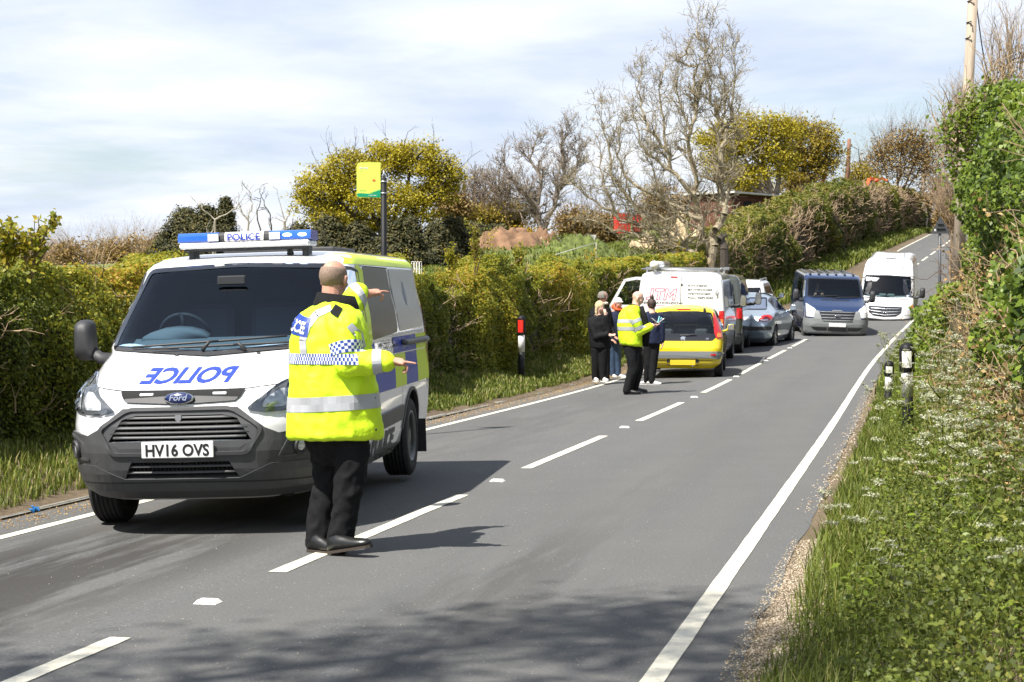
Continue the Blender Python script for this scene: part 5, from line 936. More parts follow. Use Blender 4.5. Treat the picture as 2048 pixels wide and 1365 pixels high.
# sprigs standing out of the left hedge
def sprig(px, py, d, h, leafm='hedge_leaf', n=160, label='leafy sprig standing up out of the clipped hedge top', seed=1, lean=.3, sz=.055):
    rng = np.random.default_rng(seed); segs = []; tips = []; root = empty('hedge_sprig', at(px, py, d), 0, label=label, cat='sprig', group=None)
    for k in range(3): twigs(np.array([0, 0, 0.]), np.array([lean * rng.uniform(-.3, 1), 0, 1.]), h * rng.uniform(.7, 1.), .016, 2, rng, segs, .3, .4, 3, 4, .12, tips, .005)
    wood('stem', segs, 'twig_brown', root, 4); S = np.array(segs); i = rng.integers(0, len(S), n); t = rng.uniform(0, 1, n)[:, None]; P = S[i, :3] * (1 - t) + S[i, 3:6] * t + rng.normal(0, .03, (n, 3)); npmesh('leaf', leaves(P, rng.normal(0, 1, (n, 3)) + [0, 0, 1], sz, rng=rng), 4, rng.uniform(.3, .9, n), leafm, root)['kind'] = 'stuff'
for k, (px, py, d, h, ln, lb) in enumerate([(60, 560, 15, .38, .6, 'leafy sprig leaning right out of the hedge top at the far left'), (10, 545, 15, .26, .2, 'short leafy sprig at the left edge of the hedge'), (950, 560, 33, .75, .1, 'tall bushy sprig above the hedge in front of the brown earth heap'), (900, 560, 31, .42, .2, 'bushy sprig above the hedge just right of the near police van'), (1040, 552, 38, .4, -.1, 'low sprig on the hedge top below the grass slope')]): sprig(px, py, d, h, n=420, label=lb, seed=k + 3, lean=ln, sz=.06)
# ---------------------------------------------------------------- verges
def scatter(y0, y1, s0, s1, n, rng, pw=1.): 
    y = y0 + (y1 - y0) * rng.uniform(0, 1, n) ** pw; s = rng.uniform(s0, s1, n); k = np.sqrt(1 + rsl(y) ** 2); wd = np.where(s < 0, 1 + .085 * (1 - ss(20, 36, y)), 1.); X = rx(y) + s * wd / k; Y = y - s * wd * rsl(y) / k; return np.stack([X, Y, ground(X, Y)], 1), s
def grass(name, y0, y1, s0, s1, n, h, label_m, seed, wd=lambda d: np.maximum(.010, .0011 * d), pw=1., dry=.1, lean=.5, edge=0., ts=.8):
    rng = np.random.default_rng(seed); P, s = scatter(y0, y1, s0, s1, n, rng, pw); f_ = fbm(P, 1.3, seed); keep = f_ > -1.2
    if edge: keep &= np.abs(s) > edge + .13 * fbm(P, 2.2, seed + 1)
    P = P[keep]; f_ = f_[keep]; hh = h * (1 + .45 * f_); t = np.clip(rng.beta(2, 2.2, len(P)) * ts + .18 * f_ + np.where(rng.uniform(0, 1, len(P)) < dry, .5, 0), 0, 1)
    o = npmesh(name, blades(P - [0, 0, .02], hh, wd(P[:, 1]), lean, rng), 4, np.tile(t, 2), 'grass_blade', None); tag(o, kind='stuff'); return o
grass('verge_grass', 8, 46, -4.9, -2.98, 78000, .12, 0, 11, wd=lambda d: np.maximum(.009, .0009 * d), edge=3.0, dry=.2); grass('verge_grass', 44, 170, -4.9, -3.0, 26000, .30, 0, 12, dry=.08)
grass('verge_grass', 5.5, 30, 3.0, 6.0, 90000, .14, 0, 13, wd=lambda d: np.maximum(.0050, .0007 * d), pw=1.15, edge=3.02, dry=.12, lean=.8, ts=.62); grass('verge_grass', 30, 90, 2.95, 5.2, 16000, .30, 0, 14, dry=.1)
def weeds(name, y0, y1, s0, s1, n, hmax, leafm, size, seed, pw=1.2, tint=(.2, .8)):
    rng = np.random.default_rng(seed); P, s = scatter(y0, y1, s0, s1, n, rng, pw); f_ = fbm(P, .8, seed); near_post = np.exp(-((P[:, 0] - 4.45) ** 2 + (P[:, 1] - 18.6) ** 2) / 1.6); P[:, 2] += (1 - .8 * near_post) * np.abs(rng.normal(0, 1, n)) * hmax * .5 * (1 + .8 * f_) * ss(abs(s0) - .1, abs(s0) + .9, np.abs(s)); t = np.clip(rng.uniform(tint[0], tint[1], n) + .2 * f_, 0, 1)
    o = npmesh(name, leaves(P, rng.normal(0, .5, (n, 3)) + [0, -.2, 1.], np.maximum(size, .0012 * P[:, 1]), rng=rng), 4, t, leafm, None); tag(o, kind='stuff')
weeds('undergrowth', 5.5, 26, 3.15, 5.6, 125000, .70, 'verge_leaf', .027, 21, 1.05, (.0, .85)); weeds('undergrowth', 5.5, 16, 2.98, 3.9, 26000, .10, 'grass_blade', .018, 26); weeds('undergrowth', 9, 46, -5.0, -3.5, 20000, .22, 'fresh_leaf', .035, 22, 1., (.1, .6)); weeds('undergrowth', 46, 160, -5.2, -3.6, 16000, .6, 'fresh_leaf', .06, 23, 1., (.4, 1.)); weeds('undergrowth', 22, 60, 3.1, 5.4, 16000, .6, 'fresh_leaf', .05, 24, 1.)
def dry(y0, y1, s0, s1, n, h, z0, z1, seed):
    rng = np.random.default_rng(seed); P, s = scatter(y0, y1, s0, s1, n, rng); P[:, 2] += rng.uniform(z0, z1, n); keep = fbm(P, .7, seed) > -.25; P = P[keep]; tag(npmesh('dry_stalks', blades(P, h, np.maximum(.006, .0006 * P[:, 1]), .9, rng), 4, rng.uniform(0, 1, 2 * len(P)), 'dry_grass', None), kind='stuff')
dry(9, 30, 3.8, 5.2, 1700, .42, 0, .15, 32)
def dead_stems():
    rng = np.random.default_rng(35); segs = []; root = empty('bramble', rpt(16, 4.4), 0, label='tangle of dead tan stems on the face of the right hedge', cat='bramble'); o0 = np.array(root.location)
    for _ in range(420): y = rng.uniform(11, 25); p = rpt(y, rng.uniform(4.2, 4.6), 0); p.z = gz(p.x, p.y) + rng.uniform(0, 1.7) * rng.uniform(.3, 1); twigs(np.array(p) - o0, np.array([rng.normal(-.2, .5), rng.normal(-.1, .5), rng.normal(.5, .9)]), rng.uniform(.25, .7), .008, 1, rng, segs, .0, .5, 2, 4, .35, None, .0045)
    o = wood('stem', segs, 'twig_tan', root, 3); o['kind'] = 'stuff'; n = 5000; S = np.array(segs); i = rng.integers(0, len(S), n); npmesh('dry_leaf', leaves(S[i, :3] + rng.normal(0, .05, (n, 3)), rng.normal(0, 1, (n, 3)), .045, rng=rng), 4, rng.uniform(0, 1, n), 'litter', root)['kind'] = 'stuff'

# gravel spilling from the right edge, leaf litter along the left kerb
def pebbles(name, y0, y1, s0, s1, n, size, ms, seed, pw=1.):
    rng = np.random.default_rng(seed); P, s = scatter(y0, y1, s0, s1, n, rng, pw); sm = (s0 + s1) / 2; kp = rng.uniform(0, 1, n) < np.exp(-((s - sm) / (abs(s1 - s0) * .33)) ** 2) + .05; P = P[kp]; n = len(P); Z = np.array([float(rz(y)) for y in P[:, 1]]) ; sk = np.abs(s[kp]); P[:, 2] = np.where(sk < 2.86, Z + camber(P[:, 1], s[kp]) + .003, P[:, 2] + .004)
    r = rng.uniform(.4, 1.3, n)[:, None] * size; a = rng.uniform(0, 6.28, n); c, s_ = np.cos(a)[:, None], np.sin(a)[:, None]; U = np.array([[0, 0, 1.]]); dx = np.concatenate([c, s_, c * 0], 1); dy = np.concatenate([-s_, c, c * 0], 1); tp = P + U * r * .8
    cs = [P + dx * r, P + dy * r * .7, P - dx * r, P - dy * r * .7]; V = np.concatenate([np.stack([cs[i], cs[(i + 1) % 4], tp], 1) for i in range(4)]); tag(npmesh(name, V, 3, np.tile(rng.uniform(0, 1, n), 4), ms, None), kind='stuff')
leafmat('pebble', [(0., (.15, .11, .07)), (.5, (.33, .26, .18)), (1., (.52, .46, .36))], 0., .85); leafmat('litter', [(0., (.16, .09, .035)), (.6, (.36, .23, .09)), (1., (.45, .34, .18))], .1, .9)
pebbles('gravel', 5.5, 12, 2.80, 3.16, 26000, .0062, 'pebble', 41, 1.3); pebbles('leaf_litter', 8, 44, -2.90, -2.45, 9000, .010, 'litter', 42); pebbles('gravel', 13.5, 60, 2.72, 3.0, 5000, .010, 'pebble', 43); pebbles('grit', 6, 26, -2.6, 2.6, 2600, .0035, 'pebble', 44)
dead_stems()
# cow parsley
def parsley_mesh(seed, h):
    rng = np.random.default_rng(seed); segs = []; fl = []; lf = []
    q = np.array([0, 0, 0.]); d = np.array([rng.normal(0, .1), rng.normal(0, .1), 1.]); pts = []
    for i in range(4): e = q + d * h / 4 + rng.normal(0, .012, 3); segs.append((*q, *e, .0045 - i * .0006, .004 - i * .0006)); pts.append(e); q = e
    heads = [q]
    for k in range(6): i = rng.integers(1, 4); a = rng.uniform(0, 6.28); e = pts[i] + np.array([math.cos(a) * .13, math.sin(a) * .13, rng.uniform(.14, .26) * h + (3 - i) * .04]); m_ = (pts[i] + e) / 2 + [math.cos(a) * .03, math.sin(a) * .03, -.02]; segs += [(*pts[i], *m_, .003, .0025), (*m_, *e, .0025, .002)]; heads.append(e)
    for hd in heads:
        for k in range(11): a = k * 2.4; r = .038 * math.sqrt((k + .5) / 11); e = hd + np.array([math.cos(a) * r, math.sin(a) * r, .045 - r * .25]); segs.append((*hd, *e, .0012, .0008)); fl.append(e + rng.normal(0, .0045, (6, 3)))
    for k in range(46): z = rng.uniform(.05, .6) * h; a = rng.uniform(0, 6.28); r = rng.uniform(.02, .16); lf.append([math.cos(a) * r, math.sin(a) * r, z])
    fl = np.concatenate(fl); lf = np.array(lf); Vf = leaves(fl, np.tile([0, 0, 1.], (len(fl), 1)), .011, .9, .05, rng); Vl = leaves(lf, np.tile([0, 0, 1.], (len(lf), 1)), .05, .5, .1, rng)
    return tubes(segs, 3), Vf, Vl, rng
PVAR = []
for k, h in enumerate((.62, .75, .5, .85)):
    A, Bf, Cl, rng = parsley_mesh(50 + k, h); r = empty('cow_parsley', (0, 0, -50)); a = npmesh('stem', A, 4, rng.uniform(.3, .8, len(A)), 'grass_blade', r); b = npmesh('flower_head', Bf, 4, rng.uniform(0, 1, len(Bf)), 'petal', r); c = npmesh('leaf', Cl, 4, rng.uniform(.2, .8, len(Cl)), 'fresh_leaf', r)
    for o in (a, b, c): o['kind'] = 'stuff'
    PVAR.append(r)
rng = np.random.default_rng(77); spots = []
for _ in range(105): y = 7.2 + 13 * rng.uniform() ** .75; spots.append((y, rng.uniform(3.3, 4.9), 'R'))
for _ in range(20): y = rng.uniform(19, 33); spots.append((y, rng.uniform(3.1, 4.2), 'R'))
spots = [q for q in spots if not (11.5 < q[0] < 19.7 and 1770 < 1024 + F * rpt(q[0], q[1]).x / rpt(q[0], q[1]).y < 1860)]
spots += [(14.2, -4.3, 'L'), (14.8, -4.5, 'L'), (15.3, -4.45, 'L'), (17.5, -4.4, 'L')]
sc_ = rng.uniform(.75, 1.2, len(spots))
for i, ((y, s, w_), k) in enumerate(zip(spots, sc_)):
    p = rpt(y, s); p.z = gz(p.x, p.y) - .02; o = copy_tree(PVAR[i % 4]); o.location = p; o.rotation_euler = (rng.normal(0, .08), rng.normal(0, .08) - .05, rng.uniform(0, 6.28)); k *= .85 if y < 10 else 1.08; o.scale = (k, k, k)
    tag(o, 'cow parsley with flat white flower heads on the right verge' if w_ == 'R' else 'cow parsley with white flower heads against the left hedge', 'wildflower', 'cow parsley on the right verge' if w_ == 'R' else 'cow parsley by the left hedge')
for r in PVAR:
    for c in list(r.children): bpy.data.objects.remove(c)
    bpy.data.objects.remove(r)
# ================================================================ trees and the land beyond the hedge
TS = .78
def bare_tree(name, base_px, limbs, m, label, sub_n=9, sub_l=1.2, depth=2, seed=1, kids=4, spread=.55, up=.35, minr=.008, d=60, zoff=0., cat='tree', group=None, crook=.22, sides=4, leafm=None, leafn=0, leafs=.08):
    """limbs: (list of photo points (px, py[, distance]), start radius, end radius)"""
    rng = np.random.default_rng(seed); b0 = at(*base_px, d); g = gz(b0.x, b0.y); b0.z = min(b0.z, g + .3); root = empty(name, (b0.x, b0.y, g - .1), 0, label=label, cat=cat, group=group); o0 = np.array(root.location); trunk = []; tw = []; tips = []
    for pts, r0, r1 in limbs:
        P = [np.array(at(p[0], p[1], (p[2] if len(p) > 2 else d))) - o0 for p in pts]
        if pts[0][:2] == base_px: P[0][2] = min(P[0][2], -.1)
        Q, Rr = limb(P, r0 * TS, r1 * TS, trunk, rng); n = len(Q); ln = np.linalg.norm(P[-1] - P[0])
        for k in range(int(sub_n * max(1, ln / 2.5))):
            i = rng.integers(max(1, int(n * .22)), n); dirn = Q[i] - Q[i - 1]; dirn = dirn / max(np.linalg.norm(dirn), 1e-6); nd = dirn * .8 + rng.normal(0, spread, 3) * [1, 1, .7] + [0, 0, up]; twigs(Q[i], nd, sub_l * rng.uniform(.5, 1.2) * (1 - .4 * i / n), max(Rr[i] * .55, minr), depth, rng, tw, up, spread, kids, 3, crook, tips, minr)
        twigs(Q[-1], Q[-1] - Q[-2], sub_l * .8, max(r1 * .8, minr), depth, rng, tw, up, spread, kids, 3, crook, tips, minr)
    wood('trunk', trunk, m, root, 8); wood('crown', tw, m, root, sides)['kind'] = 'stuff'
    if leafn: S = np.array(tw); i = rng.integers(0, len(S), leafn); P = S[i, 3:6] + rng.normal(0, .05, (leafn, 3)); npmesh('leaf', leaves(P, rng.normal(0, 1, (leafn, 3)) + [0, 0, .8], leafs, rng=rng), 4, rng.uniform(0, 1, leafn), leafm, root)['kind'] = 'stuff'
    return root
def leafy_tree(name, base_px, lobes, m, leafm, label, n, size, d, seed=1, trunk_r=.22, cat='tree', group=None, clump=.30, per=26, ntw=14, shell=.5, deep=1., warm=(.15, .95), twl=.9, twm=None):
    """lobes: (px, py, half width px, half height px[, depth offset]) describe the crown"""
    rng = np.random.default_rng(seed); b0 = at(*base_px, d); g = gz(b0.x, b0.y); root = empty(name, (b0.x, b0.y, g - .1), 0, label=label, cat=cat, group=group); o0 = np.array(root.location); sc = d / F; trunk = []; tw = []; cl = []; W = np.array([l[2] * l[3] for l in lobes], float); W /= W.sum(); fork = np.array([0, 0, 0.]); 
    c_all = np.array([np.array(at(l[0], l[1], d + (l[4] if len(l) > 4 else 0))) - o0 for l in lobes]); zc = min(c_all[:, 2].min() * .55, c_all[:, 2].mean() * .5); fork = np.array([c_all[:, 0].mean() * .15, 0, max(zc, .3)])
    limb([np.array([0, 0, -.2]), fork], trunk_r, trunk_r * .75, trunk, rng)
    for c, l in zip(c_all, lobes): Q, Rr = limb([fork, (fork + c) / 2 + rng.normal(0, .15, 3) - [0, 0, .1], c], trunk_r * .5, trunk_r * .15, trunk, rng)
    for k in range(n):
        i = rng.choice(len(lobes), p=W); l = lobes[i]; c = c_all[i]; u = rng.normal(0, 1, 3); u /= np.linalg.norm(u); r = shell + (1 - shell) * rng.uniform() ** .6; rad = np.array([l[2] * sc, max(l[2], l[3]) * sc * .8 * deep, l[3] * sc]); p = c + u * rad * r * rng.uniform(.85, 1.12); cl.append(p)
        if k % 3 == 0: s = c * .4 + p * .5 + fork * .1; mid = (s + p) / 2 + rng.normal(0, .12, 3); tw += [(*c, *mid, trunk_r * .10 + .01, .016), (*mid, *p, .016, .006)]
    cl = np.array(cl); n_ = len(cl) * per; P = np.repeat(cl, per, 0) + rng.normal(0, 1, (n_, 3)) * clump * [1, 1, .62]; ctint = np.repeat(rng.uniform(warm[0], warm[1], len(cl)), per); t = np.clip(ctint * .6 + rng.uniform(0, .4, n_), 0, 1); npmesh('crown', leaves(P, rng.normal(0, .6, (n_, 3)) + [0, -.3, .9], size, rng=rng), 4, t, leafm, root)['kind'] = 'stuff'
    for k in range(ntw): c = cl[rng.integers(0, len(cl))]; twigs(c, c - fork + [0, 0, .3], twl, .02, 1, rng, tw, .2, .5, 4, 3, .2, None, .007)
    wood('trunk', trunk, m, root, 7); wood('branch', tw, twm or m, root, 3)['kind'] = 'stuff'; return root
# distant scrub along the left skyline
for k, (x0, y0, w_, h_, dd, lm, lb) in enumerate([(40, 520, 90, 30, 190, 'brown_leaf', 'brown distant thicket on the skyline at the far left'), (170, 512, 80, 34, 180, 'brown_leaf', 'tawny distant thicket left of the police van light bar'), (270, 505, 70, 34, 170, 'brown_leaf', 'grey brown thicket just left of the dark conifers'), (340, 520, 50, 22, 165, 'olive_leaf', 'low olive bush under the thicket by the conifers')]):
    leafy_tree('thicket', (x0, y0 + h_), [(x0, y0, w_, h_), (x0 - w_ * .5, y0 + 6, w_ * .5, h_ * .8), (x0 + w_ * .5, y0 + 2, w_ * .5, h_ * .8)], 'twig_tan', lm, lb, 460, .30, dd, 60 + k, .15, 'bush', None, .55, 9, 200, .2, 1., twl=2.2, twm='twig_tan')
# the golden oak left of centre
leafy_tree('oak_tree', (770, 520), [(650, 372, 58, 42), (700, 345, 62, 42), (760, 325, 70, 44), (830, 318, 66, 42), (880, 345, 50, 42), (620, 410, 36, 34), (690, 415, 60, 32, 1), (770, 400, 70, 40, -1), (850, 395, 60, 34), (905, 355, 28, 30), (740, 450, 80, 22, 1), (660, 440, 60, 20), (840, 430, 50, 20)], 'bark_dark', 'oak_leaf', 'rounded golden leafed oak behind the bus stop flag', 900, .115, 72, 71, .26, clump=.19, per=42, shell=.30, ntw=60)
# conifers and dead snags
def conifer(px, py_top, py_base, half, d, seed, label, tip='conifer_leaf'):
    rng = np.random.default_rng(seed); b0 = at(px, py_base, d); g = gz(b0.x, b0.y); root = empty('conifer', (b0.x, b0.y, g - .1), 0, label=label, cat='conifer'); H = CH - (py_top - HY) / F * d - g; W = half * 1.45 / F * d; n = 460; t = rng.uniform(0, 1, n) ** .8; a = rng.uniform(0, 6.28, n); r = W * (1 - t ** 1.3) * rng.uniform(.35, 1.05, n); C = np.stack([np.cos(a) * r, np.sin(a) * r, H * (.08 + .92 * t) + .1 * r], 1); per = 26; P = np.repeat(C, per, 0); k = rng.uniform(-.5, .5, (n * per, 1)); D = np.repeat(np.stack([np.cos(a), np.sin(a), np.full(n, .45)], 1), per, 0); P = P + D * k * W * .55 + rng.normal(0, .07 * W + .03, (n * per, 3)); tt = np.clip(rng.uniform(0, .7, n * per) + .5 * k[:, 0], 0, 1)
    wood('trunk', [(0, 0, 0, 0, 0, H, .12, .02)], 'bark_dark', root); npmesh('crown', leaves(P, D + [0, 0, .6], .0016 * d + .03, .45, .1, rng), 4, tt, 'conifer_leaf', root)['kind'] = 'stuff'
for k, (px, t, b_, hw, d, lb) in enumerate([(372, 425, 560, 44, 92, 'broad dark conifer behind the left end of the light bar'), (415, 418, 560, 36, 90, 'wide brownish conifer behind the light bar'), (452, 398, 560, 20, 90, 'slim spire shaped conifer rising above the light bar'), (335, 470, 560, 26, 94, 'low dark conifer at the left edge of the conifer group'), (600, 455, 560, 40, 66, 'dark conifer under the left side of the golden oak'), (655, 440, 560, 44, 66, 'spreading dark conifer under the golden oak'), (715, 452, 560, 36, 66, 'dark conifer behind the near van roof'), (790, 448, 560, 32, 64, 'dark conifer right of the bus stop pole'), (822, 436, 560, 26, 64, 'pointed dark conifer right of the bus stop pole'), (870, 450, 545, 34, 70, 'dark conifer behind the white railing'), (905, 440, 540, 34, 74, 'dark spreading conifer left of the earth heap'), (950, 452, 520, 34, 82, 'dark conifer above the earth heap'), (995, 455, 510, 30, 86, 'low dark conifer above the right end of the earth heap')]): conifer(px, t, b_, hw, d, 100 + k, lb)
for k, (pts, lb, bp) in enumerate([([[(500, 480), (497, 440), (505, 410), (500, 384)], [(497, 445), (485, 425), (478, 405)]], 'forked grey dead snag behind the light bar', (500, 520)), ([[(526, 480), (515, 430), (522, 398)], [(545, 475), (540, 430), (524, 395)]], 'thin curved dead snag behind the light bar', (530, 520)), ([[(572, 480), (570, 440), (560, 405)], [(570, 445), (580, 428), (584, 415)]], 'pale broken dead snag left of the golden oak', (572, 520)), ([[(420, 480), (430, 440), (405, 418)], [(430, 440), (470, 420), (480, 408)]], 'spidery dead branches among the conifers', (430, 520))]):
    bare_tree('dead_tree', bp, [([bp, l[0]] + l[1:], .07, .02) for l in pts], 'bark_pale' if k != 1 else 'bark_dark', lb, 3, .8, 1, 200 + k, 3, .6, .1, .012, 84)
# bare tree group left of the big tree
bare_tree('bare_tree', (1090, 500), [([(1090, 500), (1082, 450), (1070, 410), (1035, 370), (1010, 335)], .22, .05), ([(1078, 430), (1055, 400), (1005, 390), (985, 372)], .12, .03), ([(1075, 410), (1085, 360), (1060, 320), (1070, 290)], .14, .03), ([(1088, 460), (1110, 400), (1130, 350), (1120, 300), (1130, 270)], .18, .03), ([(1120, 380), (1150, 340), (1160, 300)], .10, .03), ([(1070, 420), (1030, 425), (1000, 410)], .1, .02)],
          'bark', 'grey bare tree with fine purple brown twigs left of the big bare tree', 22, 1.2, 2, 301, 5, .6, .22, .009, 92, leafm='brown_leaf', leafn=2600, leafs=.08)
bare_tree('bare_tree', (975, 480), [([(975, 480), (972, 440), (965, 400), (955, 370)], .12, .03), ([(972, 440), (990, 400), (1000, 370)], .1, .03), ([(970, 430), (945, 400), (950, 375)], .08, .02)], 'bark', 'small grey bare tree at the left end of the bare trees', 16, 1.2, 2, 302, 5, .6, .2, .013, 96)
# the big bare tree by the hedge
T = (1424, 535)
bare_tree('big_bare_tree', T, [
    ([T, (1425, 500), (1440, 430), (1443, 366), (1451, 282), (1438, 240), (1426, 200), (1422, 135), (1418, 70)], .20, .02), ([(1451, 282), (1462, 230), (1468, 160), (1470, 100)], .09, .015), ([(1440, 250), (1452, 200), (1440, 140), (1445, 90)], .07, .012),
    ([T, (1412, 490), (1400, 430), (1385, 366), (1380, 303), (1388, 206), (1384, 156), (1376, 114), (1392, 60)], .16, .02), ([(1388, 230), (1404, 180), (1410, 110), (1406, 60)], .07, .012), ([(1382, 270), (1362, 220), (1352, 170), (1358, 120)], .07, .012),
    ([T, (1400, 520), (1355, 475), (1300, 454), (1237, 437), (1174, 395), (1145, 366)], .15, .025), ([(1380, 505), (1321, 484), (1279, 471), (1228, 458), (1180, 440)], .11, .02), ([(1300, 454), (1260, 400), (1225, 350), (1215, 282), (1203, 219)], .10, .018), ([(1237, 437), (1205, 370), (1200, 300)], .07, .015),
    ([(1400, 440), (1342, 408), (1258, 366), (1232, 310), (1240, 250)], .12, .02), ([(1392, 400), (1350, 350), (1329, 300), (1300, 260), (1283, 232), (1275, 177), (1283, 140)], .11, .018), ([(1350, 350), (1310, 320), (1280, 290), (1262, 220)], .08, .015), ([(1330, 305), (1325, 240), (1318, 180), (1325, 150)], .07, .015),
    ([(1380, 420), (1330, 440), (1270, 415), (1225, 408)], .08, .015), ([(1400, 470), (1350, 505), (1300, 510), (1260, 490)], .08, .02), ([(1404, 460), (1360, 440), (1320, 380), (1300, 320)], .09, .02), ([(1440, 400), (1462, 350), (1470, 300)], .06, .015)],
    'bark_lichen', 'large bare spreading tree rising above the hedge behind the white van', 18, .95, 2, 303, 4, .62, .24, .0074, 63, leafm='olive_leaf', leafn=2600, leafs=.05, crook=.30)
bare_tree('tree_stump', (1450, 540), [([(1450, 540), (1447, 500), (1444, 474)], .22, .17)], 'bark_dark', 'broken dark trunk at the foot of the big bare tree', 0, .3, 0, 304, d=62)
# yellow oaks on the right
leafy_tree('oak_tree', (1560, 470), [(1420, 285, 34, 26), (1460, 265, 44, 28), (1510, 252, 50, 24), (1560, 262, 40, 30), (1500, 290, 60, 30), (1440, 320, 44, 34), (1550, 320, 44, 40), (1480, 350, 60, 26)], 'bark', 'oak_leaf', 'flat topped golden oak behind the brown shed', 520, .17, 108, 81, .3, clump=.30, per=34, shell=.3, ntw=60)
leafy_tree('oak_tree', (1625, 450), [(1600, 262, 44, 24), (1640, 272, 36, 28), (1600, 300, 50, 36), (1650, 315, 36, 36), (1610, 345, 54, 30), (1580, 370, 30, 24)], 'bark', 'olive_leaf', 'yellow green oak right of the brown shed', 420, .17, 116, 82, .3, clump=.30, per=34, shell=.3, ntw=60, warm=(.4, 1.))
leafy_tree('scrub_tree', (1790, 420), [(1760, 305, 36, 30), (1800, 290, 46, 32), (1845, 285, 40, 30), (1740, 340, 34, 26), (1790, 335, 50, 30), (1850, 325, 44, 40), (1870, 380, 40, 50)], 'twig_brown', 'brown_leaf', 'russet brown small leafed tree beyond the right hedge', 480, .20, 150, 83, .25, clump=.45, per=20, shell=.2, ntw=260, twl=1.8, warm=(.3, 1.))
leafy_tree('scrub_tree', (1715, 420), [(1715, 350, 26, 22), (1700, 375, 30, 22), (1740, 370, 24, 20)], 'twig_brown', 'olive_leaf', 'low olive bush beside the leaning orange machine arm', 130, .2, 140, 84, .12, clump=.35, per=20, ntw=40)
bare_tree('dead_tree', (1848, 400), [([(1848, 400), (1846, 360), (1842, 345), (1825, 320), (1800, 306)], .30, .05), ([(1846, 355), (1855, 330), (1858, 300), (1862, 288)], .26, .08), ([(1838, 340), (1832, 315), (1840, 300)], .10, .04), ([(1858, 325), (1872, 318), (1866, 300)], .12, .04)], 'bark_pale', 'pale barkless dead tree at the top of the hill beside the hedge', 2, .8, 1, 305, 2, .5, .2, .02, 165)
leafy_tree('gorse_bush', (1050, 492), [(1030, 468, 18, 14), (1055, 474, 16, 14), (1070, 478, 10, 8)], 'twig_brown', 'gorse_leaf', 'small bright yellow gorse bush above the earth heap', 60, .12, 88, 85, .05, 'bush', None, .22, 22, 4)
for k, (px, py, w_, h_, d, lm, lb) in enumerate([(960, 432, 50, 22, 92, 'olive_leaf', 'olive scrub between the golden oak and the bare trees'), (1020, 425, 40, 18, 94, 'olive_leaf', 'green brown scrub under the grey bare tree'), (1150, 440, 40, 26, 98, 'brown_leaf', 'brown scrub behind the grass slope'), (1210, 445, 44, 30, 100, 'brown_leaf', 'brown scrub left of the red skip'), (1330, 400, 60, 26, 110, 'brown_leaf', 'twiggy scrub behind the big bare tree'), (905, 405, 24, 16, 90, 'brown_leaf', 'brown scrub at the right edge of the golden oak'), (1620, 400, 50, 14, 112, 'olive_leaf', 'low bushes right of the shed'), (1500, 372, 30, 14, 112, 'olive_leaf', 'bushes behind the shed roof')]):
    leafy_tree('scrub', (px, py + h_ + 20), [(px, py, w_, h_), (px - w_ * .5, py + 8, w_ * .4, h_ * .8), (px + w_ * .5, py + 6, w_ * .4, h_ * .8), (px - w_ * .3, py + h_ * 1.2, w_ * .8, h_), (px + w_ * .3, py + h_ * 1.3, w_ * .8, h_)], 'twig_brown', lm, lb, 260, .16, d, 90 + k, .10, 'bush', None, .3, 18, 70, .2, twl=1.2)
# rough brown shrubs past the telegraph pole
for k, (px, py, w_, h_, d, lb) in enumerate([(1905, 330, 34, 60, 90, 'tall brown twiggy shrub behind the telegraph pole'), (1900, 440, 26, 50, 80, 'thin brown shrub behind the triangular sign'), (1930, 260, 34, 50, 86, 'twiggy shrub top beside the telegraph pole'), (2010, 150, 40, 60, 60, 'bare pale shrub tips at the top right edge')]):
    leafy_tree('shrub', (px, py + h_ + 100), [(px, py, w_, h_)], 'twig_tan', 'brown_leaf', lb, 40, .10, d, 190 + k, .06, 'bush', None, .3, 8, 150 if k != 3 else 60, .1, twl=1.5, twm='twig_tan')
leafy_tree('elder_tree', (1995, 640), [(1915, 262, 38, 34), (1955, 225, 50, 40), (2000, 190, 50, 34), (1930, 330, 34, 34), (1965, 300, 46, 50), (1958, 400, 34, 50), (1985, 480, 34, 50)], 'twig_tan', 'fresh_leaf', 'leafy elder branches overhanging in front of the telegraph pole', 210, .085, 29, 195, .07, clump=.16, per=24, deep=1., ntw=50, twl=.5, shell=.2, warm=(.2, .9))
for k, (px, py, w_, h_, d, lb) in enumerate([(1885, 435, 34, 40, 185, 'dark brown shrub closing the view where the road bends at the top'), (1925, 440, 34, 46, 190, 'brown shrub behind the triangular sign at the bend')]): leafy_tree('shrub', (px, py + h_ + 10), [(px, py, w_, h_), (px, py + 25, w_ * 1.1, h_ * .7)], 'twig_brown', 'brown_leaf', lb, 230, .26, d, 196 + k, .1, 'bush', None, .4, 20, 60, .1, twl=1.5)
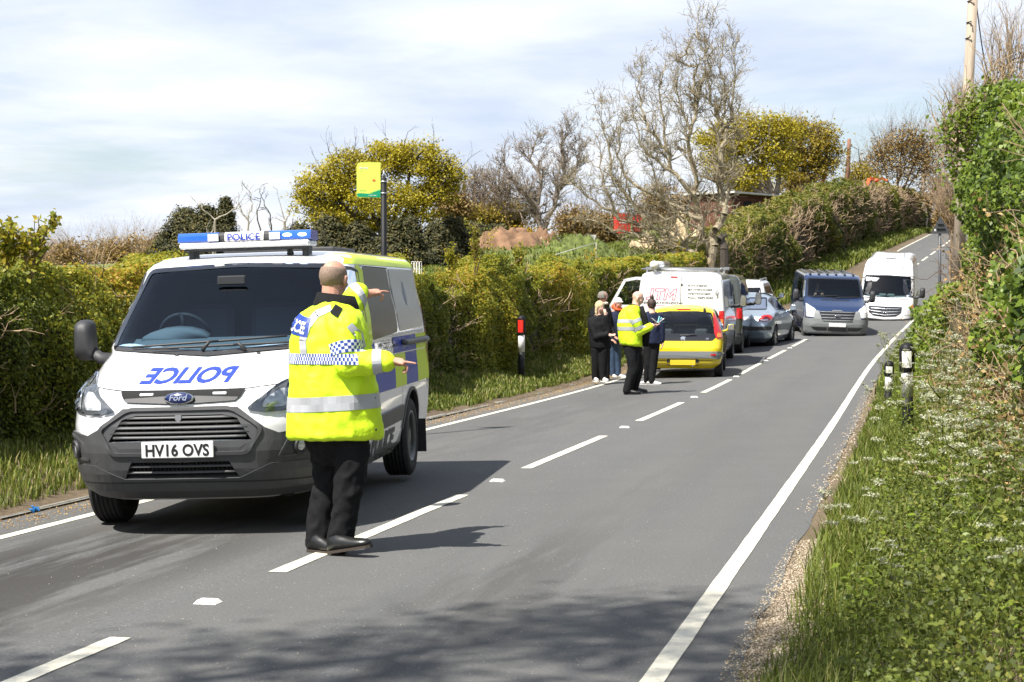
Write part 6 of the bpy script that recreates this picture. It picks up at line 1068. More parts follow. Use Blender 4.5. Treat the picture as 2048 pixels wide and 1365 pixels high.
# ---------------------------------------------------------------- earth works, shed and machines
mat('earth_red', (.20, .115, .065), .95, var=.45, vscale=2, bump=1., bscale=12); mat('earth_sand', (.52, .40, .24), .95, var=.2, vscale=2, bump=1., bscale=12); mat('field_grass', (.10, .125, .028), .95, var=.5, vscale=4, bump=1., bscale=20); mat('shed_wood', (.115, .042, .026), .8, var=.3, vscale=3, stretch=(1, 1, 12)); mat('fence_wood', (.26, .16, .10), .85, var=.3, vscale=4); mat('skip_red', (.55, .035, .02), .5); mat('machine_orange', (.62, .12, .03), .45, var=.15, vscale=5); mat('weathered_white', (.62, .60, .56), .6, var=.1, vscale=2); mat('pallet_wood', (.34, .16, .08), .8)
def heap(name, px, py, hw, h, d, m, label, seed, depth=.8, cat='earth heap'):
    c = at(px, py, d); c.z = gz(c.x, c.y) - .3; W = hw / F * d; H = h / F * d + .3; V = []; n = 44
    for i in range(n + 1):
        for j in range(n + 1):
            u, v = i / n * 2 - 1, j / n * 2 - 1; r = math.hypot(u, v); z = max(0, 1 - r ** 1.6) ** .8 * (1 + .75 * mnoise.noise(Vector((u * 2.2, v * 2.2, seed))) + .4 * mnoise.noise(Vector((u * 5, v * 5, seed)))) * H * .85 + .22 * H * mnoise.noise(Vector((u * 11, v * 11, seed))) * (r < 1); V.append((u * W, v * W * depth, z))
    b = MB(); b.add(V, [(i * (n + 1) + j, i * (n + 1) + j + 1, (i + 1) * (n + 1) + j + 1, (i + 1) * (n + 1) + j) for i in range(n) for j in range(n)], 0, True); o = b.build(name, m, None, False); o.location = c; return tag(o, label, cat)
heap('earth_heap', 1000, 520, 125, 40, 80, 'earth_red', 'heap of red brown dug earth beyond the hedge', 1.5, .5); heap('earth_heap', 1078, 505, 55, 30, 86, 'earth_red', 'lower tail of the brown earth heap beside the grass slope', 4.5, .6)
heap('sand_heap', 1085, 512, 40, 12, 82, 'earth_sand', 'thin pale bank between brown earth and grass slope', 6.1, .5, 'sand heap'); heap('sand_heap', 1250, 520, 62, 30, 72, 'earth_sand', 'pale sand heap at the foot of the big bare tree', 7.7, .6, 'sand heap'); heap('sand_heap', 1370, 470, 56, 64, 88, 'earth_sand', 'tall pale sand bank behind the bare tree', 9.1, .6, 'sand heap')
heap('grass_bank', 1150, 520, 90, 32, 76, 'field_grass', 'short green grass bank between the heaps', 11.3, .6, 'grass bank'); heap('rubble_heap', 1290, 468, 50, 24, 84, 'earth_sand', 'grey rubble heap beside the red skip', 13.2, .5, 'rubble heap')
def shed():
    a, b_ = at(1462, 428, 100), at(1564, 428, 104); g = min(gz(a.x, a.y), gz(b_.x, b_.y)); V = empty('shed', (a.x, a.y, g - .2), math.atan2(b_.y - a.y, b_.x - a.x), label='dark red brown timber shed with pale flat roof edge above the hedge', cat='shed'); W = (b_ - a).length; zt = CH - (392 - HY) / F * 102 - V.location.z
    n = 14
    for k in range(n): z0 = zt * k / n; b = MB(); b.box((W / 2, 0, z0 + zt / n / 2), (W, .05, zt / n - .02)); b.build('plank', 'shed_wood', V)
    b = MB(); b.box((W / 2, 1.5, zt / 2 - .02), (W - .1, 2.9, zt - .06)); b.build('inner_wall', 'shed_wood', V); b = MB(); b.box((W / 2, 1.4, zt + .06), (W + .5, 3.6, .10)); b.build('roof', 'weathered_white', V)
    b = MB(); b.box((W * .30, -.04, zt * .45), (.8, .03, zt * .8)); b.build('doorway', 'underbody', V); b = MB(); b.box((W * .92, -.04, zt * .72), (.5, .03, .35)); b.build('hatch', 'underbody', V)
shed()
def tufts():
    rng = np.random.default_rng(9); n = 30000; px = rng.uniform(820, 1440, n); d = rng.uniform(45, 108, n); X = (px - 1024) / F * d; Y = d; P = np.stack([X, Y, ground(X, Y)], 1); c = at(1150, 520, 76); u = (X - c.x) / (90 / F * 76); v = (Y - c.y) / (90 / F * 76 * .6); r = np.hypot(u, v); P[:, 2] += np.where(r < 1, np.maximum(0, 1 - r ** 1.6) ** .8 * (32 / F * 76 + .1) * .85, 0)
    off = np.zeros(n, bool)
    for hx, hd, hw, dp in ((1000, 80, 112, .5), (1070, 86, 55, .6), (1250, 72, 62, .6), (1370, 88, 56, .6)): q = at(hx, 500, hd); off |= np.hypot((X - q.x) / (hw / F * hd), (Y - q.y) / (hw / F * hd * dp)) < .95
    P = P[~off & (fbm(P, .35, 4) > -.6)]; tag(npmesh('field_grass_tufts', blades(P, .16, .06, .8, rng), 4, rng.uniform(0, .8, 2 * len(P)), 'grass_blade', None), kind='stuff')
tufts()
def rails(name, pts, d, m, label, posts=5, rails_=3, h=1.1, r=.03, cat='fence', square=True):
    P = [at(px, py, d_) for px, py, d_ in pts]; V = empty(name, P[0], 0, label=label, cat=cat)
    for k in range(posts): t = k / (posts - 1) * (len(P) - 1); i = min(int(t), len(P) - 2); p = P[i].lerp(P[i + 1], t - i) - P[0]; b = MB(); b.box(p + Vector((0, 0, -.35)), (r * 2.4, r * 2.4, h + .7)); b.build('post', m, V)
    for q in range(rails_): b = MB(); b.tube([p - P[0] + Vector((0, -.05, h * .42 - q * h * .35)) for p in P], r, 5); b.build('rail', m, V)
rails('fence', [(1480, 447, 96), (1530, 442, 98)], 96, 'fence_wood', 'weathered rail fence in front of the shed', 4, 3, .8, .04); rails('wire_fence', [(1090, 520, 70), (1192, 490, 74)], 70, 'weathered_white', 'white rope fence sloping up the grass bank', 2, 1, .2, .014); 
def skip():
    V = empty('red_skip', at(1256, 468, 82), R(14), label='red metal skip with faint white lettering behind the bare tree branches', cat='skip'); w_ = 1.25; h = .95
    b = MB(); b.prism([(-.62, .0), (.02, .0), (.02, h), (-.62, h)], -.3, .3, 'y'); b.build('panel', 'skip_red', V); b = MB(); b.prism([(.30, .1), (.62, .1), (.62, h), (.30, h * .9)], -.2, .3, 'y'); b.build('side_panel', 'skip_red', V); b = MB(); b.box((0, .1, .05), (1.3, .5, .1)); b.build('base', 'underbody', V)
    for k, (x, wd) in enumerate(((-.45, .22), (-.2, .3), (-.33, .4))): b = MB(); b.box((x, -.305, .52 + (.1 if k < 2 else -.02)), (wd, .01, .045)); b.build('faded_letter', 'weathered_white', V)
skip()
def crate(px, py, d, size, m, label, cat='crate'):
    V = empty(cat.replace(' ', '_'), at(px, py, d), R(12), label=label, cat=cat); x, y, z = size
    for k in range(3): b = MB(); b.box((0, -y / 2, z * (k + .5) / 3), (x, .03, z / 3 - .015)); b.build('slat', m, V)
    for sx in (-1, 1): b = MB(); b.box((sx * x / 2, 0, z / 2), (.04, y, z)); b.build('side', m, V)
    b = MB(); b.box((0, 0, .03), (x, y, .03)); b.build('base', m, V)
crate(1083, 487, 84, (.62, .5, .22), 'pallet_wood', 'long orange brown wooden crate at the end of the earth heap'); crate(1098, 484, 86, (.2, .2, .24), 'dark_paint', 'small dark crate beside the wooden crate'); crate(1174, 483, 84, (.7, .4, .22), 'pallet_wood', 'reddish crate on top of the grass bank'); crate(1183, 481, 83, (.35, .3, .26), 'weathered_white', 'white box on top of the grass bank')
def arm(name, pts, d, r, label):
    P = [at(px, py, d) for px, py in pts]; V = empty(name, P[0], 0, label=label, cat='machine arm')
    for k, (a, b_) in enumerate(zip(P, P[1:])): b = MB(); b.tube([a - P[0], b_ - P[0]], [(r, r * 1.6), (r * .7, r * 1.2)], 4, sm=False); b.build('boom', 'machine_orange', V); b = MB(); b.tube([a - P[0] + Vector((r * 1.7, 0, 0)), (b_ - P[0]) * .8 + (a - P[0]) * .2 + Vector((r * 1.7, 0, 0))], r * .3, 6); b.build('hydraulic_ram', 'silver', V)
    b = MB(); b.lathe([(r * 1.2, -r), (r * 1.2, r)], 12, c=tuple(P[-1] - P[0]), axis='y'); b.build('pivot', 'machine_orange', V)
arm('leaning_boom', [(1637, 394), (1648, 352)], 118, .14, 'leaning orange machine boom behind the hedge'); arm('digger_arm', [(1728, 378), (1738, 358), (1752, 362)], 122, .12, 'bent red orange digger arm above the hedge top'); arm('loader_arm', [(1749, 366), (1762, 358), (1772, 362)], 128, .08, 'small orange machine part right of the digger arm')
b = MB(); c = at(1678, 392, 116); b.box((0, 0, 0), (1.9, 1.2, .42), bev=.04); V = empty('white_container', c, R(10), label='low white container between the orange machines behind the hedge', cat='container'); b.build('body', 'weathered_white', V); b = MB(); b.box((0, 0, .23), (2.0, 1.3, .04)); b.build('lid', 'weathered_white', V)
for k, (px, d) in enumerate(((1669, 116), (1712, 117))): p = at(px, 388, d); b = MB(); b.tube([(0, 0, -.3), (0, 0, .55)], .07, 6); o = b.build('short_post', 'machine_orange', None); o.location = p; tag(o, ('short red post left of' if k == 0 else 'short red post at the right end of') + ' the white container', 'post')
# ---------------------------------------------------------------- poles, posts, signs
mat('pole_wood', (.36, .29, .22), .85, var=.25, vscale=2, bump=.5, bscale=20, stretch=(6, 6, .4)); mat('pole_red', (.20, .10, .065), .9, var=.3, vscale=4); mat('post_black', (.010, .010, .011), .55, spec=.25); mat('post_white', (.70, .68, .64), .5, var=.1, vscale=6); mat('reflector_white', (.78, .78, .70), .25); mat('reflector_red', (.70, .03, .02), .2, coat=1.); mat('cable', (.03, .03, .03), .7); mat('sign_grey', (.07, .07, .075), .5); mat('stop_yellow', (.66, .80, .10), .35); mat('stop_green', (.0, .28, .13), .35); mat('stop_green_light', (.25, .62, .12), .35)
def telegraph():
    g = 38.5; top = at(1945, -60, g); bot = at(1917, 480, g); bot = bot + (bot - top) * .30; V = empty('telegraph_pole', bot, 0, label='tall wooden telegraph pole leaning slightly out of the right hedge', cat='telegraph pole'); d = top - bot; b = MB(); b.tube([Vector((0, 0, 0)), d * .5 + Vector((.02, 0, 0)), d], [.145, .125, .105], 14); b.build('pole', 'pole_wood', V)
    for k, t in enumerate((.80, .845, .905, .95, .99)): b = MB(); c = d * t; b.tube([c + Vector((-.12, -.02, .0)), c + Vector((-.05, -.16, .02)), c + Vector((-.05, -.16, -.10 if k % 2 else .06))], .014, 5); b.build('step_iron', 'cable', V)
    b = MB(); b.box(d * .975 + Vector((0, -.125, 0)), (.07, .02, .09)); b.build('plate', 'cable', V)
    w_ = MB(); a = at(1948, 0, g); c = at(1978, 170, 41); n_ = 10; w_.tube([a.lerp(c, k / n_) - bot + Vector((0, 0, -.25 * math.sin(PI * k / n_))) for k in range(n_ + 1)] + [c - bot + Vector((.5, 2, -3))], .014, 5); w_.build('stay_wire', 'cable', V)
telegraph()
def farpole():
    bot, top = at(1690, 400, 125), at(1697, 279, 125); V = empty('wooden_post', bot, 0, label='tall ivy ringed reddish pole standing right of the yellow oaks', cat='pole'); d = top - bot; b = MB(); b.tube([d * -.1, d * .5 + Vector((.05, 0, 0)), d], [.17, .15, .13], 8); b.build('pole', 'pole_red', V); rng = np.random.default_rng(5); P = np.outer(rng.uniform(.1, .95, 260), np.array(d)) + rng.normal(0, .14, (260, 3)); npmesh('ivy', leaves(P, rng.normal(0, 1, (260, 3)), .13, rng=rng), 4, rng.uniform(0, .6, 260), 'olive_leaf', V)['kind'] = 'stuff'
    b = MB(); P = [at(1700, 293, 125), at(1715, 300, 125), at(1720, 330, 125)]; b.tube([p - bot for p in P], .03, 4); b.build('hanging_wire', 'cable', V)
farpole()
def marker(loc, top_z, eye, label, lean=0., s=1.):
    V = empty('marker_post', loc, R(-10), label=label, cat='marker post', group='verge marker posts'); V.rotation_euler = (0, lean, R(-14)); H = top_z - loc[2]; r = .062 * s
    b = MB(); b.lathe([(r, -.1), (r * 1.0, H * .46)], 20); b.build('base_tube', 'post_black', V); b = MB(); b.lathe([(r * 1.02, H * .44), (r * 1.02, H * .74)], 20); b.build('white_band', 'post_white', V)
    h0 = H * .70; R_ = .083 * s; b = MB(); b.lathe([(R_ * .9, h0), (R_, h0 + .015), (R_, H - R_ * .95), (R_ * .93, H - R_ * .6), (R_ * .72, H - R_ * .25), (R_ * .4, H - R_ * .05), (.001, H)], 24); hd = b.build('head', 'post_black', V)
    q = rnd([(-R_ * .52, h0 + .05), (R_ * .52, h0 + .05), (R_ * .52, H - R_ * 1.15), (-R_ * .52, H - R_ * 1.15)], .012, 2); 
    def cy(u, z, off): a = u / R_; return ((R_ + off) * math.sin(a), -(R_ + off) * math.cos(a), z)
    for nm, m, k, off in (('reflector_frame', 'gloss_black', 1.22, .003), ('reflector', 'reflector_red' if eye == 'red' else 'reflector_white', 1., .006)):
        zc = (h0 + H) / 2 - R_ * .3; b = MB(); nu = 6; Vv = []; 
        for j in (0, 1):
            for i in range(nu + 1): u = (-1 + 2 * i / nu) * R_ * .62 * k; z = (h0 + .05 if j == 0 else H - R_ * 1.1); z = zc + (z - zc) * k; Vv.append(cy(u, z, off))
        b.add(Vv, [(i, i + 1, nu + 2 + i, nu + 1 + i) for i in range(nu)], 0, True); b.build(nm, m, hd)
p = rpt(33, -3.78); p.x = at(1043, 700, 33).x; p.y = 33; p.z = gz(p.x, 33) - .05; marker(p, at(1043, 631, 33).z, 'red', 'black and white marker post with a red reflector against the left hedge')
p = Vector((at(1817, 686, 19.6).x, 19.6, 0)); p.z = gz(p.x, p.y) - .05; marker(p, at(1817, 686, 19.6).z, 'white', 'nearer black capped marker post with a white reflector on the right verge', R(-1), 1.02)
p = Vector((at(1776, 722, 26).x, 26, 0)); p.z = gz(p.x, p.y) - .1; marker(p, at(1776, 722, 26).z, 'white', 'smaller marker post with a white reflector behind the nearer one on the right', R(2), .92)
def busstop():
    d = 21.0; top = at(768, 357, d); V = empty('bus_stop_flag', (top.x, d, gz(top.x, d)), 0, label='black bus stop pole with a lime green flag above the near police van', cat='bus stop'); H = top.z - V.location.z; b = MB(); b.lathe([(.036, 0), (.036, H), (.001, H + .004)], 16); b.build('pole', 'post_black', V); b = MB(); b.lathe([(.012, H), (.012, H + .09), (.001, H + .09)], 8); b.build('finial', 'silver', V)
    sc = d / F; x0, x1 = (714 - 768) * sc, (761.5 - 768) * sc; z1, z0 = H - (326 - 357) * sc, H - (396 - 357) * sc; w_ = x1 - x0; h = z1 - z0
    b = MB(); poly = [(x0, z0 + .03), (x0 + .006, z0 + .01), (x0 + .03, z0), (x1, z0), (x1, z1)] + [(x0 + .05, z1), (x0 + .015, z1 - .012), (x0, z1 - .05)]; b.prism(poly, -.012, .006, 'y'); fl = b.build('flag', 'stop_yellow', V)
    n = 12; P = [(x0 + .012, z0 + .01)] + [(x1, z0)] + [(x1 - w_ * k / n, z0 + h * (.10 + .09 * (1 - k / n) ** 1.6 * (1 + .1 * math.sin(k)) + .02 * math.cos(k * .6))) for k in range(n + 1)]; b = MB(); b.add([(x, -.0145, z) for x, z in P], [tuple(range(len(P)))]); b.build('green_wave', 'stop_green', fl)
    P = [(x1 - w_ * k / n * .5, z0 + h * (.10 + .09 * (1 - k * .5 / n) ** 1.6)) for k in range(n + 1)] + [(x1 - w_ * k / n * .5, z0 + h * (.10 + .09 * (1 - k * .5 / n) ** 1.6) + .02 * (1 - k / n)) for k in range(n, -1, -1)]; b = MB(); b.add([(x, -.0142, z + .001) for x, z in P], [tuple(range(len(P)))]); b.build('light_wave', 'stop_green_light', fl)
    def tx(t, h_, m, x, z, al='L', bold=0.): flattext('flag_text', t, h_, m, fl, Matrix(((1, 0, 0, x), (0, 0, -1, -.0150), (0, 1, 0, z), (0, 0, 0, 1))), bold, al)
    tx('Bus stop', .022, 'post_white', x0 + .035, z1 - .075, bold=.04); tx('Nettlestone', .012, 'stop_green', x0 + .035, z1 - .115) if False else tx('towards', .010, 'stop_green', x0 + .035, z1 - .108); tx('Southern', .012, 'stop_green', x0 + .035, z0 + .072) if False else tx('VECTIS', .018, 'stop_green', x0 + .035, z0 + .075); tx('southernvectis', .012, 'post_white', x1 - .05, z0 + .022, 'R', .02)
    b = MB(); q = [(x1 - .08 + .022 * math.cos(a), z0 + h * .49 + .014 * math.sin(a)) for a in np.linspace(0, 2 * PI, 13)[:-1]]; b.add([(x, -.0155, z) for x, z in q], [tuple(range(12))]); b.build('route_dot', 'machine_orange', fl)
    for k in (0, 1): b = MB(); zb = H - .055 - k * .14; b.lathe([(.041, zb), (.041, zb + .018)], 16); b.box(((x1) / 2 - .01, 0, zb + .009), (abs(x1) + .02, .012, .02)); b.build('bracket', 'silver', V)
busstop()
def warnsign():
    d = 44; c = at(1880, 449, d); g = gz(c.x, d); V = empty('road_sign', (c.x, d, g), R(8), label='grey back of a triangular road sign on a pole in the right hedge', cat='road sign'); sc = d / F; zb = at(0, 468, d).z - g; h = 36 * sc; w_ = 21 * sc
    b = MB(); b.prism(rnd([(-w_, zb), (w_, zb), (0, zb + h)], .05, 3), -.012, .0, 'y'); b.build('sign_back', 'sign_grey', V); b = MB(); b.tube([(0, .04, 0), (0, .04, zb + h * .7)], .038, 10); b.build('pole', 'sign_grey', V)
    for k in (.25, .5): b = MB(); b.box((0, -.02, zb + h * k), (w_ * 1.2 * (1 - k), .02, .035)); b.build('bracket', 'post_black', V)
    b = MB(); b.box((-w_ * .55, -.014, zb + .09), (.05, .004, .06)); b.build('label_plate', 'post_white', V)
warnsign()
def hoops():
    V = empty('white_railing', at(829, 540, 29), 0, label='white hooped railing behind the hedge beside the near police van', cat='railing')
    for k in range(4): x = k * .045 - .05; b = MB(); b.tube([(x, 0, -.9), (x, 0, .12)] + [(x + .018 - .018 * math.cos(a), 0, .12 + .018 * math.sin(a)) for a in np.linspace(0, PI, 7)] + [(x + .036, 0, .12), (x + .036, 0, -.9)], .005, 5); b.build('hoop', 'post_white', V)
    b = MB(); b.tube([(-.06, 0, .02), (.14, 0, .0)], .006, 5); b.build('rail', 'post_white', V)
hoops()
b = MB(); rng = np.random.default_rng(3); pz = rpt(12.9, -3.55); 
for k in range(5): b.box((rng.normal(0, .02), rng.normal(0, .02), .03 + rng.uniform(0, .03)), (.05, .008, .04), rot=Matrix.Rotation(rng.uniform(0, 3), 3, 'Z') @ Matrix.Rotation(rng.uniform(-1, 1), 3, 'X'))
o = b.build('litter', mat('litter_blue', (.03, .22, .55), .5), None); pp = at(66, 975, 13.2); o.location = (pp.x, pp.y, gz(pp.x, pp.y) + .06); tag(o, 'crumpled scrap of blue litter in the left verge grass', 'litter', kind='thing')
# the trees behind the camera on the left whose branches shade the road in the foreground
bare_shade = leafy_tree('roadside_tree', (1024, 700), [], 'bark', 'fresh_leaf', '', 0, .1, 10) if False else None
def shade_tree(x, y, H, lobes, label, seed):
    rng = np.random.default_rng(seed); V = empty('roadside_tree', (x, y, gz(x, y)), 0, label=label, cat='tree'); tr = []; tw = []; C = []
    limb([np.zeros(3), np.array([.2, .3, H * .45])], .28, .2, tr, rng)
    for (lx, ly, lz, r) in lobes:
        c = np.array([lx, ly, lz]); limb([np.array([.2, .3, H * .42]), c * .55 + [0, 0, 1.], c], .13, .03, tr, rng)
        for k in range(21): u = rng.normal(0, 1, 3); u /= np.linalg.norm(u); p = c + u * r * rng.uniform(.4, 1.1) * [1, 1, .5]; C.append(p); tw.append((*c, *p, .03, .01))
    C = np.array(C); per = 46; P = np.repeat(C, per, 0) + rng.normal(0, .28, (len(C) * per, 3)) * [1, 1, .5]; npmesh('crown', leaves(P, rng.normal(0, .6, P.shape) + [0, 0, 1], .11, rng=rng), 4, rng.uniform(0, 1, len(P)), 'fresh_leaf', V)['kind'] = 'stuff'; wood('trunk', tr, 'bark', V, 8); wood('branch', tw, 'bark', V, 3)['kind'] = 'stuff'
shade_tree(-10.6, .35, 12.5, [(.8, 1.6, 12.2, 1.2), (2.4, 1.4, 11.2, 1.1), (4.2, 1.2, 12.0, 1.2), (6.0, 1.3, 11.6, 1.1), (-1.2, 1.5, 11.2, 1.2), (3.4, .3, 10.8, 1.3), (1.4, -.5, 12.5, 1.3), (5.2, 2.2, 11.8, .7)], 'leafing roadside tree left of the camera shading the near road', 5)
# ================================================================ people
mat('skin', (.52, .27, .19), .55, var=.10, vscale=14); mat('skin_pale', (.62, .38, .29), .55, var=.08, vscale=14); mat('hair_grey', (.20, .175, .15), .8, var=.3, vscale=60, bump=.5, bscale=200); mat('hair_thin', (.24, .165, .12), .7, var=.25, vscale=70, bump=.4, bscale=200); mat('hair_blonde', (.55, .42, .24), .7, var=.25, vscale=40, bump=.5, bscale=150); mat('hair_brown', (.045, .025, .018), .6, var=.3, vscale=40, bump=.5, bscale=150)
mat('coat_yellow', (.68, .95, .02), .6, bump=.25, bscale=60, var=.06, vscale=5); mat('band_silver', (.46, .47, .49), .45, .1, bump=.1, bscale=100); mat('band_blue', (.02, .055, .30), .5); mat('band_white', (.72, .74, .76), .5); mat('cloth_black', (.009, .009, .010), .85, spec=.2, bump=.4, bscale=30, var=.2, vscale=8); mat('cloth_navy', (.014, .019, .045), .8, spec=.2, bump=.4, bscale=30, var=.2, vscale=8); mat('denim', (.035, .065, .125), .85, bump=.3, bscale=40, var=.25, vscale=10); mat('shoe_black', (.012, .012, .012), .3); mat('shoe_sole', (.045, .035, .026), .7); mat('shoe_white', (.70, .68, .66), .5, var=.1, vscale=20); mat('lining_lime', (.22, .62, .03), .6); mat('hood_orange', (.60, .10, .02), .7); mat('hat_white', (.72, .70, .68), .8, bump=.3, bscale=60); mat('scarf_cream', (.60, .52, .42), .85, bump=.3, bscale=50); mat('paper_blue', (.25, .62, .66), .6); mat('paper_white', (.75, .75, .74), .6); mat('lens_dark', (.02, .02, .02), .1)
def ccap(b, pts, rad, n=10):
    """a smooth tapered chain with rounded ends"""
    pts = [Vector(p) for p in pts]; b.tube(pts, [(r if isinstance(r, tuple) else (r, r)) for r in rad], n); 
    for p, r in zip(pts, rad): q = r if isinstance(r, tuple) else (r, r); m_ = (q[0] + q[1]) / 2; b.ell(p, (m_, m_, m_), 10, 7)
def fuse(name, b, vox, m, parent, smooth=6, fold=0., fsc=6., seed=0., dirz=1.):
    o = b.build(name, m, parent); md = o.modifiers.new('r', 'REMESH'); md.mode = 'VOXEL'; md.voxel_size = vox; md.use_smooth_shade = True
    if smooth: sm = o.modifiers.new('s', 'SMOOTH'); sm.iterations = smooth; sm.factor = .6
    bpy.context.view_layer.update(); me = evalmesh(o, name); o.modifiers.clear(); old = o.data; o.data = me; bpy.data.meshes.remove(old)
    if fold:
        fsc *= 2.6
        n = len(me.vertices); co = np.empty(n * 3, np.float32); no = np.empty(n * 3, np.float32); me.vertices.foreach_get('co', co); me.vertices.foreach_get('normal', no); co = co.reshape(-1, 3); no = no.reshape(-1, 3); q = co * [1, 1, dirz]
        w1 = fbm(q * fsc / 2.2, 1., seed, 3); w2 = fbm(q * fsc / 2.2 + 7, 1.6, seed + 2, 2); d = (1 - np.abs(w1) * 1.6) * .6 + w2 * .4; co = co + no * (d * fold)[:, None]; me.vertices.foreach_set('co', co.astype(np.float32).ravel()); me.update()
    me.polygons.foreach_set('use_smooth', [True] * len(me.polygons)); return o
def bvh(o): me = o.data; return BVHTree.FromPolygons([v.co.copy() for v in me.vertices], [tuple(p.vertices) for p in me.polygons])
def wrap(name, T, a, b_, m, parent, off=.004, na=44, rows=1, arc=(0, 360), maxr=.6, checker=False, ref=None, tilt=0.):
    """a band laid round the cloth between two points of an axis"""
    a, b_ = Vector(a), Vector(b_); ax = (b_ - a).normalized(); u = (ref or Vector((1, 0, 0))); u = (u - ax * u.dot(ax)).normalized(); v = ax.cross(u); G = []
    for r in range(rows + 1):
        row = []
        for k in range(na + 1):
            t = R(arc[0] + (arc[1] - arc[0]) * k / na); d = u * math.cos(t) + v * math.sin(t); c = a.lerp(b_, r / rows) + ax * tilt * math.cos(t); h = T.ray_cast(c, d); row.append(None if h[0] is None or h[3] > maxr else h[0] + d * off)
        G.append(row)
    M_ = MB()
    for r in range(rows):
        for k in range(na):
            q = [G[r][k], G[r][k + 1], G[r + 1][k + 1], G[r + 1][k]]
            if any(p is None for p in q) or max((q[0] - q[1]).length, (q[2] - q[3]).length) > .12: continue
            M_.add(q, [(0, 1, 2, 3)], ((r + k) % 2 if checker else 0), not checker)
    return M_.build(name, m, parent, False) if M_.f else None
def hand(b, w_, d, n, side=1, curls=(.15, .2, .25, .3), s=1., thumb=.6):
    d = Vector(d).normalized(); n = Vector(n); n = (n - d * n.dot(d)).normalized(); t = d.cross(n) * side; w_ = Vector(w_)
    b.tube([w_ - d * .02, w_ + d * .02, w_ + d * .055 * s, w_ + d * .09 * s], [(.026 * s, .020 * s)] + [(.022 * s, .036 * s), (.018 * s, .040 * s), (.013 * s, .036 * s)] if False else [.026 * s, .030 * s, .030 * s, .024 * s], 10)
    for k in (-.018, 0, .018): ccap(b, [w_ + d * .015 + t * k * .8 * s, w_ + d * .088 * s + t * k * 1.5 * s], [.014 * s, .0125 * s], 8)
    for k, (o, L_) in enumerate(((.028, .95), (.010, 1.05), (-.009, 1.), (-.027, .8))):
        p = w_ + d * (.088 - abs(o) * .15) * s + t * o * s; dd = d.copy(); nn = n.copy(); pts = [p - d * .012]; c = curls[k] * .86
        for q, l in enumerate((.044, .027, .022)): a = c * (1.0 if q == 0 else 1.15); d2 = (dd * math.cos(a) + nn * math.sin(a)).normalized(); nn = (nn * math.cos(a) - dd * math.sin(a)).normalized(); dd = d2; p = p + dd * l * L_ * s; pts.append(p)
        ccap(b, pts, [.0105 * s, .0098 * s, .0088 * s, .0078 * s], 8)
    tb = w_ + d * .022 * s + t * .028 * s; td = (d * .75 + t * thumb + n * .25).normalized(); ccap(b, [tb, tb + td * .038 * s, tb + td * .038 * s + (td + d * .5).normalized() * .030 * s], [.014 * s, .0115 * s, .0095 * s], 8)
def head(b, c, f, tilt=0., s=1., k=1.):
    """skull, jaw, nose, ears; c is the centre of the skull, f where the face looks. returns its frame"""
    f = Vector((f[0], f[1], 0)).normalized(); f = Vector((f.x, f.y, tilt)).normalized(); r = Vector((f.y, -f.x, 0)).normalized(); u = r.cross(f); M_ = Matrix((r, f, u)).transposed(); P = lambda x, y, z: Vector(c) + M_ @ Vector((x * s, y * s, z * s))
    def E(x, y, z, a, bb, cc): b.ell(P(x, y, z), (a * s, bb * s, cc * s), 16, 12, rot=M_)
    E(0, -.005, .025, .076, .094, .088); E(0, .018, -.045, .062, .070, .070); E(0, .045, -.082, .036, .034, .026); E(0, .035, -.03, .060, .056, .06); E(0, .094, -.022, .012, .020, .016); E(0, .085, .0, .009, .014, .026); E(0, .078, .018, .045, .012, .012); E(0, .082, -.055, .022, .012, .010)
    for q in (-1, 1): E(q * .080, -.004, -.015, .013, .020, .034); E(q * .083, -.002, .004, .013, .018, .018); E(q * .040, .062, -.035, .022, .016, .020)
    b.tube([P(0, -.02, -.03), P(0, -.025, -.12), P(0, -.04, -.19)], [.064 * s, .066 * s, .080 * s], 12); return P, M_
def face(P, M_, body, s=1., glasses=False):
    for q in (-1, 1): b = MB(); b.ell(P(q * .031, .078, .0), (.012 * s, .008 * s, .009 * s), 10, 8, rot=M_); b.build('eye', 'paper_white', body); b = MB(); b.ell(P(q * .031, .0845, .0), (.006 * s, .003 * s, .006 * s), 8, 6, rot=M_); b.build('pupil', 'hair_brown', body)
    b = MB(); b.tube([P(-.022, .086, -.055), P(0, .094, -.056), P(.022, .086, -.055)], [.003 * s, .005 * s, .003 * s], 6); b.build('mouth', 'lamp_red' if False else mat('lip', (.40, .16, .13), .5), body)
    if glasses:
        b = MB()
        for q in (-1, 1): b.tube([P(q * .033 + .024 * math.cos(a), .098, .0 + .017 * math.sin(a)) for a in np.linspace(0, 2 * PI, 13)], .0025 * s, 5); b.tube([P(q * .057, .098, .004), P(q * .080, .0, .006)], .0025 * s, 5)
        b.tube([P(-.01, .1, .004), P(.01, .1, .004)], .0025 * s, 5); b.build('glasses', 'lens_dark', body)
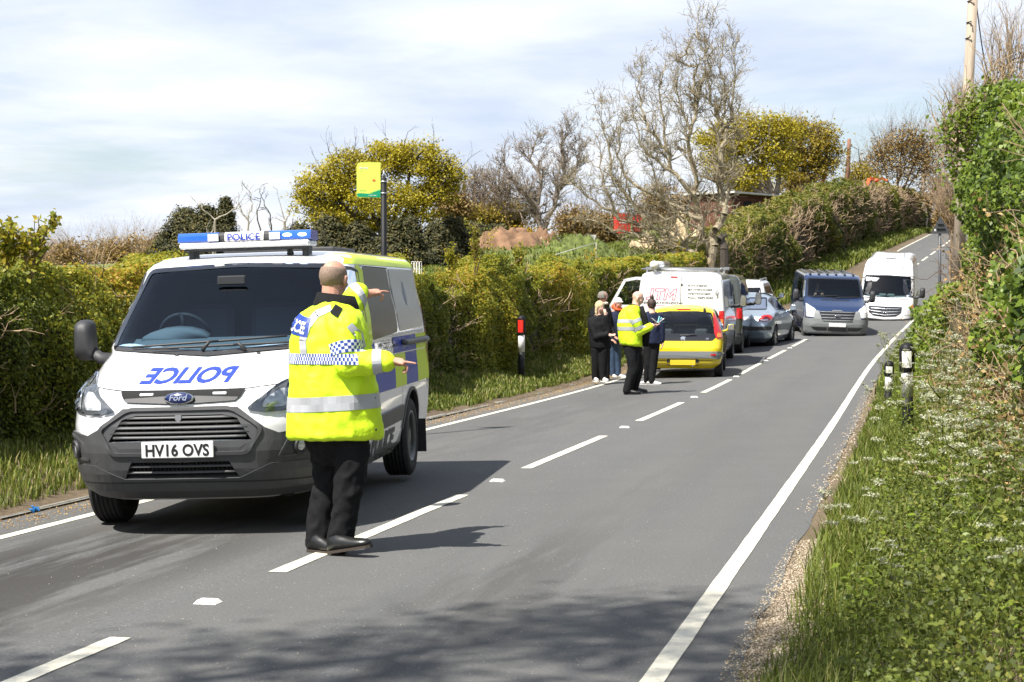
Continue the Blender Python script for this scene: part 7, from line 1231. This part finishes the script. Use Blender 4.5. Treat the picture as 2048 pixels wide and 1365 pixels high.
def shoe(name, p, d, m, parent, L_=.29, pitch=0., sole='shoe_sole'):
    """p: heel on the ground; d: the way the toe points"""
    d = Vector((d[0], d[1], 0)).normalized(); r = Vector((d.y, -d.x, 0)); M_ = Matrix((r, d, Vector((0, 0, 1)))).transposed(); M_ = M_ @ Matrix.Rotation(-pitch, 3, 'X'); p = Vector(p) + Vector((0, 0, L_ * max(0, math.sin(pitch)))) * 1.; rr = []; rs = []
    for t, w_, h in ((0., .026, .055), (.06, .036, .085), (.25, .038, .095), (.42, .040, .075), (.62, .047, .055), (.8, .046, .045), (.93, .036, .036), (1., .018, .025)): rr.append([p + M_ @ Vector((w_ * math.cos(a), t * L_, .022 + h * max(0, math.sin(a)))) for a in np.linspace(0, 2 * PI, 13)[:-1]]); rs.append([p + M_ @ Vector((w_ * 1.06 * x, t * L_ * 1.01, z)) for x, z in ((-1, 0), (1, 0), (1, .018), (-1, .018))])
    b = MB(); b.rings(rr); o = b.build(name, m, parent); b = MB(); b.rings(rs, sm=False); b.build('sole', sole, o); return o
def figure(label, foot, d, cat='person', vox=.007):
    g = at(foot[0], foot[1], d); V = empty('person', (g.x, g.y, 0), 0, label=label, cat=cat); V.location.z = g.z; k = d / F
    def J(px, py, y=0.): return Vector(((px - foot[0]) * k, y, (foot[1] - py) * k))
    return V, J
# ------------------------------------------------ the near officer
def near_officer():
    V, J = figure('police officer in yellow high visibility coat and black trousers pointing on the centre line', (668, 1101), 10.82)
    V.location.z = float(camber(10.8, -.1)) + .001
    b = MB(); P, M_ = head(b, J(668, 553, .02), (.42, .9), -.02, 1.02)
    rs, re, rw = J(695, 642, -.19), J(706, 722, -.24), J(787, 716, -.26); ls, le, lw = J(660, 626, .20), J(692, 604, .40), J(724, 582, .44)
    rh, rk, ra = J(700, 850, -.07), J(700, 965, -.10), J(680, 1072, -.08); lh, lk, la = J(655, 850, .08), J(652, 965, .10), J(634, 1078, .06)
    ccap(b, [J(668, 840, 0), J(665, 760, 0), J(662, 680, 0), J(664, 630, 0), J(668, 600, .02)], [.15, .17, .16, .13, .07], 14)
    for q in ([rs, re, rw], [ls, le, lw]): ccap(b, q, [.055, .045, .030])
    for q in ([rh, rk, ra], [lh, lk, la]): ccap(b, q, [.09, .065, .045])
    hand(b, rw, (1, -.05, -.06), (0, -.15, -1), -1, (.05, .95, 1.0, 1.0), .92, .15); hand(b, lw, (.8, .3, .12), (0, .2, -1), 1, (.12, .95, 1., 1.), .88, .7)
    body = fuse('body', b, .0052, 'skin', V, 5); b = MB()
    # short hair cropped round a thinning crown
    b = MB(); c = P(0, -.012, .026); n = 20
    for k in range(9):
        pass
    hr = MB(); rr = []
    for z in np.linspace(-.055, .070, 9):
        r = math.sqrt(max(0, 1 - ((z - .02) / .094) ** 2)); rr.append([P(.0805 * r * math.cos(a), -.010 + .101 * r * math.sin(a), z) for a in np.linspace(R(158), R(382), 22)])
    hr.rings(rr, False); ho = hr.build('hair', 'hair_thin', V, False); sdm = ho.modifiers.new('t', 'SOLIDIFY'); sdm.thickness = .004; sdm.offset = 0
    # trousers
    b = MB(); ccap(b, [J(667, 868, 0), J(664, 830, 0)], [.185, .17], 14); ccap(b, [lh + Vector((.02, 0, 0)), J(652, 905, .09), lk, J(638, 1030, .08), J(633, 1082, .06)], [.125, .108, .088, .078, .080]); ccap(b, [rh, J(706, 905, -.08), rk, J(690, 1030, -.10), J(681, 1076, -.09)], [.125, .110, .088, .078, .078]); tr = fuse('trousers', b, .011, 'cloth_black', V, 5, .018, 11, 3., 1.4)
    shoe('shoe', J(632, 1101, .03) + Vector((-.05, .0, 0)), (.55, -.35), 'shoe_black', V, .27); shoe('shoe', J(663, 1098, -.14), (.93, -.42), 'shoe_black', V, .30, R(-11))
    # coat: body rings and sleeves fused
    b = MB(); rr = []
    for py, cx, hw, hd, cyy in ((602, 670, 26, .10, .02), (611, 667, 42, .15, .02), (624, 663, 60, .20, .02), (645, 661, 72, .225, .01), (680, 661, 79, .235, 0), (730, 663, 83, .24, 0), (780, 667, 88, .25, 0), (830, 669, 93, .255, 0), (866, 670, 95, .26, 0), (873, 670, 91, .25, 0)):
        k = 10.82 / F; rr.append([J(cx, py + 3 * math.sin(a), cyy) + Vector((hw * k * math.copysign(abs(math.cos(a)) ** .85, math.cos(a)), hd * math.copysign(abs(math.sin(a)) ** .85, math.sin(a)), 0)) for a in np.linspace(0, 2 * PI, 33)[:-1]])
    b.rings(rr); ccap(b, [J(680, 640, -.12), rs + Vector((.0, .0, -.02)), (rs + re) / 2 + Vector((-.01, 0, 0)), re + Vector((0, 0, .01)), (re + rw) / 2, rw - Vector((.035, 0, 0))], [.10, .105, .098, .090, .078, .064], 14); ccap(b, [ls, le, lw - Vector((.06, .02, -.0))], [.10, .085, .066], 12)
    b.prism([(0, 0), (.06, .02), (.10, -.4), (.03, -.42)], -.02, .0, 'y') if False else None
    ct = fuse('coat', b, .009, 'coat_yellow', V, 4, .015, 9, 1., .8); T = bvh(ct); ax = lambda py: J(664, py, 0)
    wrap('reflective_band', T, ax(814), ax(785), ['band_silver'], V, .004, 64, 2, tilt=.015); wrap('chequered_band', T, ax(722), ax(701), ['band_blue', 'band_white'], V, .005, 110, 3, (95, 300), .50, True, ref=Vector((1, 0, 0)))
    # arm bands
    d = (re - rs).normalized(); m0 = rs.lerp(re, .62); wrap('arm_chequered_band', T, m0 - d * .037, m0 + d * .037, ['band_blue', 'band_white'], V, .005, 30, 4, (0, 360), .16, True); d = (rw - re).normalized(); wrap('cuff_band', T, re.lerp(rw, .60) , re.lerp(rw, .60) + d * .055, ['band_silver'], V, .005, 30, 2, (0, 360), .15)
    d = (lw - le).normalized(); wrap('cuff_band', T, le.lerp(lw, .35), le.lerp(lw, .35) + d * .05, ['band_silver'], V, .005, 30, 2, (0, 360), .15)
    # the braces, panel and lettering cast onto the back from outside
    def cast(x, z, m_, off, y0=-1.2, dx=0.): h = T.ray_cast(Vector((x, y0, z)), Vector((dx, 1, 0)).normalized()); return None if h[0] is None else h[0] + h[1] * off * (1 if h[1].y < 0 else -1)
    def stripe(name, pts, wd, m, off=.005):
        M2 = MB(); prev = None
        for (a, b2) in zip(pts, pts[1:]):
            for q in range(9):
                t = q / 8; c = J(a[0] + (b2[0] - a[0]) * t, a[1] + (b2[1] - a[1]) * t); dv = (J(*b2) - J(*a)); nrm_ = Vector((-dv.z, 0, dv.x)).normalized() * wd / 2; l, r = cast(c.x - nrm_.x, c.z - nrm_.z, 0, off), cast(c.x + nrm_.x, c.z + nrm_.z, 0, off)
                if l is None or r is None: prev = None; continue
                if prev: M2.add([prev[0], prev[1], r, l], [(0, 1, 2, 3)], 0, True)
                prev = (l, r)
        M2.build(name, m, V, False)
    stripe('shoulder_strap_band', [(668, 612), (640, 624), (622, 648), (614, 675), (616, 702)], .042, 'band_silver'); stripe('side_band', [(707, 645), (722, 662), (728, 690)], .040, 'band_silver'); stripe('epaulette', [(672, 615), (690, 624)], .055, 'cloth_black', .012)
    back = Vector((-1, -.55, 0)).normalized(); ref = back; cx_ = ax(650)
    pn = MB(); na, nr = 14, 4; Gd = [[None] * (na + 1) for _ in range(nr + 1)]; 
    def onback(ang, z, off): dv = Vector((math.cos(ang) * ref.x - math.sin(ang) * ref.y, math.sin(ang) * ref.x + math.cos(ang) * ref.y, 0)); h = T.ray_cast(Vector((cx_.x, cx_.y, z)), dv); return (h[0] + dv * off) if h[0] is not None else Vector((cx_.x, cx_.y, z)) + dv * .2
    z0, z1 = J(0, 668).z, J(0, 630).z; sl = .10
    for r in range(nr + 1):
        for k in range(na + 1): Gd[r][k] = onback(-.78 + 1.32 * k / na, z0 + (z1 - z0) * r / nr - sl * (k / na - .5) * .5 + .02, .006)
    for r in range(nr):
        for k in range(na): pn.add([Gd[r][k], Gd[r][k + 1], Gd[r + 1][k + 1], Gd[r + 1][k]], [(0, 1, 2, 3)])
    pl = pn.build('back_panel', 'band_blue', V, False); vs_, fs_ = textgeo('POLICE', .062, .03); wmax = max(x for x, y in vs_); b = MB(); b.add([onback(-.70 + 1.16 * x / wmax, z0 + .022 + y * 1.15 - sl * (x / wmax - .5) * .5 + .02, .011) for x, y in vs_], fs_); b.build('back_text', 'band_white', pl, False)
    # collar
    rr = []
    for (py, r1, r2, cy_, dz) in ((620, .155, .125, .01, 0), (602, .140, .118, .015, .0), (584, .118, .102, .02, 0), (586, .088, .080, .02, 0), (606, .088, .080, .015, 0)): rr.append([J(672, py, cy_) + Vector((r1 * math.cos(a), r2 * math.sin(a), -.014 * math.cos(a))) for a in np.linspace(0, 2 * PI, 25)[:-1]])
    b = MB(); b.rings(rr, True, (False, False)); b.build('collar', 'cloth_black', V)
    b = MB(); 
    for px, py in ((752, 790), (755, 852), (678, 872)): h = T.ray_cast(J(px, py, -1.), Vector((0, 1, 0))); h[0] is not None and b.ell(h[0], (.008, .005, .008), 8, 5)
    o = b.build('press_stud', 'shoe_black', V); o['kind'] = 'stuff'; return V
near_officer()
# ------------------------------------------------ the group up the road
def far_officer():
    V, J = figure('bald police officer in glasses and yellow high visibility coat looking at an open notebook', (1262, 786), 30.3); V.location.z = float(rz(30.3)) + float(camber(30.3, -1.2)) + .002
    b = MB(); P, M_ = head(b, J(1276, 594, 0), (1, -.12), -.12, 1.05); rs, re, rw = J(1262, 625, -.17), J(1278, 660, -.20), J(1303, 650, -.14); ls, le, lw = J(1262, 624, .17), J(1280, 658, .2), J(1303, 648, .06)
    ccap(b, [J(1266, 690), J(1262, 650), J(1264, 625), J(1273, 606)], [.15, .16, .14, .07], 12); [ccap(b, q, [.055, .045, .03]) for q in ([rs, re, rw], [ls, le, lw])]; [ccap(b, q, [.09, .065, .045]) for q in ([J(1264, 690, -.08), J(1266, 735, -.10), J(1255, 778, -.10)], [J(1268, 690, .08), J(1276, 735, .08), J(1268, 778, .08)])]
    hand(b, rw, (1, .3, .1), (0, .4, 1), 1, (.3, .35, .4, .5), .95, .8); hand(b, lw, (1, -.2, .1), (0, -.3, 1), -1, (.3, .35, .4, .5), .95, .8); body = fuse('body', b, .010, 'skin_pale', V, 4); face(P, M_, body, 1.05, True)
    b = MB(); ccap(b, [J(1266, 686)], [.18], 12) if False else ccap(b, [J(1266, 694), J(1266, 682)], [.165, .165], 12); ccap(b, [J(1262, 694, -.08), J(1266, 735, -.10), J(1254, 779, -.10)], [.125, .10, .078]); ccap(b, [J(1269, 694, .08), J(1277, 735, .08), J(1268, 779, .08)], [.125, .10, .078]); fuse('trousers', b, .014, 'cloth_black', V, 4, .012, 9, 5., .6)
    shoe('shoe', J(1247, 786, -.10), (1, -.25), 'shoe_black', V, .30, sole='shoe_black'); shoe('shoe', J(1262, 784, .10), (1, .0), 'shoe_black', V, .30, sole='shoe_black')
    b = MB(); rr = []
    for py, cx, hw, hd in ((609, 1270, 9, .10), (617, 1264, 17, .17), (630, 1260, 22, .22), (650, 1259, 24, .24), (675, 1261, 24, .24), (686, 1263, 23, .24), (689, 1263, 21, .22)): k = 30.3 / F; rr.append([J(cx, py + 2.5 * math.cos(a)) + Vector((hw * k * math.cos(a), hd * math.sin(a), 0)) for a in np.linspace(0, 2 * PI, 25)[:-1]])
    b.rings(rr); ccap(b, [rs, J(1272, 644, -.21), re, re.lerp(rw, .8)], [.105, .095, .085, .065]); ccap(b, [ls, le, le.lerp(lw, .8)], [.10, .085, .065]); ct = fuse('coat', b, .013, 'coat_yellow', V, 4, .014, 8, 2., .6); T = bvh(ct)
    for z in (640, 655): wrap('reflective_band', T, J(1260, z + 3.5), J(1260, z - 3.5), ['band_silver'], V, .006, 40, 1, (60, 300), .3)
    d = (re - rs).normalized(); [wrap('arm_band', T, rs.lerp(re, t) - d * .03, rs.lerp(re, t) + d * .03, ['band_silver'], V, .006, 20, 1, (0, 360), .15) for t in (.45, .85)]
    b = MB(); b.tube([J(1274, 612, 0), J(1279, 635, 0), J(1284, 660, 0), J(1281, 690, 0)], [(.03, .15), (.05, .18), (.06, .19), (.05, .18)], 10); b.build('vest', 'cloth_black', V); b = MB(); q = [J(1283, 618, .1), J(1289, 640, .14), J(1288, 688, .12), J(1282, 691, .10), J(1281, 640, .1)]; b.add([p for p in q] + [p + Vector((.01, .03, 0)) for p in q], [(0, 1, 2, 3, 4), (9, 8, 7, 6, 5)] + [(i, 5 + i, 5 + (i + 1) % 5, (i + 1) % 5) for i in range(5)]); b.build('coat_lining', 'lining_lime', V); b = MB(); b.tube([J(1268, 611, 0) + Vector((.075 * math.cos(a), .075 * math.sin(a), .02 - .02 * math.cos(a))) for a in np.linspace(0, 2 * PI, 17)], .022, 6); b.build('collar', 'cloth_black', V)
    # the notebook he holds is a thing of its own
    N0 = J(1315, 645, -.02) + V.location; nb = empty('notebook', N0, 0, label='open notebook with pale blue pages held by the bald officer', cat='notebook')
    for sg, an in ((-1, R(38)), (1, R(-36))): b = MB(); Mr = Matrix.Rotation(an, 3, 'Y'); b.box(Mr @ Vector((sg * .075, 0, .0)), (.15, .20, .006), rot=Mr); b.build('cover', 'shoe_black', nb); b = MB(); b.box(Mr @ Vector((sg * .072, 0, .008)), (.135, .19, .008), rot=Mr); b.build('page', 'paper_white', nb)
    for k in range(4): b = MB(); Mr = Matrix.Rotation(R(-75 + k * 22), 3, 'Y'); b.box(Mr @ Vector((.06, 0, 0)) + Vector((-.0, 0, .012)), (.12, .18, .002), rot=Mr); b.build('loose_page', 'paper_blue', nb)
    return V
far_officer()
def bystander(label, foot, d, hc, hf, tilt, hs, torso, sh, arms, legs, skin, top, bottom, shoes, hair, rs_=1., toe=(1, -.2), fold=.012, sz=None, hands=((.3, .4, .4, .5),) * 2, sole='shoe_black', glass=False, no_face=False):
    V, J = figure(label, foot, d); V.location.z = float(gz(V.location.x, V.location.y)) if sz is None else sz; b = MB(); P, M_ = head(b, J(*hc), hf, tilt, hs)
    tq = [J(*t[:2], t[4] if len(t) > 4 else 0) for t in torso]; ccap(b, [q for q in tq], [min(t[2], t[3]) * .8 for t in torso], 12)
    for (s_, e, w_, hd_, nn, sd_), cu in zip(arms, hands): ccap(b, [J(*s_), J(*e), J(*w_)], [.048, .04, .027]); hand(b, J(*w_), hd_, nn, sd_, cu, .9, .7)
    for l in legs: ccap(b, [J(*q) for q in l], [.085, .06, .04])
    body = fuse('body', b, .010, skin, V, 4); (no_face or face(P, M_, body, hs, glass))
    b = MB(); rr = []
    for t in torso: rr.append([J(t[0], t[1], t[4] if len(t) > 4 else 0) + Vector((t[2] * math.cos(a), t[3] * math.sin(a), 0)) for a in np.linspace(0, 2 * PI, 25)[:-1]])
    b.rings(rr)
    for (s_, e, w_, hd_, nn, sd_) in arms: ccap(b, [J(*s_), J(*s_).lerp(J(*e), .5), J(*e), J(*e).lerp(J(*w_), .9)], [.085 * rs_, .078 * rs_, .066 * rs_, .048 * rs_])
    fuse('top', b, .012, top, V, 4, fold, 8, foot[0] * .1, .6); b = MB(); h0 = torso[-1]; ccap(b, [J(h0[0], h0[1] - 4, 0), J(h0[0], h0[1] - 10, 0)], [min(h0[2], h0[3]) * .92] * 2, 12)
    for l in legs: ccap(b, [J(*q) for q in l], [.105 * rs_, .078 * rs_, .055 * rs_])
    fuse('trousers', b, .012, bottom, V, 4, .008, 9, foot[0] * .2, .6)
    for l, tt in zip(legs, toe if isinstance(toe[0], tuple) else (toe, toe)): p = J(*l[2]); dv = Vector((tt[0], tt[1], 0)).normalized(); p = p - dv * .06; p.z = 0; shoe('shoe', p, tt, shoes, V, .25, sole=sole)
    if hair: hair(V, P, M_, J)
    return V, J, P, M_
def cap_hair(m, z0=-.05, z1=.115, gr=1.0, arc=(150, 390), back=0.):
    def f(V, P, M_, J):
        b = MB(); rr = []
        for z in np.linspace(z0, z1 - .002, 10): r = math.sqrt(max(0.004, 1 - (max(z - .022, 0) / .094) ** 2)); rr.append([P(.085 * gr * r * math.cos(a), -.008 + .105 * gr * r * math.sin(a), z) for a in np.linspace(R(arc[0]), R(arc[1]), 20)])
        rr = [[p for p in r] for r in rr]; b.rings(rr, False); c = P(0, -.008, z1); b.add(rr[-1] + [c], [(i, i + 1, 20) for i in range(19)], 0, True); o = b.build('hair', m, V, False); q = o.modifiers.new('t', 'SOLIDIFY'); q.thickness = .012; q.offset = 0
    return f
# woman with a bun, back to us beside the yellow car
def bun(V, P, M_, J):
    b = MB(); b.ell(P(0, -.015, .025), (.088, .102, .100), 16, 12, rot=M_); b.ell(P(0, -.05, -.02), (.07, .06, .07), 12, 10, rot=M_); b.ell(P(0, -.04, .145), (.042, .042, .040), 12, 10); b.ell(P(.01, -.05, .19), (.018, .018, .02), 8, 6); fuse('hair', b, .008, 'hair_brown', V, 2, .004, 30)
bystander('woman with a dark hair bun, navy jacket and white trainers beside the yellow car', (1301, 755), 33.5, (1303, 594, 0), (-.15, 1), 0, .97,
          [(1303, 607, .07, .07), (1302, 614, .15, .12), (1302, 625, .20, .14), (1303, 645, .19, .15), (1304, 662, .20, .155), (1304, 672, .21, .16)], None,
          [((1288, 620, 0), (1287, 642, .06), (1296, 650, .22), (.4, .6, .2), (0, 0, 1), 1), ((1318, 620, 0), (1323, 645, -.02), (1324, 668, -.05), (.1, -.1, -1), (-1, 0, 0), 1)],
          [[(1298, 672, -.0), (1296, 715, 0), (1294, 746, .05)], [(1309, 672, 0), (1306, 715, -.03), (1303, 747, -.08)]], 'skin_pale', 'cloth_navy', 'cloth_black', 'shoe_white', bun, 1.05, ((-.5, .6), (1, -.25)), sz=float(rz(33.5)) + float(camber(33.5, -2.)), sole='shoe_white', no_face=True)
# blonde woman in black on the verge
def blonde(V, P, M_, J):
    b = MB(); b.ell(P(0, -.018, .030), (.090, .104, .100), 16, 12, rot=M_)
    for q in (-1, 1): b.tube([P(q * .075, -.01, .02), P(q * .088, -.01, -.06), P(q * .085, .0, -.14), P(q * .075, .02, -.20)], [.022, .026, .024, .012], 8)
    b.ell(P(0, -.06, -.08), (.075, .05, .10), 12, 10, rot=M_); fuse('hair', b, .009, 'hair_blonde', V, 2, .005, 25)
bystander('blonde woman all in black holding a hand to her face', (1203, 750), 34.0, (1200, 601, -.02), (.55, -.85), -.06, .96,
          [(1197, 616, .07, .07), (1196, 624, .16, .13), (1196, 636, .21, .16), (1198, 655, .20, .17), (1201, 675, .205, .17), (1202, 683, .20, .165)], None,
          [((1184, 630, 0), (1192, 660, -.14), (1215, 655, -.22), (1, -.1, -.2), (0, -.6, .8), 1), ((1210, 628, -.05), (1216, 648, -.16), (1210, 618, -.20), (-.1, .2, 1), (-.4, .9, 0), -1)],
          [[(1193, 685, 0), (1192, 715, .02), (1190, 743, .05)], [(1207, 685, -.03), (1206, 715, -.03), (1206, 743, -.03)]], 'skin_pale', 'cloth_black', 'cloth_black', 'shoe_white', blonde, 1.12, ((.25, -1), (.5, -1)), sz=float(rz(34)) - .01, sole='shoe_white')
# grey haired man behind her
def greyman(V, P, M_, J):
    cap_hair('hair_grey', -.03, .118, 1.04, (120, 420))(V, P, M_, J); b = MB()
    for a in (0,): b.tube([P(.085 * math.cos(t), .06 * math.sin(t) + .01, -.135) for t in np.linspace(0, 2 * PI, 17)], .030, 8)
    b.ell(P(.0, .085, -.13), (.05, .04, .035), 10, 8); b.build('scarf', 'scarf_cream', V)
bystander('grey haired man in a black jacket and cream scarf standing behind the blonde woman', (1208, 745), 35.3, (1206, 573, 0), (.75, -.65), -.05, 1.,
          [(1202, 590, .08, .08), (1200, 597, .17, .13), (1200, 610, .22, .16), (1201, 640, .20, .17), (1203, 672, .20, .16)], None,
          [((1188, 606, .0), (1186, 640, .02), (1192, 665, -.08), (.3, -.2, -.9), (0, 1, 0), 1), ((1214, 603, .1), (1222, 630, .06), (1228, 652, -.06), (.6, -.3, -.5), (-.3, 0, 1), -1)],
          [[(1198, 675, 0), (1197, 710, .02), (1196, 740, .05)], [(1210, 675, .04), (1212, 710, .04), (1214, 738, .04)]], 'skin', 'cloth_black', 'cloth_black', 'shoe_black', greyman, 1.1, ((.4, -1), (.6, -1)))
# figure with a white cap and an orange hood
def capman(V, P, M_, J):
    b = MB(); b.ell(P(0, -.005, .050), (.086, .104, .080), 16, 12, rot=M_); b.ell(P(0, .07, .045), (.065, .07, .012), 12, 8, rot=M_); fuse('cap', b, .009, 'hat_white', V, 2); b = MB(); b.tube([P(.095 * math.cos(t), .03 + .075 * math.sin(t), -.115 - .02 * math.sin(t)) for t in np.linspace(0, 2 * PI, 17)], .030, 8); b.ell(P(0, -.085, -.09), (.08, .04, .07), 12, 8); b.build('hood', 'hood_orange', V)
bystander('person in white cap, navy coat, orange hood and blue jeans by the hedge', (1229, 735), 36.8, (1236, 585, 0), (.6, -.75), -.15, .98,
          [(1233, 600, .08, .08), (1231, 607, .17, .13), (1230, 620, .22, .17), (1230, 645, .21, .17), (1230, 662, .20, .17)], None,
          [((1219, 614, 0), (1215, 645, -.03), (1222, 658, -.18), (.5, -.5, -.2), (0, 0, -1), 1), ((1243, 612, 0), (1250, 636, -.02), (1244, 655, -.12), (-.3, -.5, -.6), (0, 0, -1), -1)],
          [[(1226, 668, 0), (1225, 700, .03), (1226, 728, .05)], [(1234, 668, 0), (1235, 700, .03), (1237, 726, .04)]], 'skin', 'cloth_navy', 'denim', 'shoe_white', capman, 1.05, ((.4, -1), (.9, -.5)))
# the blue van's driver, at the wheel inside
def driver():
    V = empty('person', (0, 0, 0), 0, label='driver in dark clothes at the wheel of the dark blue van', cat='person'); V.location = BV.location; V.rotation_euler = BV.rotation_euler; b = MB(); P, M_ = head(b, (.42, -.43, 1.70), (1, .0), -.02, 1.); ccap(b, [(.30, -.43, 1.02), (.33, -.43, 1.25), (.36, -.43, 1.42), (.39, -.43, 1.56)], [.15, .15, .12, .06], 12)
    for s in (-1, 1): ccap(b, [(.38, -.43 + s * .18, 1.42), (.55, -.43 + s * .23, 1.25), (.80, -.43 + s * .15, 1.42)], [.05, .042, .03]); hand(b, (.80, -.43 + s * .15, 1.42), (.7, -s * .2, .5), (0, -s, -.2), s, (.8, .9, .9, .9), 1., .4)
    body = fuse('body', b, .010, 'skin', V, 4); face(P, M_, body); b = MB(); ccap(b, [(.30, -.43, 1.02), (.33, -.43, 1.25), (.36, -.43, 1.40)], [.18, .18, .14], 12)
    for s in (-1, 1): ccap(b, [(.37, -.43 + s * .17, 1.40), (.54, -.43 + s * .23, 1.25), (.76, -.43 + s * .16, 1.40)], [.075, .065, .045])
    fuse('jacket', b, .014, 'cloth_navy', V, 4, .01, 8); cap_hair('hair_brown', -.03, .118, 1.04, (120, 420))(V, P, M_, None)
driver()
